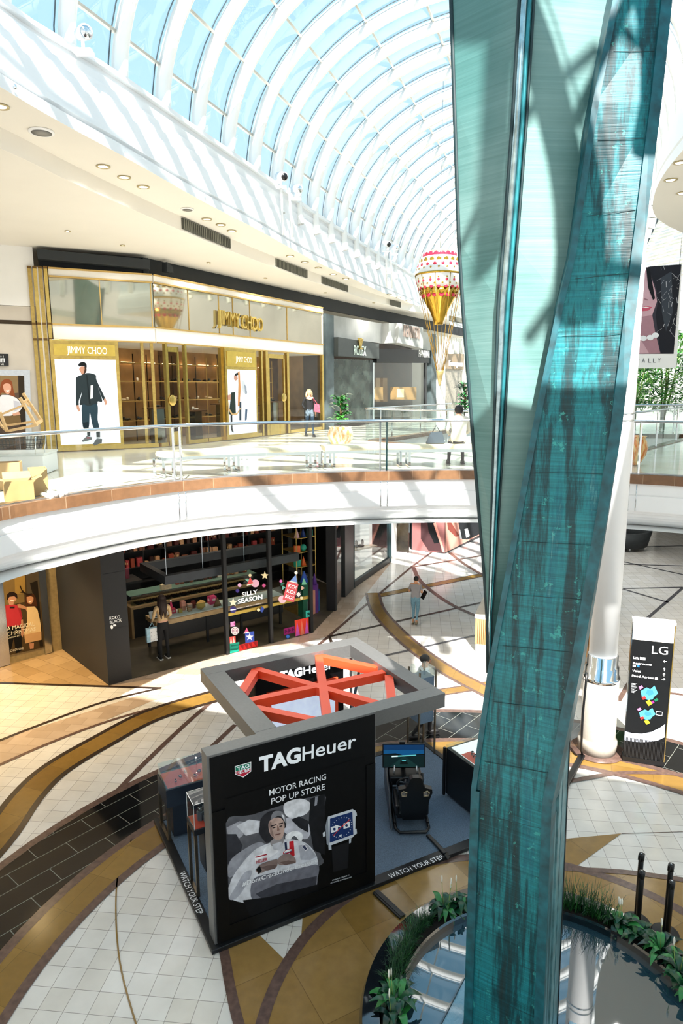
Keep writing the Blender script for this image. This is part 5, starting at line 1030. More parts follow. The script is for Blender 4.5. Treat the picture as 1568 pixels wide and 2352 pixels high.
sd2 = thing('side_display_table', 'dark side table stacked with festive goods at the left of the shop', 'table', K(.6, 3.6), KZ); b = MB(); kbox(b, -.6, 1.6, 3.3, 4.1, 1.40, 1.46, BLACKM); kbox(b, -.6, 1.6, 3.5, 3.9, .015, 1.4, BLACKM); b.build('table', sd2)
for k in range(12): item('festive_parcel', 'small red or silver parcel on the dark side table', 'box', 'parcels on the side table', K(-.45 + .16 * k, 3.75, 1.462), (.11, .11, random.uniform(.1, .3)), random.choice(('#b5302c', '#c9b8a8', '#6e2a3c', '#d9d2cc', '#3a2a28')))
# post, glass and sign between the two shops
f2 = thing('shop_glass_front', 'bright glass shop front with grey frame past the chocolate shop entrance', 'shop window', K(10, 3.4), KZ)
cpt, dpt, ept = K(7.94, 2.08), K(8.82, 2.73), K(12.21, 4.69)
b = MB(); b.beam(K(6.95, 1.3, 2.0), K(7.9, 2.04, 2.0), .012, 4.0, GLD); b.build('side_glass', f2)
b = MB(); b.beam(cpt + Vector((0, 0, 2.03)), dpt + Vector((0, 0, 2.03)), .16, 4.0, M('#262a2c', .4, na=.1)); b.build('black_panel', f2)
b = MB(); e_d = (ept - dpt).normalized(); b.beam(dpt + Vector((0, 0, 2.05)), ept + Vector((0, 0, 2.05)), .012, 3.7, GLD); b.build('glass_pane', f2)
for p in (dpt, ept): b = MB(); b.box(p + Vector((0, 0, 2.02)), (.14, .14, 4.0), M('#24383c', .4), rz=KZ); b.build('post', f2)
b = MB(); b.beam(dpt + Vector((0, 0, .12)), ept + Vector((0, 0, .12)), .12, .2, M('#2a3335', .4)); b.build('sill', f2)
b = MB(); pn_ = Vector((e_d.y, -e_d.x, 0)); text('koko', cpt.lerp(dpt, .3) + Vector((0, 0, 3.0)) + pn_ * .1, cpt.lerp(dpt, .7) + Vector((0, 0, 3.0)) + pn_ * .1, .12, WHT, mb=b); 
b = MB(); b.ball(cpt.lerp(dpt, .45) + Vector((0, 0, 2.9)) + pn_ * .1, (.10, .02, .07), WHT, n=8); b.ball(cpt.lerp(dpt, .40) + Vector((0, 0, 2.6)) + pn_ * .1, (.05, .02, .13), WHT, n=8); b.ball(cpt.lerp(dpt, .5) + Vector((0, 0, 3.05)) + pn_ * .1, (.09, .02, .05), WHT, n=8)
bn = b.build('bean_emblem', f2)
vwall([K(8.6, 6.5), K(12.4, 8.0)], .01, 4.04, M('#a9b2b2', .5, na=.1), 'wall_shop_far')
b = MB(); b.flat([tuple(K(*p)[:2]) for p in ((8.5, 2.8), (12.21, 4.72), (13.0, 8.2), (8.3, 6.6))], .016, M('#eae7e0', .3, na=.04)); b.build('floor_shop_far', kind='structure')
dt_ = thing('white_display_plinth', 'tall white plinth with a silver bottle in the bright shop window', 'plinth', K(11.2, 5.2), KZ); b = MB(); kbox(b, 10.9, 11.5, 4.9, 5.5, .02, 2.0, M('#f4f6f6', .4, emit=.2)); b.build('plinth', dt_)
bt = thing('silver_bottle', 'silver bottle on the tall white plinth', 'bottle', K(11.2, 5.2, 2.0)); b = MB(); b.lathe(K(11.2, 5.2, 2.0), [(.09, 0), (.10, .05), (.10, .35), (.04, .42), (.04, .5)], CHROME, 16); b.build('bottle', bt)
dr = thing('blue_garment', 'pale blue garment hanging in the bright shop window', 'clothing', K(9.9, 4.5, 1.4)); b = MB(); b.prism([K(9.5, 4.5, 1.1), K(10.3, 4.5, 1.2), K(10.25, 4.5, 2.4), K(9.6, 4.5, 2.3)], KN * .06, M('#a9c4ea', .8, na=.1)); b.build('cloth', dr)
bo = thing('black_boots', 'pair of dark shoes on the low step of the bright shop window', 'shoes', K(10.3, 4.6, .8)); b = MB(); kbox(b, 9.6, 11.4, 4.45, 4.8, .8, .86, M('#b9ae9c', .4)); b.build('step', bo)
for s_ in (0, .3): b = MB(); b.ball(K(10.4 + s_, 4.6, .93), (.14, .08, .07), BLACK); b.ball(K(10.48 + s_, 4.6, 1.05), (.06, .06, .12), BLACK); b.build('boot', bo)
ta = thing('glass_rack', 'slanted glass and steel rack in the bright shop window', 'rack', K(9.4, 4.3)); b = MB(); b.tube([K(9.2, 4.2, .3), K(9.3, 4.2, 2.9), K(9.45, 4.2, 3.1), K(9.6, 4.2, 2.9)], .02, CHROME); b.beam(K(9.2, 4.3, 1.6), K(10.3, 4.3, .9), .4, .02, GLS); b.build('rack', ta)
# shops further down the mall
A1, B1, C1 = Vector((1.95, 28.6, 0)), Vector((4.33, 28.05, 0)), Vector((7.2, 32.3, 0))
pw_ = thing('pink_poster_corner', 'huge pink and black beauty poster wrapping a wall corner under the bridge', 'poster', (4.33, 28.05, 0)); nA = Vector((-(B1 - A1).y, (B1 - A1).x, 0)) * -1; nB = Vector(((C1 - B1).y, -(C1 - B1).x, 0))
b = MB(); b.beam(G(945, 1262) + Vector((0, 0, 2.02)), B1 + Vector((0, 0, 2.02)), .1, 4.0, M('#2d2a2e', .4, na=.2)); b.beam(B1 + Vector((0, 0, 2.02)), C1 + Vector((0, 0, 2.02)), .1, 4.0, M('#2d2a2e', .4, na=.2)); b.build('backing', pw_)
P0 = G(945, 1262); nA = (B1 - P0).cross(Vector((0, 0, 1))).normalized(); nB = (C1 - B1).cross(Vector((0, 0, 1))).normalized()
c8 = crop(860, 1180, .2211)
tart([('#a06a68', c8((390, 0), (730, -60), (730, 405), (390, 378))), ('#4a3234', c8((480, 0), (600, -30), (660, 200), (700, 400), (560, 385), (480, 260))), ('#16181a', c8((540, 20), (600, 0), (690, 300), (620, 310), (560, 180))), ('#e09a8a', c8((610, 100), (635, 90), (728, 395), (710, 400)))], 'left_print', pw_, P0 + nA * .06, nA, .004, .001)
tart([('#e8a392', c8((735, 0), (1095, -20), (1095, 218), (735, 402))), ('#8f4a40', c8((745, 20), (800, 100), (880, 230), (840, 240), (760, 160))), ('#2b2d30', c8((850, 0), (1095, -10), (1095, 210), (960, 270), (900, 260))), ('#d8d8da', c8((870, 170), (885, 160), (905, 260), (885, 262))), ('#cfcfd2', c8((930, 160), (965, 150), (990, 230), (950, 250)))], 'right_print', pw_, B1 + nB * .06, nB, .004, .001)
b = MB(); vwall([(2.0, 27.3), (2.35, 28.7), (2.8, 28.95)], 0, 4.04, WHITE2, 'wall_shop_end')
dd_ = thing('dark_glass_door', 'dark brown glass door at the far end beside the pink poster', 'door', G(925, 1268)); b = MB(); a_, c_ = G(911, 1266), G(938, 1269); b.beam(a_ + Vector((0, 0, 1.6)) - Vector((0, .1, 0)), c_ + Vector((0, 0, 1.6)) - Vector((0, .1, 0)), .06, 3.1, M('#2c2418', .15, na=.3)); b.build('leaf', dd_); b = MB(); b.beam(c_ + Vector((0, -.16, .9)), c_ + Vector((0, -.16, 1.4)), .04, .04, STEEL); b.build('handle', dd_)
vwall([(7.35, 32.6), (9.0, 40), (16, 52)], 0, 4.04, WHITE2, 'wall_shop_row')
vwall([(15.5, 33), (13.5, 40), (17, 52)], 0, 4.04, WHITE2, 'wall_shop_row_right')
# wall at the far left with the christmas poster
PA, PB = G(0, 1530), G(142, 1490); pd = (PB - PA).normalized(); pnn = pd.cross(Vector((0, 0, 1))).normalized()
STW = M('#a08a5c', .6, na=.15, ns=12)
vwall([PA - pd * 6, PB + pd * .4], 0, 4.04, STW, 'wall_stone_left', th=.1)
po = thing('christmas_poster', 'framed christmas poster of two smiling children at the far left of the lower floor', 'poster', VP(55, 1510, PA, pnn)); c6 = crop(0, 1290, .1020)
o_ = pnn * .06
vz = lambda pts: pts
tart([('#4a3a22', c6((50, -400), (905, -600), (1020, 1915), (195, 2100)))], 'backing', po, PA + o_, pnn, .03, .001)
ch_ = [('#7a6238', c6((60, 0), (500, 0), (540, 900), (90, 1000))), ('#9a7a3c', c6((300, 0), (540, 0), (560, 700), (330, 740))), ('#4f4433', c6((560, 0), (900, 0), (930, 900), (600, 900))), ('#241d14', c6((660, 480), (830, 420), (960, 1900), (880, 1900), (820, 1100), (740, 800))),
       ('#b5323a', c6((110, 980), (200, 960), (330, 960), (440, 1020), (490, 1250), (470, 1290), (460, 1420), (135, 1465))), ('#9c2830', c6((380, 1000), (440, 1020), (495, 1240), (455, 1250))), ('#c08a6c', c6((165, 800), (350, 760), (355, 850), (300, 910), (290, 960), (200, 970), (175, 900))), ('#241812', c6((135, 850), (140, 740), (200, 680), (290, 672), (370, 720), (385, 830), (340, 800), (300, 760), (200, 780), (160, 850))), ('#2a1d18', c6((205, 1005), (320, 1005), (315, 1045), (210, 1045))), ('#10100f', c6((135, 1465), (470, 1420), (480, 1990), (340, 2060), (300, 1700), (205, 2095), (190, 1900))),
       ('#b9835f', c6((370, 960), (430, 945), (600, 1020), (640, 1120), (610, 1160), (560, 1060), (400, 1030))), ('#e0c08a', c6((590, 1010), (760, 1000), (830, 1080), (880, 1290), (900, 1420), (920, 1740), (560, 1830), (530, 1600), (600, 1400))), ('#c79a68', c6((530, 1640), (915, 1560), (920, 1750), (555, 1835))), ('#4a2a16', c6((560, 760), (620, 725), (740, 720), (790, 800), (820, 1000), (750, 1000), (600, 1000), (545, 960))), ('#c98e66', c6((585, 790), (680, 765), (740, 800), (735, 870), (690, 950), (620, 935), (590, 880))), ('#efe3cc', c6((625, 885), (700, 870), (690, 900), (640, 912))), ('#efe3cc', c6((215, 860), (300, 850), (290, 875), (230, 885))), ('#b9835f', c6((640, 1830), (750, 1820), (740, 1950), (660, 1960))), ('#b9835f', c6((460, 1300), (500, 1290), (525, 1600), (490, 1700), (455, 1640))),
       ('#2b1d10', c6((420, 540), (450, 530), (480, 620), (560, 700), (640, 720), (700, 700), (700, 740), (600, 760), (520, 700), (440, 690), (440, 670), (480, 670)))]
tart(ch_, 'children_print', po, PA + o_, pnn, .034, .0005)
b = MB(); LT = M('#efe4c4', .5, na=0)
for s_, a, c, h in (('A MAGICAL', (140, 1545), (760, 1425), .11), ('CHRISTMAS', (145, 1665), (785, 1545), .11), ('Chadstone 2019', (165, 1725), (440, 1665), .05), ('CHADSTONE', (215, 2020), (510, 1960), .06)): ttx(s_, c6(a)[0], c6(c)[0], h, mb=b, plane=PA + o_, n=pnn, mat=LT, off=.05)
b.build('lettering', po)
for i, (x0, x1) in enumerate((((-5, 1540), (20, 1510)), ((101, 1492), (117, 1495)))):
    b = MB(); a_, c_ = VP(x0[0], x0[1] - 10, PA + o_, pnn), VP(x1[0], x1[1] - 10, PA + o_, pnn); a_.z = c_.z = 2.02; b.beam(a_, c_, .12, 4.0, STEEL); b.build('steel_frame', po)
# curved timber planter kiosk behind the shaft
kk = thing('slatted_timber_kiosk', 'stone-topped kiosk bench with slatted timber sides behind the copper sculpture', 'kiosk', (4.9, 17.2, 0)); p0, p1 = G(1091, 1497), G(1362, 1530); dk = (p1 - p0).normalized(); nk = Vector((-dk.y, dk.x, 0))
b = MB(); b.prism([p0, p1, p1 + nk * 1.6, p0 + nk * 1.6], (0, 0, .22), M('#b7ad9a', .5, na=.1)); b.build('stone_base', kk); b = MB()
q0_, q1_ = p0 + Vector((0, 0, .22)), p1 + Vector((0, 0, .22)); b.prism([q0_ + nk * .03, q1_ + nk * .03, q1_ + nk * 1.57, q0_ + nk * 1.57], (0, 0, .70), M('#8a6238', .5))
n_ = 60
for k in range(n_): q = q0_.lerp(q1_, (k + .5) / n_); b.box(q + Vector((0, 0, .35)) + nk * .01, (.03, .04, .70), M('#cf9f68', .5, na=.08), rz=math.atan2(dk.y, dk.x))
for k in range(28): q = q0_ + nk * (.03 + 1.5 * k / 27); b.box(q + Vector((0, 0, .35)), (.04, .03, .70), M('#cf9f68', .5, na=.08), rz=math.atan2(dk.y, dk.x))
b.build('timber_slats', kk); b = MB(); b.prism([p0 + Vector((0, 0, .92)) - dk * .04, p1 + Vector((0, 0, .92)), p1 + Vector((0, 0, .92)) + nk * 1.6, p0 + Vector((0, 0, .92)) + nk * 1.6 - dk * .04], (0, 0, .12), M('#cfc5b4', .5, na=.1)); b.prism([p0 + Vector((.4, .5, 1.04)), p1 + Vector((-.3, .5, 1.04)), p1 + Vector((-.3, .6, 1.04)), p0 + Vector((.4, .6, 1.04))], (0, 0, .4), M('#9a6a3c', .5)); b.build('stone_top', kk)
# dark sofa
so_ = thing('curved_dark_sofa', 'curved dark grey tub sofa on short legs far behind the white pillar', 'sofa', (12.3, 28.6, .012)); sc0 = Vector((12.2, 29.0, 0)); SF = M('#33383a', .8, na=.1)
b = MB(); n_ = 24; vs = []
for k in range(n_ + 1):
    a = math.radians(-170 + 280 * k / n_)
    for r_, z in ((1.02, .15), (1.18, .80), (1.0, .82), (.86, .42)): vs.append(sc0 + Vector((r_ * math.cos(a), r_ * math.sin(a), z)))
b.add(vs, [(i * 4 + j, (i + 1) * 4 + j, (i + 1) * 4 + (j + 1) % 4, i * 4 + (j + 1) % 4) for i in range(n_) for j in range(4)], SF, True); b.build('back', so_)
b = MB(); b.lathe(sc0, [(.98, .15), (1.0, .40), (.9, .45)], SF, 32); b.build('seat', so_)
for a in (-150, -90, -30, 40, 150): b = MB(); q = sc0 + Vector((.85 * math.cos(math.radians(a)), .85 * math.sin(math.radians(a)), .012)); b.tube([q, q + Vector((0, 0, .15))], .025, CHROME); b.build('leg', so_)
# warm lamps of the lower floor
def spot(p, e, col=(1, .86, .66), r=.12, ang=110, tgt=(0, 0, -1)):
    l = bpy.data.lights.new('lamp', 'SPOT'); l.energy = e; l.color = col; l.spot_size = math.radians(ang); l.spot_blend = .6; l.shadow_soft_size = r; o = bpy.data.objects.new('lamp', l); COL.objects.link(o); o.location = p; o.rotation_euler = Vector(tgt).to_track_quat('-Z', 'Y').to_euler(); return o
for p, e in (((-7.4, 14.4, 3.98), 420), ((-6.2, 12.2, 3.98), 200), ((-9.6, 15.2, 3.98), 300), ((-8.0, 16.0, 3.98), 260)): spot(p, e, (1, .72, .36))
for p, e in ((K(2, 2.4, 3.9), 60), (K(4, 2.6, 3.9), 60), (K(2, 4.2, 3.9), 70), (K(5, 4.2, 3.9), 60), (K(.3, 3.6, 3.9), 50)): spot(p, e, (1, .82, .6))
for p, e in ((K(10.3, 4.4, 3.9), 220), (K(6.3, 1.6, 3.9), 60), ((3.0, 26.6, 3.95), 250), ((10, 26, 3.95), 300), ((7.5, 23, 3.98), 10), ((12, 20, 3.98), 300), ((9.5, 16, 3.98), 250), ((0, 17, 3.98), 120)): spot(p, e, (1, .95, .88))
# ================================================================== UPPER SHOPS
class Plane:
    def __init__(s, a, b):
        s.a = Vector((a[0], a[1], H1)); s.b = Vector((b[0], b[1], H1)); s.d = (s.b - s.a).normalized(); s.n = s.d.cross(Vector((0, 0, 1))).normalized(); s.rz = math.atan2(s.d.y, s.d.x)
    def p(s, x, y, off=0.0): return VP(x, y, s.a, s.n) + s.n * off
    def at(s, px, z, off=0.0):
        q = VP(px, 950, s.a, s.n); return Vector((q.x, q.y, z)) + s.n * off
    def quad(s, mb, pts, dep, mat, off=0.0): mb.prism([s.p(x, y, off) for x, y in pts], s.n * dep, mat)
    def vbox(s, mb, x0, x1, z0, z1, dep, mat, off=0.0):
        a, b = s.at(x0, z0), s.at(x1, z0); m_ = (a + b) / 2 + s.n * (off + dep / 2); mb.box((m_.x, m_.y, (z0 + z1) / 2), ((b - a).length, abs(dep), z1 - z0), mat, rz=s.rz)
JA, JB, JC_ = (-7.99, 19.56), (-5.5, 20.8), (-0.8, 29.3)
F1 = Plane(JA, JB); F2 = Plane(JB, JC_); JD = (JC_[0] + F2.d.x * 24, JC_[1] + F2.d.y * 24)
ZT = 10.16; ZB1 = F1.p(113, 635).z; ZB2 = F1.p(120, 745).z; ZB3 = F1.p(125, 781).z
CRM = M('#ece8df', .45, na=.02); TG = M('#c9a764', .3, .6, na=.06)
MIR = M('#b9b49f', .04, .85, na=.10, ns=.6)
jc = thing('shoe_shop_facade', 'tall gold and cream shoe shop facade with a mirrored band above its windows', 'shop front', F1.a, F1.rz)
b = MB()
for z0, z1 in ((ZB1, ZT), (ZB3, ZB2)): b.beam(F1.a + Vector((0, 0, (z0 + z1) / 2 - H1)), F1.b + Vector((0, 0, (z0 + z1) / 2 - H1)), .16, z1 - z0, CRM); b.beam(F2.a + Vector((0, 0, (z0 + z1) / 2 - H1)), F2.b + Vector((0, 0, (z0 + z1) / 2 - H1)), .16, z1 - z0, CRM)
F1.vbox(b, 108, 124, H1 + .02, ZT, .10, CRM); b.beam(F2.b + Vector((0, 0, .02)), F2.b + Vector((0, 0, ZT - H1)), .14, .14, CRM); b.build('cream_cladding', jc)
b = MB(); zz = (ZB1 + ZB2) / 2 - H1
b.beam(F1.a + Vector((0, 0, zz)), F1.b + Vector((0, 0, zz)), .10, ZB1 - ZB2, MIR); b.beam(F2.a + Vector((0, 0, zz)), F2.b + Vector((0, 0, zz)), .10, ZB1 - ZB2, MIR); b.build('mirror_band', jc, label='mirrored band')
b = MB()
for z in (ZT, ZB1, ZB2, ZB3):
    for f in (F1, F2): b.beam(f.a + Vector((0, 0, z - H1)) + f.n * .09, f.b + Vector((0, 0, z - H1)) + f.n * .09, .04, .045, TG)
for px in (247, 360): F1.vbox(b, px - 1, px + 1, ZB2, ZB1, .02, TG, .05)
for px in (440, 508, 539, 577, 660): F2.vbox(b, px - .5, px + .5, ZB2, ZB1, .02, TG, .05)
b.build('gold_trim', jc)
for k in range(4):
    b = MB(); q = F1.a + F1.d * (-.08 - .13 * k) + F1.n * (.10 - .05 * k); b.box((q.x, q.y, (H1 + .02 + ZT + .02) / 2), (.09, .22, ZT - H1), GOLD if k % 2 == 0 else BRASS, rz=F1.rz)
    for z in (ZB1 + .2, ZB2, ZB3): b.box((q.x, q.y, z), (.10, .24, .06), M('#6b4f22', .4, .6), rz=F1.rz)
    b.build('gold_fin', jc)
def lightbox(px, lab, art_fn, head, plane, txt, ttxp):
    """gold-framed lit poster panel; px = outer left, right"""
    t = thing('poster_light_box', lab, 'poster', plane.at((px[0] + px[1]) / 2, H1), plane.rz)
    b = MB(); plane.vbox(b, px[0], px[1], H1 + .03, ZB3, .22, GOLD, .02); b.build('gold_frame', t, bev=.01)
    b = MB(); plane.vbox(b, px[0] + head[0], px[1] - head[0], head[1], ZB3 - .12, .02, M('#cdb154', .35, .6, na=.08), .24); b.build('header_panel', t)
    b = MB(); plane.vbox(b, px[0] + head[0], px[1] - head[0], H1 + .20, head[1] - .10, .01, M('#e6ebf2', .35, emit=.35, na=.01), .24); b.build('backlit_panel', t)
    return t
hz1 = F1.p(200, 828).z
L1 = lightbox((125, 278), 'gold-framed light box with a man in a dark jacket, left of the shoe shop door', None, (8, hz1 + .12), F1, None, None)
def t1(s, pl, a, c, h, mat, par, off, bold=0.0, nm='lettering', ext=.004):
    b = MB(); text(s, pl.p(*a, off), pl.p(*c, off), h, mat, mb=b, ext=ext, bold=bold); return b.build(nm, par)
t1('JIMMY CHOO', F1, (152, 812), (243, 815), .20, M('#fbf6e6', .4, emit=.5, na=0), L1, .265)
cb_ = crop(0, 800, .2551); f1p = F1.a + F1.n * .252
man = [('#3f2a22', cb_((715, 185), (735, 170), (765, 165), (778, 180), (775, 215), (745, 238), (730, 225))), ('#c08f78', cb_((712, 188), (730, 165), (760, 170), (755, 215), (742, 235), (725, 215))), ('#14181b', cb_((705, 150), (720, 130), (755, 124), (778, 145), (778, 178), (765, 165), (735, 158), (718, 165))), ('#2b373c', cb_((735, 240), (790, 222), (860, 240), (870, 290), (945, 450), (925, 462), (880, 350), (920, 475), (880, 478), (872, 505), (800, 520), (745, 510), (715, 500), (740, 390), (710, 470), (708, 512), (685, 512), (682, 300), (688, 262))), ('#1d2529', cb_((775, 240), (785, 240), (815, 500), (800, 505))), ('#e8eef2', cb_((815, 335), (838, 332), (835, 450), (812, 455))), ('#2c4350', cb_((740, 508), (800, 520), (875, 505), (878, 640), (890, 712), (838, 712), (808, 580), (798, 712), (750, 716), (738, 620))), ('#1b2a33', cb_((745, 670), (795, 660), (798, 712), (750, 716))), ('#c99a84', cb_((690, 512), (708, 512), (722, 560), (708, 572), (690, 540))), ('#c99a84', cb_((935, 455), (948, 450), (965, 490), (950, 515), (936, 480))), ('#2f3a42', cb_((780, 716), (812, 716), (812, 790), (785, 790))), ('#2f3a42', cb_((862, 714), (898, 714), (900, 800), (868, 800))), ('#6a7076', cb_((735, 832), (780, 790), (828, 800), (825, 822), (745, 842))), ('#6a7076', cb_((836, 862), (870, 810), (918, 815), (915, 850), (850, 876))), ('#b25060', cb_((780, 800), (810, 800), (808, 810), (782, 812)))]
tart(man, 'man_print', L1, f1p, F1.n, .004, .0012, smooth=True)
L2 = lightbox((508, 580), 'gold-framed light box with a blurred couple, in the middle of the shoe shop front', None, (4, F2.p(545, 843).z), F2, None, None)
t1('JIMMY CHOO', F2, (527, 831), (564, 834), .20, M('#fbf6e6', .4, emit=.3, na=0), L2, .265)
cc_ = crop(380, 760, .2551)
cpl = [('#b98d7c', cc_((615, 400), (640, 390), (650, 430), (630, 455), (615, 435))), ('#232a2c', cc_((625, 385), (650, 375), (655, 395), (620, 410))), ('#e6ece6', cc_((610, 455), (650, 440), (670, 470), (660, 560), (600, 560))), ('#25332f', cc_((590, 555), (625, 550), (632, 755), (600, 762), (570, 750))), ('#b98d7c', cc_((558, 580), (590, 570), (585, 620), (562, 625))), ('#c48c58', cc_((650, 370), (665, 360), (675, 520), (665, 680), (648, 680), (655, 480))), ('#c7ced6', cc_((680, 440), (710, 460), (735, 560), (715, 570), (690, 540))), ('#8f99a8', cc_((705, 480), (725, 500), (732, 565), (715, 570))), ('#33414e', cc_((663, 640), (680, 640), (680, 805), (662, 805))), ('#3d5470', cc_((716, 706), (734, 706), (728, 800), (712, 808))), ('#22282c', cc_((582, 760), (598, 760), (600, 880), (612, 915), (598, 912), (586, 885))), ('#c9a878', cc_((560, 620), (572, 700), (600, 745), (640, 740), (668, 690), (672, 700), (640, 758), (595, 758), (565, 715)))]
tart(cpl, 'couple_print', L2, F2.a + F2.n * .252, F2.n, .004, .0012)
t1('JIMMY CHOO', F2, (493, 744), (594, 762), .48, M('#d8bd6a', .2, .8, na=.05), jc, .10, .0, 'gold_sign_lettering', .10)
# glazing, doors and frames of the shoe shop
b = MB(); F1.vbox(b, 280, 358, H1 + .15, ZB3, .012, GLD); b.build('glass_pane', jc); b = MB(); F1.vbox(b, 279, 359, H1 + .02, H1 + .14, .10, GOLD); b.build('sill', jc)
for x in (330, 352): b = MB(); F1.vbox(b, x, x + 7, H1 + .1, ZB3, .05, BRASS); b.build('door_stile', jc)
for x0, x1 in ((362, 378), (428, 470), (472, 506), (582, 596), (662, 736)):
    b = MB(); F2.vbox(b, x0, x1, H1 + .15, ZB3, .012, GLD); b.build('glass_pane', jc); b = MB(); F2.vbox(b, x0, x1, H1 + .02, H1 + .14, .10, GOLD); b.build('sill', jc)
for x0, x1 in ((380, 384), (424, 428), (505, 508), (597, 600), (607, 612), (655, 660), (735, 739)): b = MB(); F2.vbox(b, x0, x1, H1 + .02, ZB3, .12, GOLD); b.build('gold_mullion', jc)
for nm, (x0, x1), lab in (('shop_door', (385, 412), 'open gold-framed glass door left of the shelving'), ('shop_door', (614, 652), 'gold-framed glass door right of the couple poster')):
    t = thing(nm, lab, 'door', F2.at((x0 + x1) / 2, H1), F2.rz); b = MB(); F2.vbox(b, x0, x0 + 3, H1 + .02, ZB3 - .1, .06, GOLD, .02); F2.vbox(b, x1 - 3, x1, H1 + .02, ZB3 - .1, .06, GOLD, .02); F2.vbox(b, x0, x1, ZB3 - .25, ZB3 - .1, .06, GOLD, .02); F2.vbox(b, x0, x1, H1 + .02, H1 + .45, .06, GOLD, .02); fr2 = b.build('frame', t)
    b = MB(); F2.vbox(b, x0 + 3, x1 - 3, H1 + .45, ZB3 - .25, .01, GLD, .04); b.build('glass', fr2); b = MB(); q = F2.at(x1 - 6 if x0 > 500 else x0 + 5, 6.55, .14); b.lathe(q, [(.15, -.01), (.17, 0), (.15, .01)], GOLD, 20, ax=Matrix.Rotation(F2.rz, 3, 'Z') @ Matrix.Rotation(math.pi / 2, 3, 'X')); b.build('round_handle', fr2)
# interior
WARM = M('#b08a5c', .6, na=.2, ns=2); BRN = M('#5f4128', .5, na=.35, ns=4)
def off2(t, k, z=0.0): q = F2.a.lerp(F2.b, t) - F2.n * k; return Vector((q.x, q.y, H1 + z))
b = MB()
for i in range(13):
    a, c = off2(-.12 + i * .112, 3.0), off2(-.12 + (i + 1) * .112, 3.0); b.beam(a + Vector((0, 0, 2.3)), c + Vector((0, 0, 2.3)), .1, 4.6, WARM if i % 3 != 1 else BRN)
b.build('wall_boutique_back', kind='structure')
b = MB(); b.beam(Vector((*off2(-.1, 3)[:2], 9.72)), Vector((*off2(1, 3)[:2], 9.72)), .1, .1, CEIL); b.flat([tuple(p[:2]) for p in (F1.a - F1.n * .1, F1.b, F2.b, off2(1, 3.2), off2(-.14, 3.2), F1.a - F1.n * 3)], 8.25, WHITE2); b.build('ceiling_boutique', kind='structure')
shv = thing('boutique_shelving', 'gold and dark shelving full of shoes inside the shoe shop', 'shelving', off2(.5, 2.5, .02), F2.rz); b = MB()
for z in (.7, 1.35, 2.0, 2.6): b.beam(off2(.02, 2.6, z), off2(.98, 2.6, z), .5, .03, TG)
for k in range(16): q = off2(.02 + .064 * k, 2.4); b.beam(q + Vector((0, 0, .02)), q + Vector((0, 0, 2.9)), .03, .03, M('#33271a', .4, .5) if k < 8 else TG)
b.build('shelves', shv)
for k in range(10):
    b = MB(); q = off2(.04 + .1 * k, 2.85); b.beam(q + Vector((0, 0, 2.64)), off2(.10 + .1 * k, 2.85, 2.64), .05, .03, M('#ffd9a0', .4, emit=3)); b.build('light_strip', shv)
random.seed(8)
def shoe(p, col, rz, lab, grp):
    b = MB(); R = Matrix.Rotation(rz, 3, 'Z'); p = Vector(p)
    b.ball(p + R @ Vector((.06, 0, .04)), (.13, .045, .04), M(col, .3), n=8, R=R); b.ball(p + R @ Vector((-.08, 0, .075)), (.06, .042, .05), M(col, .3), n=8, R=R); b.tube([p + R @ Vector((-.12, 0, .06)), p + R @ Vector((-.12, 0, .002))], .012, M(col, .3), n=5)
    o = b.build('shoe'); at_base(o, p); return tag(o, lab, 'shoe', grp)
for z in (.7, 1.35, 2.0):
    for k in range(15):
        if random.random() < .85: shoe(off2(.05 + .062 * k, 2.5, z + .016), random.choice(('#141414', '#e8e2d8', '#a8823c', '#5a2a20', '#20242c', '#c9b89a')), random.uniform(0, 6), 'small shoe on the lit shelves inside the boutique', 'shoes on the boutique shelves')
for t_, k_, z_, c_ in ((.10, 1.0, 1.15, '#15171a'), (.30, 1.1, 1.0, '#e9e4da'), (.44, 1.0, 1.2, '#d8d2c4'), (.63, 1.0, 1.1, '#efece6'), (.80, 1.2, 1.2, '#101214')):
    tb_ = thing('display_table', {.10: 'mirrored display table beside the man poster inside the boutique', .30: 'display table left of the couple poster inside the boutique', .44: 'display table just behind the couple poster', .63: 'display table behind the right-hand boutique door', .80: 'display table at the right end of the boutique window'}[t_], 'display table', off2(t_, k_, .02)); q = off2(t_, k_); b = MB()
    b.box(q + Vector((0, 0, z_)), (.7, .5, .04), BRN, rz=F2.rz); b.build('top', tb_); b = MB(); b.box(q + Vector((0, 0, z_ / 2)), (.34, .3, z_ - .05), M('#8d9290', .08, .9), rz=F2.rz); b.build('base', tb_)
    shoe(q + Vector((0, 0, z_ + .021)), c_, 1.0, {.10: 'black shoe on the mirrored table beside the man poster', .30: 'white heel on the table left of the couple poster', .44: 'cream shoe on the table behind the couple poster', .63: 'white shoe on the table behind the right-hand door', .80: 'black shoe on the table at the right end of the window'}[t_], None) if False else tag(shoe(q + Vector((0, 0, z_ + .021)), c_, 1.0, 'x', None), {.10: 'black shoe on the mirrored table beside the man poster', .30: 'white heel on the table left of the couple poster', .44: 'cream shoe on the table behind the couple poster', .63: 'white shoe on the table behind the right-hand door', .80: 'black shoe on the table at the right end of the window'}[t_], 'shoe')
for t_ in (.05, .2, .35, .5, .65, .8, .95): spot(off2(t_, 1.6, 2.95), 45, (1, .80, .55), .08, 130)
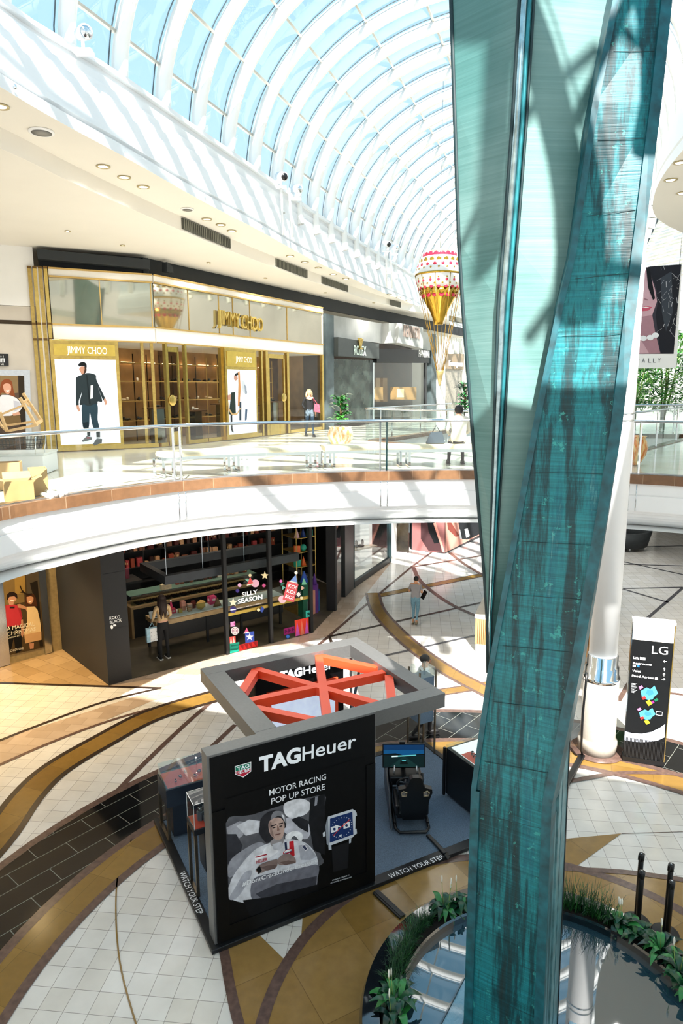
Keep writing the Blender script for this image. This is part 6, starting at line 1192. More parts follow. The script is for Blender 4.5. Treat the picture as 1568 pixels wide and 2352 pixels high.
# dark soffit band above the shop fronts
b = MB(); bo_ = lambda p, f: Vector(p) - f.n * .35
b.beam(Vector((*bo_(F1.a, F1)[:2], 10.43)) - F1.d * .2, Vector((*bo_(F1.b, F1)[:2], 10.43)), .1, .5, M('#1c2226', .6, na=.1)); q2 = F2.a.lerp(F2.b, 1) + F2.d * 24 - F2.n * .35; b.beam(Vector((*bo_(F2.a, F2)[:2], 10.43)), Vector((q2.x, q2.y, 10.43)), .1, .5, M('#1c2226', .6, na=.1)); b.build('trim_4', kind='structure')
b = MB(); F1.quad(b, [(83, 576), (340, 600), (340, 621), (87, 598)], .3, M('#1c2226', .6)); F2.quad(b, [(372, 603), (386, 614), (386, 628), (372, 625)], .2, M('#1c2226', .6)); b.build('trim_5', kind='structure')
# stone wall on the left with lift sign and poster
FW_ = Plane((-14.0, 16.6), (-8.35, 19.5)); STL_ = tiles_mat('travertine_wall', '#cdc4b6', '#c4b9a8', '#a89c8a', 1.4, .9, 0, .5, .004, ns=2)
zs = FW_.p(40, 703).z
b = MB(); b.beam(FW_.a + Vector((0, 0, (zs - H1) / 2)), FW_.b + Vector((0, 0, (zs - H1) / 2)), .2, zs - H1 - .02, STL_); b.build('wall_stone', kind='structure')
b = MB(); b.beam(FW_.a + Vector((0, 0, (zs + 10.68) / 2 - H1)), FW_.b + Vector((0, 0, (zs + 10.68) / 2 - H1)), .2, 10.68 - zs, WHITE2); b.build('wall_plaster', kind='structure')
b = MB(); z_ = FW_.p(40, 741).z; b.beam(FW_.a + Vector((0, 0, z_ - H1)) + FW_.n * .1, FW_.b + Vector((0, 0, z_ - H1)) + FW_.n * .1, .03, .10, M('#3a2c1a', .3, .5)); b.build('trim_6', kind='structure')
FWo = Plane(FW_.a + FW_.n * .11, FW_.b + FW_.n * .11)
ls = thing('lift_sign', 'small black lift sign with white arrows on the stone wall', 'sign', FWo.p(5, 835)); b = MB(); FWo.quad(b, [(-16, 812), (19, 813), (20, 840), (-16, 840)], .03, BLACK); b.build('plate', ls)
ca_ = crop(0, 560, .25)
tart([('#f2f4f4', ca_((2, 1052), (42, 1052), (42, 1090), (2, 1090))), ('#101214', ca_((7, 1062), (12, 1062), (12, 1086), (7, 1086))), ('#101214', ca_((18, 1062), (23, 1062), (23, 1086), (18, 1086))), ('#101214', ca_((29, 1062), (34, 1062), (34, 1086), (29, 1086))), ('#f2f4f4', ca_((3, 1036), (9, 1026), (15, 1036), (11, 1036), (11, 1046), (7, 1046), (7, 1036))), ('#f2f4f4', ca_((27, 1026), (31, 1026), (31, 1036), (35, 1036), (29, 1047), (23, 1036), (27, 1036)))], 'pictogram', ls, FWo.a + FWo.n * .035, FWo.n, .002, .0005)
b = MB(); ttx('Lift', (2, 838), (9, 838.5), .05, mb=b, plane=FWo.a + FWo.n * .035, n=FWo.n, mat=WHT); b.build('lettering', ls)
wp = thing('portrait_poster', 'silver-framed poster of a smiling woman with red hair on the stone wall', 'poster', FWo.p(10, 1030)); b = MB(); FWo.quad(b, [(-80, 848), (68, 850), (74, 1055), (-80, 1062)], .10, STEEL); b.build('silver_frame', wp)
b = MB(); FWo.quad(b, [(-75, 862), (55, 864), (60, 1042), (-75, 1048)], .02, M('#4a3626', .4, na=.3), .10); b.build('backing', wp)
wm_ = [('#8a7250', cb_((0, 245), (160, 250), (165, 400), (0, 420))), ('#33291f', cb_((165, 245), (215, 250), (235, 700), (180, 700))), ('#8b4a2a', cb_((5, 330), (25, 290), (65, 275), (105, 300), (120, 370), (135, 430), (110, 445), (90, 420), (20, 400), (0, 420))), ('#d9a48a', cb_((30, 330), (60, 315), (95, 330), (98, 380), (72, 415), (45, 395), (30, 360))), ('#f3eee8', cb_((52, 378), (85, 375), (78, 392), (60, 392))), ('#e9e8ec', cb_((0, 440), (50, 420), (110, 430), (170, 470), (195, 540), (120, 600), (40, 610), (0, 600))), ('#c8c8d2', cb_((120, 470), (170, 480), (190, 540), (130, 570))), ('#d9a48a', cb_((110, 590), (170, 570), (185, 600), (120, 608))), ('#7a6240', cb_((30, 610), (180, 605), (190, 670), (60, 690)))]
tart(wm_, 'woman_print', wp, FWo.a + FWo.n * .12, FWo.n, .003, .001, smooth=True)
# stone fronts beyond the shoe shop
F3 = Plane(JC_, JD); cd_ = crop(640, 560, .30612)
GST = M('#a9aaa6', .5, na=.18, ns=1.2); DST = M('#4e5a5c', .55, na=.2, ns=3); RLX = M('#3e4341', .5, na=.06); BGL = M('#0a0c0d', .25, na=.1, spec=.2)
ws = thing('watch_shop_facade', 'grey marble watch shop facade right of the cream shoe shop', 'shop front', F3.at(860, H1), F3.rz)
def q3(mb, pts, dep, mat, off=0.0): F3.quad(mb, cd_(*pts), dep, mat, off)
for pts in (((328, 525), (390, 538), (392, 1400), (335, 1400)), ((1125, 672), (1160, 680), (1165, 1340), (1120, 1340))): b = MB(); q3(b, pts, .25, DST, -.1); b.build('dark_pilaster', ws)
b = MB(); q3(b, ((390, 538), (755, 598), (755, 748), (392, 700)), .12, GST); b.build('marble_header', ws); b = MB(); q3(b, ((990, 640), (1125, 672), (1125, 800), (990, 788)), .12, GST); b.build('marble_header', ws)
b = MB(); q3(b, ((800, 598), (990, 632), (990, 790), (802, 745)), .7, GST); q3(b, ((755, 598), (800, 598), (802, 745), (755, 748)), .5, GST); b.build('marble_box', ws)
b = MB(); q3(b, ((392, 702), (703, 752), (703, 862), (392, 842)), .35, RLX); b.build('dark_sign_box', ws)
b = MB(); q3(b, ((700, 786), (1095, 800), (1095, 895), (700, 893)), .25, BGL); b.build('black_glass_fascia', ws)
def t3(s, a, c, h, mat, off, nm='sign_lettering', bold=0.0, ext=.05): return t1(s, F3, cd_(a)[0], cd_(c)[0], h, mat, ws, off, bold, nm, ext)
t3('ROLEX', (510, 835), (602, 842), .45, M('#dfeee2', .4, na=0), .36, ext=.015); t3('KENNEDY', (838, 700), (962, 720), .62, M('#8d7d73', .4, na=0), .71); t3('PANERAI', (1015, 850), (1096, 856), .40, M('#f0eee8', .4, na=0), .26, ext=.015)
b = MB(); cr = F3.p(*cd_((554, 765))[0], .40)
for a in (-28, -14, 0, 14, 28): b.beam(cr + Vector((0, 0, -.12)), cr + F3.d * math.sin(math.radians(a)) * .42 + Vector((0, 0, .26)), .05, .05, GOLD); b.ball(cr + F3.d * math.sin(math.radians(a)) * .42 + Vector((0, 0, .28)), .05, GOLD, n=6)
b.box(cr + Vector((0, 0, -.14)), (.24, .1, .07), GOLD, rz=F3.rz); b.build('crown_emblem', ws)
b = MB(); q3(b, ((394, 862), (690, 872), (690, 1330), (394, 1360)), .03, M('#39423c', .06, .2, na=.6, ns=1.5)); b.build('dark_window', ws)
tart([('#dfe7ea', cd_((392, 862), (545, 855), (548, 965), (394, 972)))], 'poster_reflection', ws, F3.a + F3.n * .04, F3.n, .004) if False else None
b = MB(); q3(b, ((690, 870), (700, 870), (700, 1330), (690, 1330)), .12, CHROME); q3(b, ((1085, 895), (1095, 895), (1095, 1300), (1085, 1300)), .12, DARK); b.build('window_frame', ws)
INT = M('#4d3626', .5, na=.3, ns=2); b = MB(); q3(b, ((420, 640), (1330, 760), (1330, 1400), (420, 1400)), -.1, INT, -3.0); b.build('wall_watch_shop_back', kind='structure')
for i, (pts, c) in enumerate((((( 700, 1075), (822, 1075), (822, 1170), (700, 1165)), '#b18a52'), (((915, 1072), (1070, 1075), (1070, 1170), (915, 1168)), '#b18a52'))):
    t = thing('wooden_display_box', ('left wooden display box in the watch shop window', 'right wooden display box in the watch shop window')[i], 'display box', F3.p(*cd_(pts[0])[0], -.4)); b = MB(); q3(b, pts, .3, M(c, .5, na=.1), -.6); b.build('box', t); b = MB(); (x0, y0), (x1, _), _, _ = pts; q3(b, ((x0 + 12, y0 + 15), (x0 + 60, y0 + 15), (x0 + 60, y0 + 80), (x0 + 12, y0 + 80)), .02, M('#e0c79a', .4, emit=.6), -.3); b.build('lit_niche', t)
for i, x in enumerate((845, 797, 910, 960)):
    t = thing('brass_column_display', 'lit brass column display inside the watch shop', 'display', F3.p(*cd_((x, 1180))[0], -1.5), 0, 'brass column displays in the watch shop'); b = MB(); q3(b, ((x, 1005), (x + 30, 1005), (x + 30, 1185), (x, 1185)), .2, M('#a88a68', .3, .5, emit=.15), -1.6); b.build('column', t)
b = MB(); q3(b, ((705, 1000), (775, 1003), (775, 1012), (705, 1010)), .02, M('#ffb45a', .4, emit=3), -1.0); b.build('light_strip', ws)
b = MB(); q3(b, ((700, 893), (1095, 897), (1095, 1300), (700, 1300)), .015, GLD, -.02); b.build('glass_pane', ws)
# white fluted front
ff = thing('fluted_shop_facade', 'white fluted shop facade behind the hanging balloon', 'shop front', F3.at(1050, H1), F3.rz)
b = MB(); q3(b, ((1160, 680), (1440, 720), (1440, 1340), (1165, 1340)), .05, M('#e9e6de', .5)); 
for k in range(20):
    x = 1165 + k * 13.5
    if not (1222 < x < 1362): q3(b, ((x, 690 + k * 1.6), (x + 6, 691 + k * 1.6), (x + 6, 1300), (x, 1300)), .15, M('#f3f1ea', .5), .05)
    else: q3(b, ((x, 690 + k * 1.6), (x + 6, 691 + k * 1.6), (x + 6, 825), (x, 825)), .15, M('#f3f1ea', .5), .05)
b.build('fluted_cladding', ff)
b = MB(); q3(b, ((1225, 825), (1360, 828), (1360, 945), (1225, 938)), .2, M('#8d7a62', .5, na=.1), .05); b.build('tan_sign_panel', ff); b = MB(); q3(b, ((1228, 950), (1358, 952), (1358, 1230), (1228, 1225)), .1, M('#8d8678', .15, na=.3), .05); b.build('window', ff)
t1('Ferragamo', F3, cd_((1245, 915))[0], cd_((1348, 922))[0], .35, M('#ffffff', .4, emit=.5, na=0), ff, .26, 0, 'script_lettering', .04)
# ceiling fittings
for i, q in enumerate((((411, 498), (522, 547), (522, 566), (411, 522)), ((626, 591), (700, 620), (700, 635), (626, 611)), ((733, 633), (794, 655), (794, 668), (733, 647)), ((865, 680), (916, 693), (916, 704), (865, 692)), ((938, 701), (980, 712), (980, 722), (938, 712)), ((1030, 724), (1065, 732), (1065, 740), (1030, 734)))):
    P = [G(*p, 11.0) for p in q[:2]]; lo = [Vector((p.x, p.y, 10.72)) for p in P]; hi = [Vector((p.x, p.y, 10.97)) for p in P]; n_ = (P[1] - P[0]).cross(Vector((0, 0, 1))).normalized(); n_ = n_ if n_.y < 0 else -n_
    t = thing('air_vent', 'dark slotted air vent in the ceiling step, ' + ('nearest of the row above the shoe shop', 'second along the row', 'third along the row', 'fourth along the row above the watch shop', 'fifth along the row', 'farthest, behind the balloon ropes')[i], 'air vent', lo[0], 0, 'air vents in the ceiling step')
    b = MB(); b.prism([lo[0] - n_ * .15, lo[1] - n_ * .15, hi[1] - n_ * .15, hi[0] - n_ * .15], n_ * .25, M('#4a4a42', .6, na=.3, ns=60)); b.build('grille', t)
    b = MB(); m_ = 26
    for k in range(m_): a = lo[0].lerp(lo[1], (k + .5) / m_) + n_ * .115; b.beam(a, a + Vector((0, 0, .25)), .012, .012, M('#8b8a7c', .5)); 
    b.build('slats', t)
def downlight(p, r=.13, e=60, lab='recessed round downlight in the upper gallery soffit', grp='downlights in the gallery soffit', lit=True):
    t = thing('ceiling_downlight', lab, 'ceiling light', p, 0, grp); p = Vector(p); b = MB(); b.lathe(p, [(r, .0), (r, -.015), (r * .8, -.02), (r * .72, .02)], M('#b9ab84', .4, .4), 24); b.build('ring', t); b = MB(); b.lathe(p, [(r * .7, -.005), (r * .1, -.006)], M('#fff3dc', .4, emit=8), 20); b.build('lamp', t)
    if e: spot(p + Vector((0, 0, -.06)), e, (1, .96, .90), .1, 140)
for q in ((0, 244), (237, 382), (285, 407), (329, 429), (475, 503), (507, 516), (532, 530), (666, 588), (700, 602), (731, 615), (765, 630), (794, 640), (894, 676), (915, 683), (937, 690)): downlight(G(*q, 10.995))
for q in ((1562, 373), (1540, 413), (1568, 443)): downlight(G(*q, 10.995), lab='recessed round downlight in the right-hand soffit by the sculpture top', grp='downlights in the right soffit')
for i, (q, r) in enumerate((((95, 302), .20), ((430, 480), .15))):
    p = G(*q, 10.995); t = thing('ceiling_speaker', ('large round grey speaker in the soffit at the far left', 'smaller round speaker before the nearest air vent')[i], 'speaker', p); b = MB(); b.lathe(p, [(r, 0), (r, -.02), (r * .85, -.025)], WHITE, 28); b.build('rim', t); b = MB(); b.lathe(p, [(r * .8, -.027), (.01, -.03)], M('#8f8c86', .7), 24); b.build('grille', t)
for k, (x, y) in enumerate(((-9.6, 12), (-8.2, 15.8), (-6.6, 17.5), (-5.8, 19.2), (-4.0, 21.8), (-2.6, 24.8), (-.6, 28.6), (1.5, 32), (-10.5, 16.5))):
    downlight((x, y, 10.675), .07, 140, 'tiny downlight in the flat gallery ceiling', 'tiny downlights in the gallery ceiling')
# floodlights on the cornice
def flood(px, pole, lab, grp=None, dark=True):
    p = G(*px, 12.55); t = thing('cornice_floodlight', lab, 'floodlight', p, 0); b = MB(); a = p + Vector((0, 0, .1)); v = Vector((.5, -.75, -.25)).normalized()
    b.tube([a - v * .16, a + v * .2], [.10, .12], WHITE, n=14); b.tube([a + v * .2, a + v * .21], .095, BLACK if dark else CHROME, n=14); b.build('lamp_housing', t); b = MB(); b.tube([a, a + Vector((0, 0, -.25))], .03, WHITE); b.box(a + Vector((0, 0, -.28)), (.3, .2, .05), WHITE); b.build('bracket', t)
    if pole: b = MB(); q = G(pole[0], pole[1], 11.1); b.tube([a + Vector((0, 0, -.25)), q + Vector((0, 0, .1))], .03, WHITE); b.tube([a + Vector((.2, .2, -.25)), q + Vector((.25, .3, .1))], .03, WHITE); b.build('down_pipe', t)
flood((190, 92), None, 'white floodlight on the cornice at the top left', dark=False); flood((645, 414), (650, 548), 'floodlight with a black lens on the middle of the cornice'); flood((680, 442), None, 'white globe floodlight beside the black-lensed one', dark=False); flood((886, 566), (888, 665), 'small floodlight with a black lens far along the cornice'); flood((905, 574), None, 'small white floodlight far along the cornice', dark=False)
for q in ((32, 202), (282, 351), (467, 456), (599, 526), (709, 580)):
    p = G(*q, 11.09); o = MB(); o.ball(p + Vector((.03, -.03, 0)), .035, CHROME, n=8); oo = o.build('cornice_bolt'); at_base(oo, p); tag(oo, 'small chrome bracket stud on the lower lip of the cornice', 'bracket', 'studs along the cornice lip')
# ================================================================== PEOPLE, BALLOON, BENCHES, PLANTS
def person(label, loc, rz, J, R, color, hair=None, extra=None, scale=1.0, face=True, name='person'):
    """one skinned body; J joints {name: (x,y,z)}, facing +Y; colour chosen per face by position"""
    t = thing(name, label, 'person', loc, rz); names = list(J); idx = {n: i for i, n in enumerate(names)}
    bones = [('pelvis', 'waist'), ('waist', 'chest'), ('chest', 'neck'), ('neck', 'jaw'), ('jaw', 'crown')]
    for s_ in 'lr': bones += [('chest', 'sho_' + s_), ('sho_' + s_, 'elb_' + s_), ('elb_' + s_, 'wri_' + s_), ('wri_' + s_, 'palm_' + s_), ('pelvis', 'hip_' + s_), ('hip_' + s_, 'kne_' + s_), ('kne_' + s_, 'ank_' + s_), ('ank_' + s_, 'toe_' + s_)]
    vs = [Vector(J[n]) * scale for n in names]; es = [(idx[a], idx[b]) for a, b in bones]; rr = [R.get(n, R.get(n[:-2], .04)) for n in names]
    for s_ in 'lr':
        w, p = Vector(J['wri_' + s_]), Vector(J['palm_' + s_]); d = (p - w).normalized(); sd_ = d.orthogonal().normalized()
        if abs(d.z) > .5: sd_ = Vector((0, 1, 0)) - d * d.y; sd_.normalize()
        for k, (o, L_) in enumerate(((-.030, .060), (-.011, .072), (.009, .068), (.028, .052))):
            b0 = p + sd_ * o * .9 + d * .03; b1 = b0 + d * L_ * .55; b2 = b1 + (d * .8 + Vector((0, 0, -.1))).normalized() * L_ * .45; i0 = len(vs); vs += [b0 * scale, b1 * scale, b2 * scale]; rr += [.0095, .0085, .0075]; es += [(idx['palm_' + s_], i0), (i0, i0 + 1), (i0 + 1, i0 + 2)]
        b0 = w.lerp(p, .55) + sd_ * -.035; b1 = b0 + (d * .7 - sd_ * .5) * .045; i0 = len(vs); vs += [b0 * scale, b1 * scale]; rr += [.011, .009]; es += [(idx['palm_' + s_], i0), (i0, i0 + 1)]
    me = bpy.data.meshes.new('body'); me.from_pydata([tuple(v) for v in vs], es, []); o = bpy.data.objects.new('body_src', me); COL.objects.link(o)
    o.modifiers.new('skin', 'SKIN'); o.modifiers.new('sub', 'SUBSURF').levels = 2; o.modifiers['sub'].render_levels = 2
    sv = me.skin_vertices[0].data
    for i, r in enumerate(rr): r = r if isinstance(r, tuple) else (r, r); sv[i].radius = (r[0] * scale, r[1] * scale)
    sv[idx['pelvis']].use_root = True
    bpy.context.view_layer.update(); ev = o.evaluated_get(bpy.context.evaluated_depsgraph_get()); m2 = bpy.data.meshes.new_from_object(ev); bpy.data.objects.remove(o)
    mats = []; 
    for p in m2.polygons:
        c = p.center / scale; m_ = color(c)
        if m_ not in mats: mats.append(m_)
    m2.materials.clear()
    for m_ in mats: m2.materials.append(m_)
    for p in m2.polygons: p.material_index = mats.index(color(p.center / scale)); p.use_smooth = True
    bo = bpy.data.objects.new('body', m2); COL.objects.link(bo); bo.parent = t
    T = WM(t)
    def w_(v): return T @ (Vector(v) * scale)
    hd = Vector(J['crown']); jw = Vector(J['jaw'])
    if face:
        b = MB(); R3 = T.to_3x3(); fc = jw.lerp(hd, .45)
        for sx in (-.032, .032): b.ball(w_(fc + Vector((sx, .088, .02))), (.011 * scale, .007 * scale, .008 * scale), M('#1d1511', .4), n=8, R=R3)
        b.build('eyes', t); b = MB(); b.ball(w_(fc + Vector((0, .100, -.012))), (.012 * scale, .016 * scale, .022 * scale), M('#c99072', .6), n=8, R=R3); b.ball(w_(fc + Vector((0, .088, -.05))), (.022 * scale, .008 * scale, .007 * scale), M('#a5504a', .5), n=8, R=R3); b.build('nose_and_mouth', t)
    b = MB(); R3 = T.to_3x3(); fc = jw.lerp(hd, .4)
    for sx in (-.082, .082): b.ball(w_(fc + Vector((sx, 0, 0))), (.012 * scale, .02 * scale, .03 * scale), M('#c99072', .6), n=8, R=R3)
    b.build('ears', t)
    if hair: hair(t, w_, T.to_3x3(), jw.lerp(hd, .5), scale)
    if extra: extra(t, w_, T.to_3x3(), scale)
    return t
RB0 = {'pelvis': (.135, .10), 'waist': (.125, .09), 'chest': (.15, .105), 'neck': .052, 'jaw': (.07, .08), 'crown': (.078, .09), 'sho': .062, 'elb': .042, 'wri': .027, 'palm': (.036, .018), 'hip': .092, 'kne': .058, 'ank': .038, 'toe': .034}
def base_pose():
    J = {'pelvis': (0, 0, .95), 'waist': (0, 0, 1.10), 'chest': (0, 0, 1.32), 'neck': (0, -.01, 1.47), 'jaw': (0, .015, 1.56), 'crown': (0, .005, 1.66)}
    for s_, k in (('l', -1), ('r', 1)):
        J.update({'sho_' + s_: (k * .17, -.01, 1.41), 'elb_' + s_: (k * .225, -.03, 1.13), 'wri_' + s_: (k * .23, .03, .90), 'palm_' + s_: (k * .23, .05, .82), 'hip_' + s_: (k * .085, 0, .88), 'kne_' + s_: (k * .095, .01, .49), 'ank_' + s_: (k * .10, -.02, .08), 'toe_' + s_: (k * .105, .13, .035)})
    return J
SKIN = M('#d2a084', .6, na=.04); SKIN2 = M('#c48d68', .6, na=.04)
def cap_hair(col, rx=.092, ry=.105, rz=.095, back=0.0, length=0.0):
    def f(t, w_, R3, c, s):
        b = MB(); b.ball(w_(c + Vector((0, -.018, .028))), (rx * s, ry * s, rz * s), M(col, .6, na=.3, ns=40), n=16, R=R3)
        if length:
            for k in range(15):
                a = math.pi * (1 + k / 14.0); x, y = math.cos(a) * rx * .9, math.sin(a) * ry * .9
                b.tube([w_(c + Vector((x, y, .03))), w_(c + Vector((x * 1.15, y * 1.15 - .02, -length * .4))), w_(c + Vector((x * 1.1 + .01 * math.sin(k * 3), y * 1.1 - .03, -length * (.85 + .15 * math.sin(k * 5)))))], [.028 * s, .032 * s, .010 * s], M(col, .6, na=.3, ns=40), n=6)
        b.build('hair', t)
    return f
def shoes(c, sole='#f0efec', sides=('l', 'r'), J=None):
    def f(t, w_, R3, s):
        for k in sides:
            a, o = Vector(J['ank_' + k]), Vector(J['toe_' + k]); b = MB(); m_ = (a + o) / 2; d = (o - a); d.z = 0; d.normalize()
            b.ball(w_(m_ + Vector((0, 0, -.005 - (m_.z - .055) * 0))), (.048 * s, .14 * s, .05 * s), M(c, .5), n=12, R=R3); b.box(w_(m_ + Vector((0, 0, -.045))), (.085 * s, .26 * s, .022 * s), M(sole, .5), R=R3); b.build('shoe', t)
    return f
# customer at the counter, seen from behind
J = base_pose(); J.update({'elb_l': (-.22, .06, 1.14), 'wri_l': (-.20, .20, 1.00), 'palm_l': (-.18, .27, .98), 'elb_r': (.23, .02, 1.13), 'wri_r': (.20, .18, 1.04), 'palm_r': (.17, .25, 1.03)})
CRM_ = M('#cdb083', .9, na=.15, ns=30); BLKC = M('#101114', .8, na=.1); 
def c1(c):
    if c.z > 1.46 or (c.y > .17 and c.z > .9): return SKIN
    if c.z > 1.08 or (abs(c.x) > .15 and c.z > .9): return CRM_
    if c.z > 1.03: return SKIN
    if c.z > .09: return BLKC
    return BLACK
g = K(1.12, .70, .014)
def ex1(t, w_, R3, s):
    shoes('#16171a', J=J)(t, w_, R3, s)
wm1 = person('customer with long dark wavy hair and black trousers at the chocolate counter', g, KZ, J, dict(RB0, hip=.10), c1, cap_hair('#2a1a14', .098, .108, .10, length=.50), ex1, 1.0, face=False)
tb_ = thing('tote_bag', 'blue and white spotted tote bag hanging from the customer\'s left arm', 'bag', K(.80, .72, .55)); b = MB(); p = K(.84, .76, .72); b.box(p, (.30, .09, .36), M('#a9cfe0', .8, na=.25, ns=12), rz=KZ)
for k in range(9): b.ball(p + KD * (-.04 + .07 * (k % 3)) + Vector((0, 0, -.12 + .1 * (k // 3))) - KN * .047, (.018, .006, .018), BLACK, n=6)
b.box(p + KD * .04 - KN * .03, (.2, .05, .34), M('#eef0f0', .8), rz=KZ); b.build('body', tb_); b = MB(); b.tube([p + Vector((0, 0, .16)) + KD * .08, K(.90, .86, 1.0), p + Vector((0, 0, .16)) - KD * .08], .012, M('#a9cfe0', .8)); b.build('handle', tb_)
# man walking away with a folder
J2 = base_pose(); J2.update({'elb_r': (.22, -.02, 1.16), 'wri_r': (.20, .16, 1.10), 'palm_r': (.16, .24, 1.14), 'elb_l': (-.23, .02, 1.16), 'wri_l': (-.16, .18, 1.18), 'palm_l': (-.10, .24, 1.22), 'kne_l': (-.07, .06, .49), 'ank_l': (-.07, -.02, .08), 'toe_l': (-.08, .12, .035), 'kne_r': (.07, .10, .50), 'ank_r': (.06, -.16, .16), 'toe_r': (.06, -.04, .05), 'jaw': (.01, .05, 1.55), 'crown': (.01, .05, 1.65)})
TEE = M('#8e8b8c', .9, na=.08); JEAN = M('#6d93a3', .85, na=.15, ns=25)
def c2(c):
    if c.z > 1.45: return SKIN2
    if c.z < .06: return M('#8d7c60', .6)
    if c.z < .19: return SKIN2
    if abs(c.x) > .18 and c.z < 1.24: return SKIN2
    if c.y > .13 and c.z > 1.0: return SKIN2
    return TEE if c.z > .99 else JEAN
g = G(953, 1434)
def ex2(t, w_, R3, s): shoes('#8d7c60', '#6a5d48', J=J2)(t, w_, R3, s)
mn = person('person in a grey t-shirt and jeans walking across the lower floor', (g.x, g.y, .012), -.25, J2, dict(RB0, pelvis=(.15, .11), waist=(.145, .10), chest=(.165, .115), hip=.105), c2, cap_hair('#14100e', .088, .10, .088), ex2, .85, face=False)
fo = thing('folder', 'small black folder tucked under the walking person\'s arm', 'folder', (g.x + .25, g.y, .9)); b = MB(); b.box((g.x + .25, g.y + .02, .90), (.025, .2, .26), BLACK, R=Matrix.Rotation(.3, 3, 'Z') @ Matrix.Rotation(.5, 3, 'Y')); b.ball((g.x + .265, g.y - .01, .90), (.01, .035, .04), M('#d77a6a', .5), n=6); b.build('cover', fo)
# man in shirt and dark vest behind the store
J3 = base_pose(); J3.update({'kne_l': (-.09, .16, .52), 'ank_l': (-.09, .14, .09), 'toe_l': (-.09, .29, .06), 'kne_r': (.09, .02, .48), 'ank_r': (.09, -.26, .14), 'toe_r': (.09, -.14, .04), 'elb_l': (-.23, -.10, 1.14), 'wri_l': (-.24, .0, .92), 'palm_l': (-.24, .03, .84)})
VEST = M('#1c2740', .7, na=.1); SHT = M('#f2f4f8', .8, na=.03)
def c3(c):
    if c.z > 1.47: return SKIN
    if c.z < .99: return SKIN if abs(c.x) > .2 and c.z < .92 and c.z > .7 else BLKC
    if abs(c.x) > .12 or c.z > 1.43: return SHT
    return VEST
person('person in a white shirt and dark vest striding behind the watch store', (1.62, 12.62, .012), math.radians(-80), J3, RB0, c3, cap_hair('#23211f', .088, .10, .085), lambda t, w_, R3, s: shoes('#101012', '#101012', J=J3)(t, w_, R3, s), 1.02)
# woman with blond hair in front of the boutique
J4 = base_pose(); J4.update({'kne_l': (-.09, .10, .49), 'ank_l': (-.10, .14, .08), 'toe_l': (-.10, .28, .035), 'kne_r': (.09, .02, .48), 'ank_r': (.10, -.18, .09), 'toe_r': (.10, -.06, .04), 'elb_r': (.25, -.04, 1.16), 'wri_r': (.24, .14, 1.04), 'palm_r': (.22, .22, 1.04)})
PLD = M('#5c6a74', .9, na=.5, ns=18)
def c4f(c):
    if c.z > 1.45: return SKIN
    if abs(c.x) > .18 and c.z < .98: return SKIN
    if c.z > .98: return BLKC
    if c.z > .75: return PLD
    return M('#22384a', .8) if c.z > .07 else BLACK
g = Vector((-1.15, 25.1, H1 + .012))
def ex4(t, w_, R3, s):
    shoes('#141414', '#141414', J=J4)(t, w_, R3, s)
    b = MB(); b.tube([w_((-.12, .06, 1.42)), w_((.0, .11, 1.38)), w_((.13, .08, 1.42))], [.04, .05, .04], M('#c9b09a', .9), n=8); b.build('scarf', t)
person('blond woman in a black top with checked trousers strolling past the boutique', g, math.radians(200), J4, RB0, c4f, cap_hair('#e3c79a', .105, .11, .11, length=.20), ex4, .98)
rbg = thing('red_shoulder_bag', 'red shoulder bag on the arm of the blond woman', 'bag', g + Vector((.30, -.1, .9))); b = MB(); b.prism([g + Vector((.16, -.16, .90)), g + Vector((.40, -.16, .86)), g + Vector((.37, -.16, 1.16)), g + Vector((.20, -.16, 1.18))], (0, .10, 0), M('#a8485a', .7, na=.4, ns=14)); b.build('pouch', rbg); b = MB(); b.tube([g + Vector((.2, -.12, 1.15)), g + Vector((.14, -.08, 1.4)), g + Vector((.30, -.1, 1.16))], .012, M('#c9485a', .6)); b.build('strap', rbg)
# benches along the balustrade
def inner(f, k): 
    p = off_at(f); t = (off_at(f + .2) - off_at(f - .2)).normalized(); nn = Vector((-t.y, t.x, 0)); return p + nn * k, nn
def bench(px0, px1, lab, legs):
    f0, f1 = edge_at(px0), edge_at(px1); c, _ = inner((f0 + f1) / 2, .95); t = thing('curved_bench', lab, 'bench', (c.x, c.y, H1), 0, 'cream benches behind the balustrade')
    P = [inner(f0 + (f1 - f0) * k / 16, .70)[0] for k in range(17)]
    for nm, prof, m_ in (('cushion', [(0, .40), (-.02, .45), (.03, .50), (.45, .51), (.52, .46), (.50, .40), (0, .40)], M('#e3d3b2', .7, na=.04)), ('chrome_rail', [(0.01, .34), (0.01, .40), (.49, .40), (.49, .34), (.01, .34)], CHROME)):
        b = MB(); b.strip(P, [(a, H1 + z) for a, z in prof], m_, nm == 'cushion')
        for e_ in (0, 16):
            q = P[e_]; tt = (P[min(e_ + 1, 16)] - P[max(e_ - 1, 0)]).normalized(); nn = Vector((-tt.y, tt.x, 0)); b.poly([q + nn * a + Vector((0, 0, H1 + z)) for a, z in prof[:-1]], m_)
        b.build(nm, t)
    for fr in legs:
        q, nn = inner(f0 + (f1 - f0) * fr, .72); tt = nn.cross(Vector((0, 0, 1))); b = MB()
        for s_ in (-.10, .10):
            for k in (0, .44): b.beam(q + tt * s_ + nn * k + Vector((0, 0, H1 + .012)), q + tt * s_ + nn * k + Vector((0, 0, H1 + .36)), .05, .05, CHROME)
            b.beam(q + tt * s_ + Vector((0, 0, H1 + .03)), q + tt * s_ + nn * .44 + Vector((0, 0, H1 + .03)), .05, .04, CHROME)
        b.build('leg_frame', t)
bench(420, 752, 'cream cushioned bench on chrome frames left of the steel rail posts in the middle', (.02, .52, .97)); bench(762, 1118, 'cream cushioned bench on which a person in a beige coat is sitting', (.03, .50, .97))
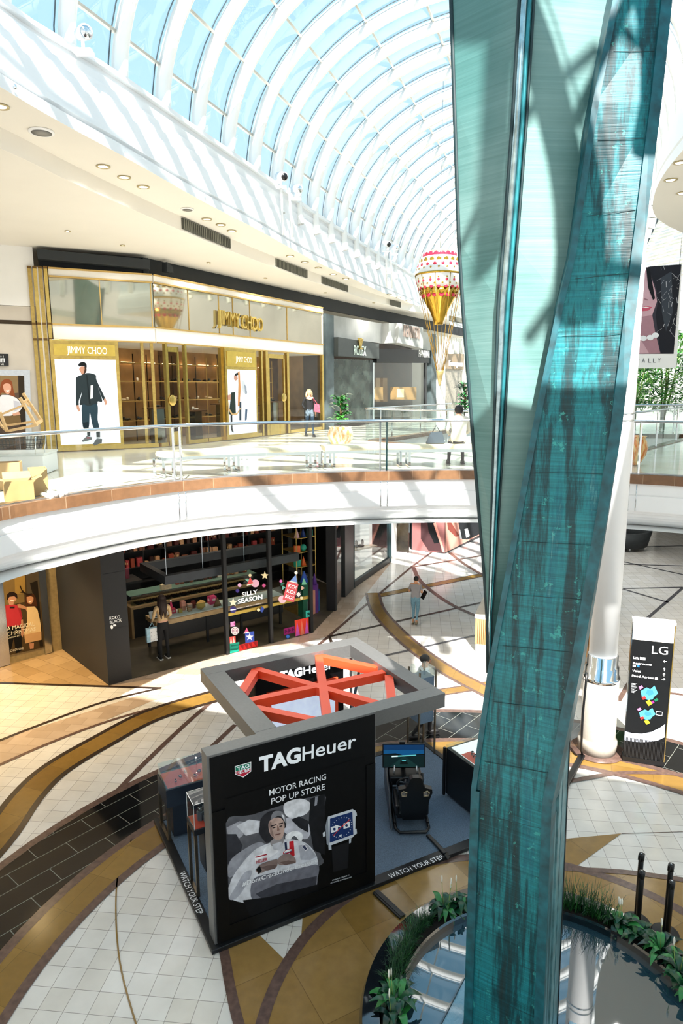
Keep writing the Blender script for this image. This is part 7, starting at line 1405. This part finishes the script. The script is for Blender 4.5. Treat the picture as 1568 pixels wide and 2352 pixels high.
# seated person, seen from behind
JS = {'pelvis': (0, 0, .60), 'waist': (0, -.02, .74), 'chest': (0, -.03, .98), 'neck': (0, -.02, 1.12), 'jaw': (0, .03, 1.19), 'crown': (0, .02, 1.28)}
for s_, k in (('l', -1), ('r', 1)): JS.update({'sho_' + s_: (k * .18, -.03, 1.06), 'elb_' + s_: (k * .25, .02, .80), 'wri_' + s_: (k * .18, .24, .70), 'palm_' + s_: (k * .15, .31, .69), 'hip_' + s_: (k * .10, .04, .58), 'kne_' + s_: (k * .14, .46, .54), 'ank_' + s_: (k * .16, .44, .09), 'toe_' + s_: (k * .17, .58, .04)})
f_ = edge_at(1062); sp_, sn_ = inner(f_, .90); BG = M('#d9d2c4', .9, na=.06)
def c5f(c):
    if c.z > 1.13: return SKIN
    if c.y > .22 and c.z > .62 and abs(c.x) < .3: return SKIN
    if c.z > .56 and c.y < .3: return BG
    return BLKC if c.z > .07 else BLACK
person('person in a beige coat sitting on the bench with their back to the atrium', (sp_.x, sp_.y, H1 + .0), math.atan2(sn_.y, sn_.x) - math.pi / 2, JS, dict(RB0, pelvis=(.17, .13), waist=(.165, .13), chest=(.18, .13), hip=.10), c5f, cap_hair('#1a1614', .10, .11, .105), lambda t, w_, R3, s: shoes('#101012', '#101012', J=JS)(t, w_, R3, s), 1.0, face=False)
hb = thing('handbag', 'dark grey handbag on the bench left of the seated person', 'handbag', sp_ + Vector((-.52, -.05, H1 + .51))); b = MB(); q = sp_ + Vector((-.50, -.05, H1 + .52)); b.prism([q + Vector((-.22, 0, 0)), q + Vector((.2, 0, 0)), q + Vector((.13, 0, .26)), q + Vector((-.12, 0, .24))], (0, .14, 0), M('#3c4750', .5, na=.1)); b.build('body', hb); b = MB(); b.tube([q + Vector((-.08, .07, .24)), q + Vector((0, .07, .40)), q + Vector((.09, .07, .25))], .01, BLACK); b.build('handle', hb)
# pots and plants
def pot(c, R_, hgt, lab, base, top, cat='planter'):
    t = thing('glazed_pot', lab, cat, c); c = Vector(c); b = MB(); m = bpy.data.materials.new('drip_glaze'); m.use_nodes = True; n = m.node_tree; bs_ = n.nodes['Principled BSDF']; bs_.inputs['Roughness'].default_value = .15
    tc2 = n.nodes.new('ShaderNodeTexCoord'); mp = n.nodes.new('ShaderNodeMapping'); mp.inputs['Scale'].default_value = (5, 5, 1.6); z = n.nodes.new('ShaderNodeTexNoise'); z.inputs['Scale'].default_value = 2.4; z.inputs['Detail'].default_value = 6; r = n.nodes.new('ShaderNodeValToRGB')
    r.color_ramp.elements[0].position = .42; r.color_ramp.elements[0].color = (*H(base), 1); r.color_ramp.elements[1].position = .58; r.color_ramp.elements[1].color = (*H(top), 1)
    n.links.new(tc2.outputs['Object'], mp.inputs[0]); n.links.new(mp.outputs[0], z.inputs['Vector']); n.links.new(z.outputs['Fac'], r.inputs[0]); n.links.new(r.outputs[0], bs_.inputs['Base Color'])
    b.lathe(c, [(R_ * .55, .012), (R_ * .62, .05), (R_ * .92, hgt * .35), (R_, hgt * .58), (R_ * .92, hgt * .82), (R_ * .80, hgt * .92), (R_ * .92, hgt), (R_ * .82, hgt * .99), (R_ * .7, hgt * .9)], m, 32); b.build('pot_body', t)
    b = MB(); b.lathe(c, [(R_ * .76, hgt * .9), (.01, hgt * .92)], M('#2a2018', .9), 20); b.build('soil', t); return t
def leafy(c, hgt, w_, lab, n=46, cols=(LG1, LG2, LG2), lw=.10, ll=.24):
    t = thing('leafy_plant', lab, 'plant', c); c = Vector(c); b = MB()
    for k in range(3): b.tube([c, c + Vector((random.uniform(-.1, .1) * w_, random.uniform(-.1, .1) * w_, hgt))], .015, M('#5a4630', .8), n=6)
    b.build('stems', t); b = MB()
    for i in range(n): z = hgt * random.uniform(.12, 1.0); a = random.uniform(0, 6.28); r = w_ * .25 * random.random(); leaf(b, c + Vector((math.cos(a) * r, math.sin(a) * r, z)), a, ll * random.uniform(.7, 1.2), lw * random.uniform(.7, 1.1), .12, .08, random.choice(cols), n=4)
    b.build('foliage', t); return t
random.seed(17)
g = Vector((-.02, 20.6, H1)); pot(g, .39, .62, 'cream and orange drip-glazed pot at the corner beyond the benches', '#e2a25a', '#f3e7cf'); leafy(g + Vector((0, 0, .55)), .95, .7, 'broad-leaved green plant in the cream and orange pot', 70, (M('#2f6f2e', .3, na=.3), M('#4f9a3f', .3, na=.3), M('#1e4f26', .3, na=.3)), .085, .24)
g = G(1447, 1068, H1); pot(g, .34, .66, 'orange drip-glazed pot partly hidden behind the white pillar', '#d9772c', '#f0c98a')
g = AY(1066, 975, 27.5); g.z = H1; pot(g, .34, .5, 'small pot far behind the second balustrade', '#b9b4a6', '#cfcabd'); leafy(g + Vector((0, 0, .5)), 1.4, .9, 'green bushy plant far behind the second balustrade', 90, (LG1, LG2), .08, .3)
# hanging balloon
bc_ = AY(1009, 633, 24.0); ba = thing('toy_hot_air_balloon', 'hanging red, white and gold toy hot air balloon with gold ropes', 'decoration', bc_)
prof = [(.02, .86), (.22, .84), (.45, .72), (.64, .50), (.75, .26), (.79, .06), (.80, -.04), (.78, -.20), (.69, -.43), (.54, -.76), (.31, -1.15), (.17, -1.48), (.15, -1.60)]
BW = M('#f4f1ec', .25, na=.02); BGm = M('#c39a3a', .15, .85, na=.1); BR = M('#cf2b46', .3, na=.05)
b = MB(); b.lathe(bc_, prof[2:9], BW, 40); b.build('white_envelope', ba); b = MB(); b.lathe(bc_, prof[:3], M('#dccb9a', .3, .3), 40); b.lathe(bc_, prof[8:], BGm, 40); b.lathe(bc_, [(.80, -.02), (.83, .0), (.83, .03), (.79, .05)], BGm, 40); b.build('gold_parts', ba)
def prof_r(z):
    for (r0, z0), (r1, z1) in zip(prof[:-1], prof[1:]):
        if z1 <= z <= z0: return r0 + (r1 - r0) * (z0 - z) / (z0 - z1)
    return .5
b = MB()
for z, r_, m_, n_ in ((.60, .11, BR, 18), (.43, .085, BGm, 18), (.28, .060, BR, 18), (.18, .035, BGm, 18), (-.14, .030, BGm, 18), (-.22, .045, BR, 18), (-.32, .035, BGm, 18), (-.42, .060, BR, 18), (-.55, .085, BGm, 16), (-.66, .085, BR, 16)):
    for k in range(n_):
        a = 6.2832 * (k + (.5 if int(z * 100) % 4 == 0 else 0)) / n_; R_ = prof_r(z) + .004; b.ball(bc_ + Vector((R_ * math.cos(a), R_ * math.sin(a), z)), (r_, .012, r_), m_, n=8, R=Matrix.Rotation(a + math.pi / 2, 3, 'Z'))
o_d = b.build('dots', ba, label='red and gold dots'); o_d['kind'] = 'stuff'
gd = bc_ + Vector((.08, 0, -3.15))
for k in range(10): a = 6.2832 * k / 10; b = MB(); b.tube([bc_ + Vector((.82 * math.cos(a), .82 * math.sin(a), 0)), gd + Vector((.11 * math.cos(a), .11 * math.sin(a), 0))], .012, BGm, n=5); b.build('rope', ba)
b = MB(); b.lathe(gd, [(.14, .02), (.13, -.02), (.04, -.45), (.01, -.5)], M('#c9b27a', .4, .6, na=.3), 16); b.build('basket', ba); b = MB(); b.tube([bc_ + Vector((0, 0, .85)), bc_ + Vector((0, 0, 6.15))], .008, STEEL, n=5); b.build('suspension_wire', ba)
# hanging portrait poster at the right
HP = Plane((8.6, 21.6), (11.2, 20.9)); hp = thing('hanging_portrait_banner', 'large hanging banner of a dark-haired face with a pearl necklace', 'banner', HP.p(1510, 845))
b = MB(); HP.quad(b, [(1425, 616), (1566, 606), (1553, 846), (1425, 846)], -.12, WHITE); b.build('white_frame', hp)
d_ = crop(1340, 560, .31457)
tart([('#3c3a44', d_((250, 185), (712, 152), (655, 803), (250, 806))), ('#c9a3ae', d_((300, 180), (470, 170), (520, 330), (535, 420), (500, 520), (520, 640), (560, 800), (250, 806), (250, 200))), ('#a9808c', d_((380, 540), (500, 520), (520, 640), (560, 800), (480, 803), (380, 640))), ('#c4566e', d_((412, 468), (455, 455), (500, 462), (470, 488), (430, 492))), ('#f2e6e6', d_((418, 466), (455, 460), (480, 464), (450, 470))), ('#9a6f7a', d_((440, 395), (465, 405), (470, 415), (445, 412))), ('#20222a', d_((470, 168), (712, 152), (655, 803), (560, 800), (540, 640), (525, 520), (540, 430), (530, 330), (500, 250))), ('#17181e', d_((455, 172), (480, 170), (520, 400), (505, 410), (470, 320))), ('#39404a', d_((560, 250), (640, 200), (650, 500), (600, 640), (570, 500)))]
      + [('#eceef2', d_(*regular(x, y, 26, 12, ry=20))) for x, y in ((395, 682), (435, 690), (485, 685), (522, 668))], 'portrait_print', hp, HP.a, HP.n, .004, .002)
b = MB(); random.seed(2)
for k in range(40): x, y = random.uniform(560, 690), random.uniform(180, 640); p = HP.p(*d_((x, y))[0], .028); q = HP.p(*d_((x + random.uniform(-40, 40), y + random.uniform(-50, 50)))[0], .028); b.beam(p, q, .012, .004, M('#cfd3da', .5))
b.build('hair_glints', hp)
b = MB(); 
for s_, x in zip('PALLY', (382, 425, 470, 505, 540)): text(s_, HP.p(*d_((x, 868))[0], .01), HP.p(*d_((x + 22, 867))[0], .01), .14, M('#5a5f66', .5), mb=b, ext=.002)
b.build('lettering', hp)
for x in (1478, 1560): b = MB(); q = HP.p(x, 612); b.tube([q, q + Vector((0, 0, 3.2))], .01, STEEL, n=5); b.build('wire', hp)
# bamboo trees
def bamboo(c, hgt, lab, seed, n=620):
    random.seed(seed); t = thing('bamboo_tree', lab, 'tree', c, 0, 'bamboo trees beyond the far balustrade'); c = Vector(c); b = MB(); tops = []
    for k in range(5): e_ = c + Vector((random.uniform(-.7, .7), random.uniform(-.5, .5), hgt * random.uniform(.8, 1))); b.tube([c + Vector((random.uniform(-.2, .2), 0, .012)), c.lerp(e_, .5) + Vector((.05, 0, 0)), e_], [.04, .03, .01], M('#5b6b34', .6, na=.2), n=6); tops.append(e_)
    b.build('canes', t); b = MB(); ms = (M('#3d8a3a', .5, na=.3), M('#6fb04a', .5, na=.2), M('#1f5a2c', .5, na=.3), M('#8cc463', .5, na=.2))
    for i in range(n):
        z = hgt * (.22 + .85 * random.random()); r = .95 * math.sqrt(random.random()) * (1 - .3 * abs(z / hgt - .6)); a = random.uniform(0, 6.28); p = c + Vector((r * math.cos(a), r * math.sin(a), z)); m_ = random.choice(ms)
        for q in range(3):
            d = Vector((random.uniform(-1, 1), random.uniform(-1, 1), random.uniform(-.7, .2))).normalized() * random.uniform(.16, .30); s_ = d.cross(Vector((random.random(), random.random(), 1))).normalized() * .028; b.add([p, p + d * .5 + s_, p + d, p + d * .5 - s_], [(0, 1, 2, 3)], m_)
    b.build('foliage', t)
for i, (x, y, h_) in enumerate(((11.6, 27.4, 4.2), (13.0, 27.8, 3.6), (14.4, 27.2, 4.6), (15.8, 28.2, 4.2), (12.4, 29.6, 4.6))): bamboo((x, y, H1), h_, ('bamboo tree right beside the white pillar', 'second bamboo tree from the white pillar', 'tall bamboo tree by the right picture edge', 'bamboo tree cut by the right picture edge', 'bamboo tree standing behind the others')[i], 60 + i)
# kiosk counter with upturned chair, boxes and rolls at the far left
wc_ = thing('white_counter', 'low white service counter behind the balustrade at the far left', 'counter', (-7.6, 14.3, H1)); b = MB(); b.box((-7.7, 14.4, H1 + .21), (3.0, 1.0, .40), WHITE, rz=.12); b.build('body', wc_, bev=.02); b = MB(); b.box((-7.7, 14.4, H1 + .43), (3.04, 1.04, .04), M('#dfe3e2', .3), rz=.12); b.build('top', wc_)
WD = M('#dcb883', .5, na=.12, ns=14); cp = AY(45, 1020, 14.0); cp.z = H1 + .455
wb = thing('wire_trolley', 'black wire trolley basket carrying the upturned timber chair', 'trolley', cp); b = MB()
T0, T1, T2, T3 = cp + Vector((-.62, -.3, 0)), cp + Vector((.42, -.18, 0)), cp + Vector((.42, .3, 0)), cp + Vector((-.62, .2, 0))
for z, k_ in ((.10, .86), (.18, .90), (.28, .94), (.38, 1.0)):
    c_ = cp + Vector((-.1, 0, 0)); b.tube([c_ + (q - c_) * k_ + Vector((0, 0, z)) for q in (T0, T1, T2, T3)], .006, DARK, n=4, closed=True)
for A__, B__ in ((T0, T1), (T1, T2), (T2, T3), (T3, T0)):
    for k in range(14):
        q = A__.lerp(B__, k / 14); c_ = cp + Vector((-.1, 0, 0)); b.tube([c_ + (q - c_) * .86 + Vector((0, 0, .10)), q + Vector((0, 0, .38))], .004, DARK, n=4)
b.build('wire_basket', wb); b = MB()
for q in (T0, T1, T2, T3): b.tube([q * .9 + cp * .1 + Vector((0, 0, .003)), q + Vector((0, 0, .36))], .010, CHROME, n=6)
b.build('chrome_legs', wb)
uc = thing('upturned_chair', 'pale timber chair lying upturned in the wire trolley on the white counter', 'chair', cp + Vector((0, 0, .39)))
def cb2_(x, y): return (x * .2551, 800 + y * .2551)
def bar(a, c, Ya, Yc, nm, w_=.05):
    b = MB(); b.beam(AY(*cb2_(*a), Ya), AY(*cb2_(*c), Yc), w_, w_, WD); b.build(nm, uc)
bar((180, 445), (322, 688), 13.95, 13.95, 'leg'); bar((208, 405), (372, 652), 14.35, 14.35, 'leg'); bar((0, 575), (62, 742), 13.95, 13.95, 'leg'); bar((-70, 560), (10, 700), 14.35, 14.35, 'leg')
bar((72, 745), (335, 690), 13.95, 13.95, 'seat_rail'); bar((20, 700), (380, 650), 14.35, 14.35, 'seat_rail', .045); bar((322, 688), (374, 650), 13.95, 14.35, 'seat_rail'); bar((62, 742), (20, 700), 13.95, 14.35, 'seat_rail')
bar((215, 485), (245, 460), 13.95, 14.35, 'stretcher', .035); bar((0, 600), (212, 512), 13.95, 13.95, 'stretcher', .035); bar((232, 478), (262, 520), 13.98, 14.3, 'stretcher', .03)
CB = M('#c3a06c', .8, na=.08, ns=5); 
def carton(c, d, rz, lab, flaps=True):
    t = thing('cardboard_box', lab, 'box', c, rz); c = Vector(c); R = Matrix.Rotation(rz, 3, 'Z'); w_, l_, h_ = d; b = MB()
    for (x, y, sx, sy) in ((0, -l_ / 2, w_, .01), (0, l_ / 2, w_, .01), (-w_ / 2, 0, .01, l_), (w_ / 2, 0, .01, l_)): b.box(c + R @ Vector((x, y, h_ / 2 + .012)), (sx, sy, h_), CB, rz=rz)
    b.box(c + Vector((0, 0, .02)), (w_, l_, .01), CB, rz=rz); b.build('carton', t)
    if flaps:
        for s_, ax in ((-1, 0), (1, 0), (1, 1)):
            b = MB(); e_ = Vector((s_ * w_ / 2, 0, 0)) if ax == 0 else Vector((0, s_ * l_ / 2, 0)); o2 = Vector((s_ * .14, 0, .05)) if ax == 0 else Vector((0, .12, .10))
            side = Vector((0, l_ / 2, 0)) if ax == 0 else Vector((w_ / 2, 0, 0)); top = Vector((0, 0, h_ + .012)); b.poly([c + R @ (e_ - side + top), c + R @ (e_ + side + top), c + R @ (e_ + side + o2 + top), c + R @ (e_ - side + o2 + top)], CB); b.build('flap', t)
g = G(25, 1158, H1); carton((g.x - .05, g.y + .40, H1), (.42, .34, .32), .5, 'open brown cardboard box in the bottom left behind the glass'); g = G(72, 1146, H1); carton((g.x - .05, g.y + .42, H1), (.26, .30, .45), .5, 'taller brown cardboard box right of the open one', False)
g = G(20, 1140, H1); carton((g.x - .35, g.y + .80, H1), (.4, .3, .48), .3, 'pale cardboard box behind the open one', False)
for k in range(4):
    g = G(104 + 12 * k, 1148 - 2 * k, H1 + .05) + Vector((-.02, .16, 0)); b = MB(); b.tube([g + Vector((0, .12, .03 * (k % 2))), g + Vector((-.28, .42, .03 * (k % 2)))], .04, M('#eef2ee', .6), n=12); o = b.build('paper_roll'); at_base(o, (g.x, g.y + .12, H1 + .02)); tag(o, 'white paper roll on the floor beside the cardboard boxes', 'paper roll', 'white paper rolls')
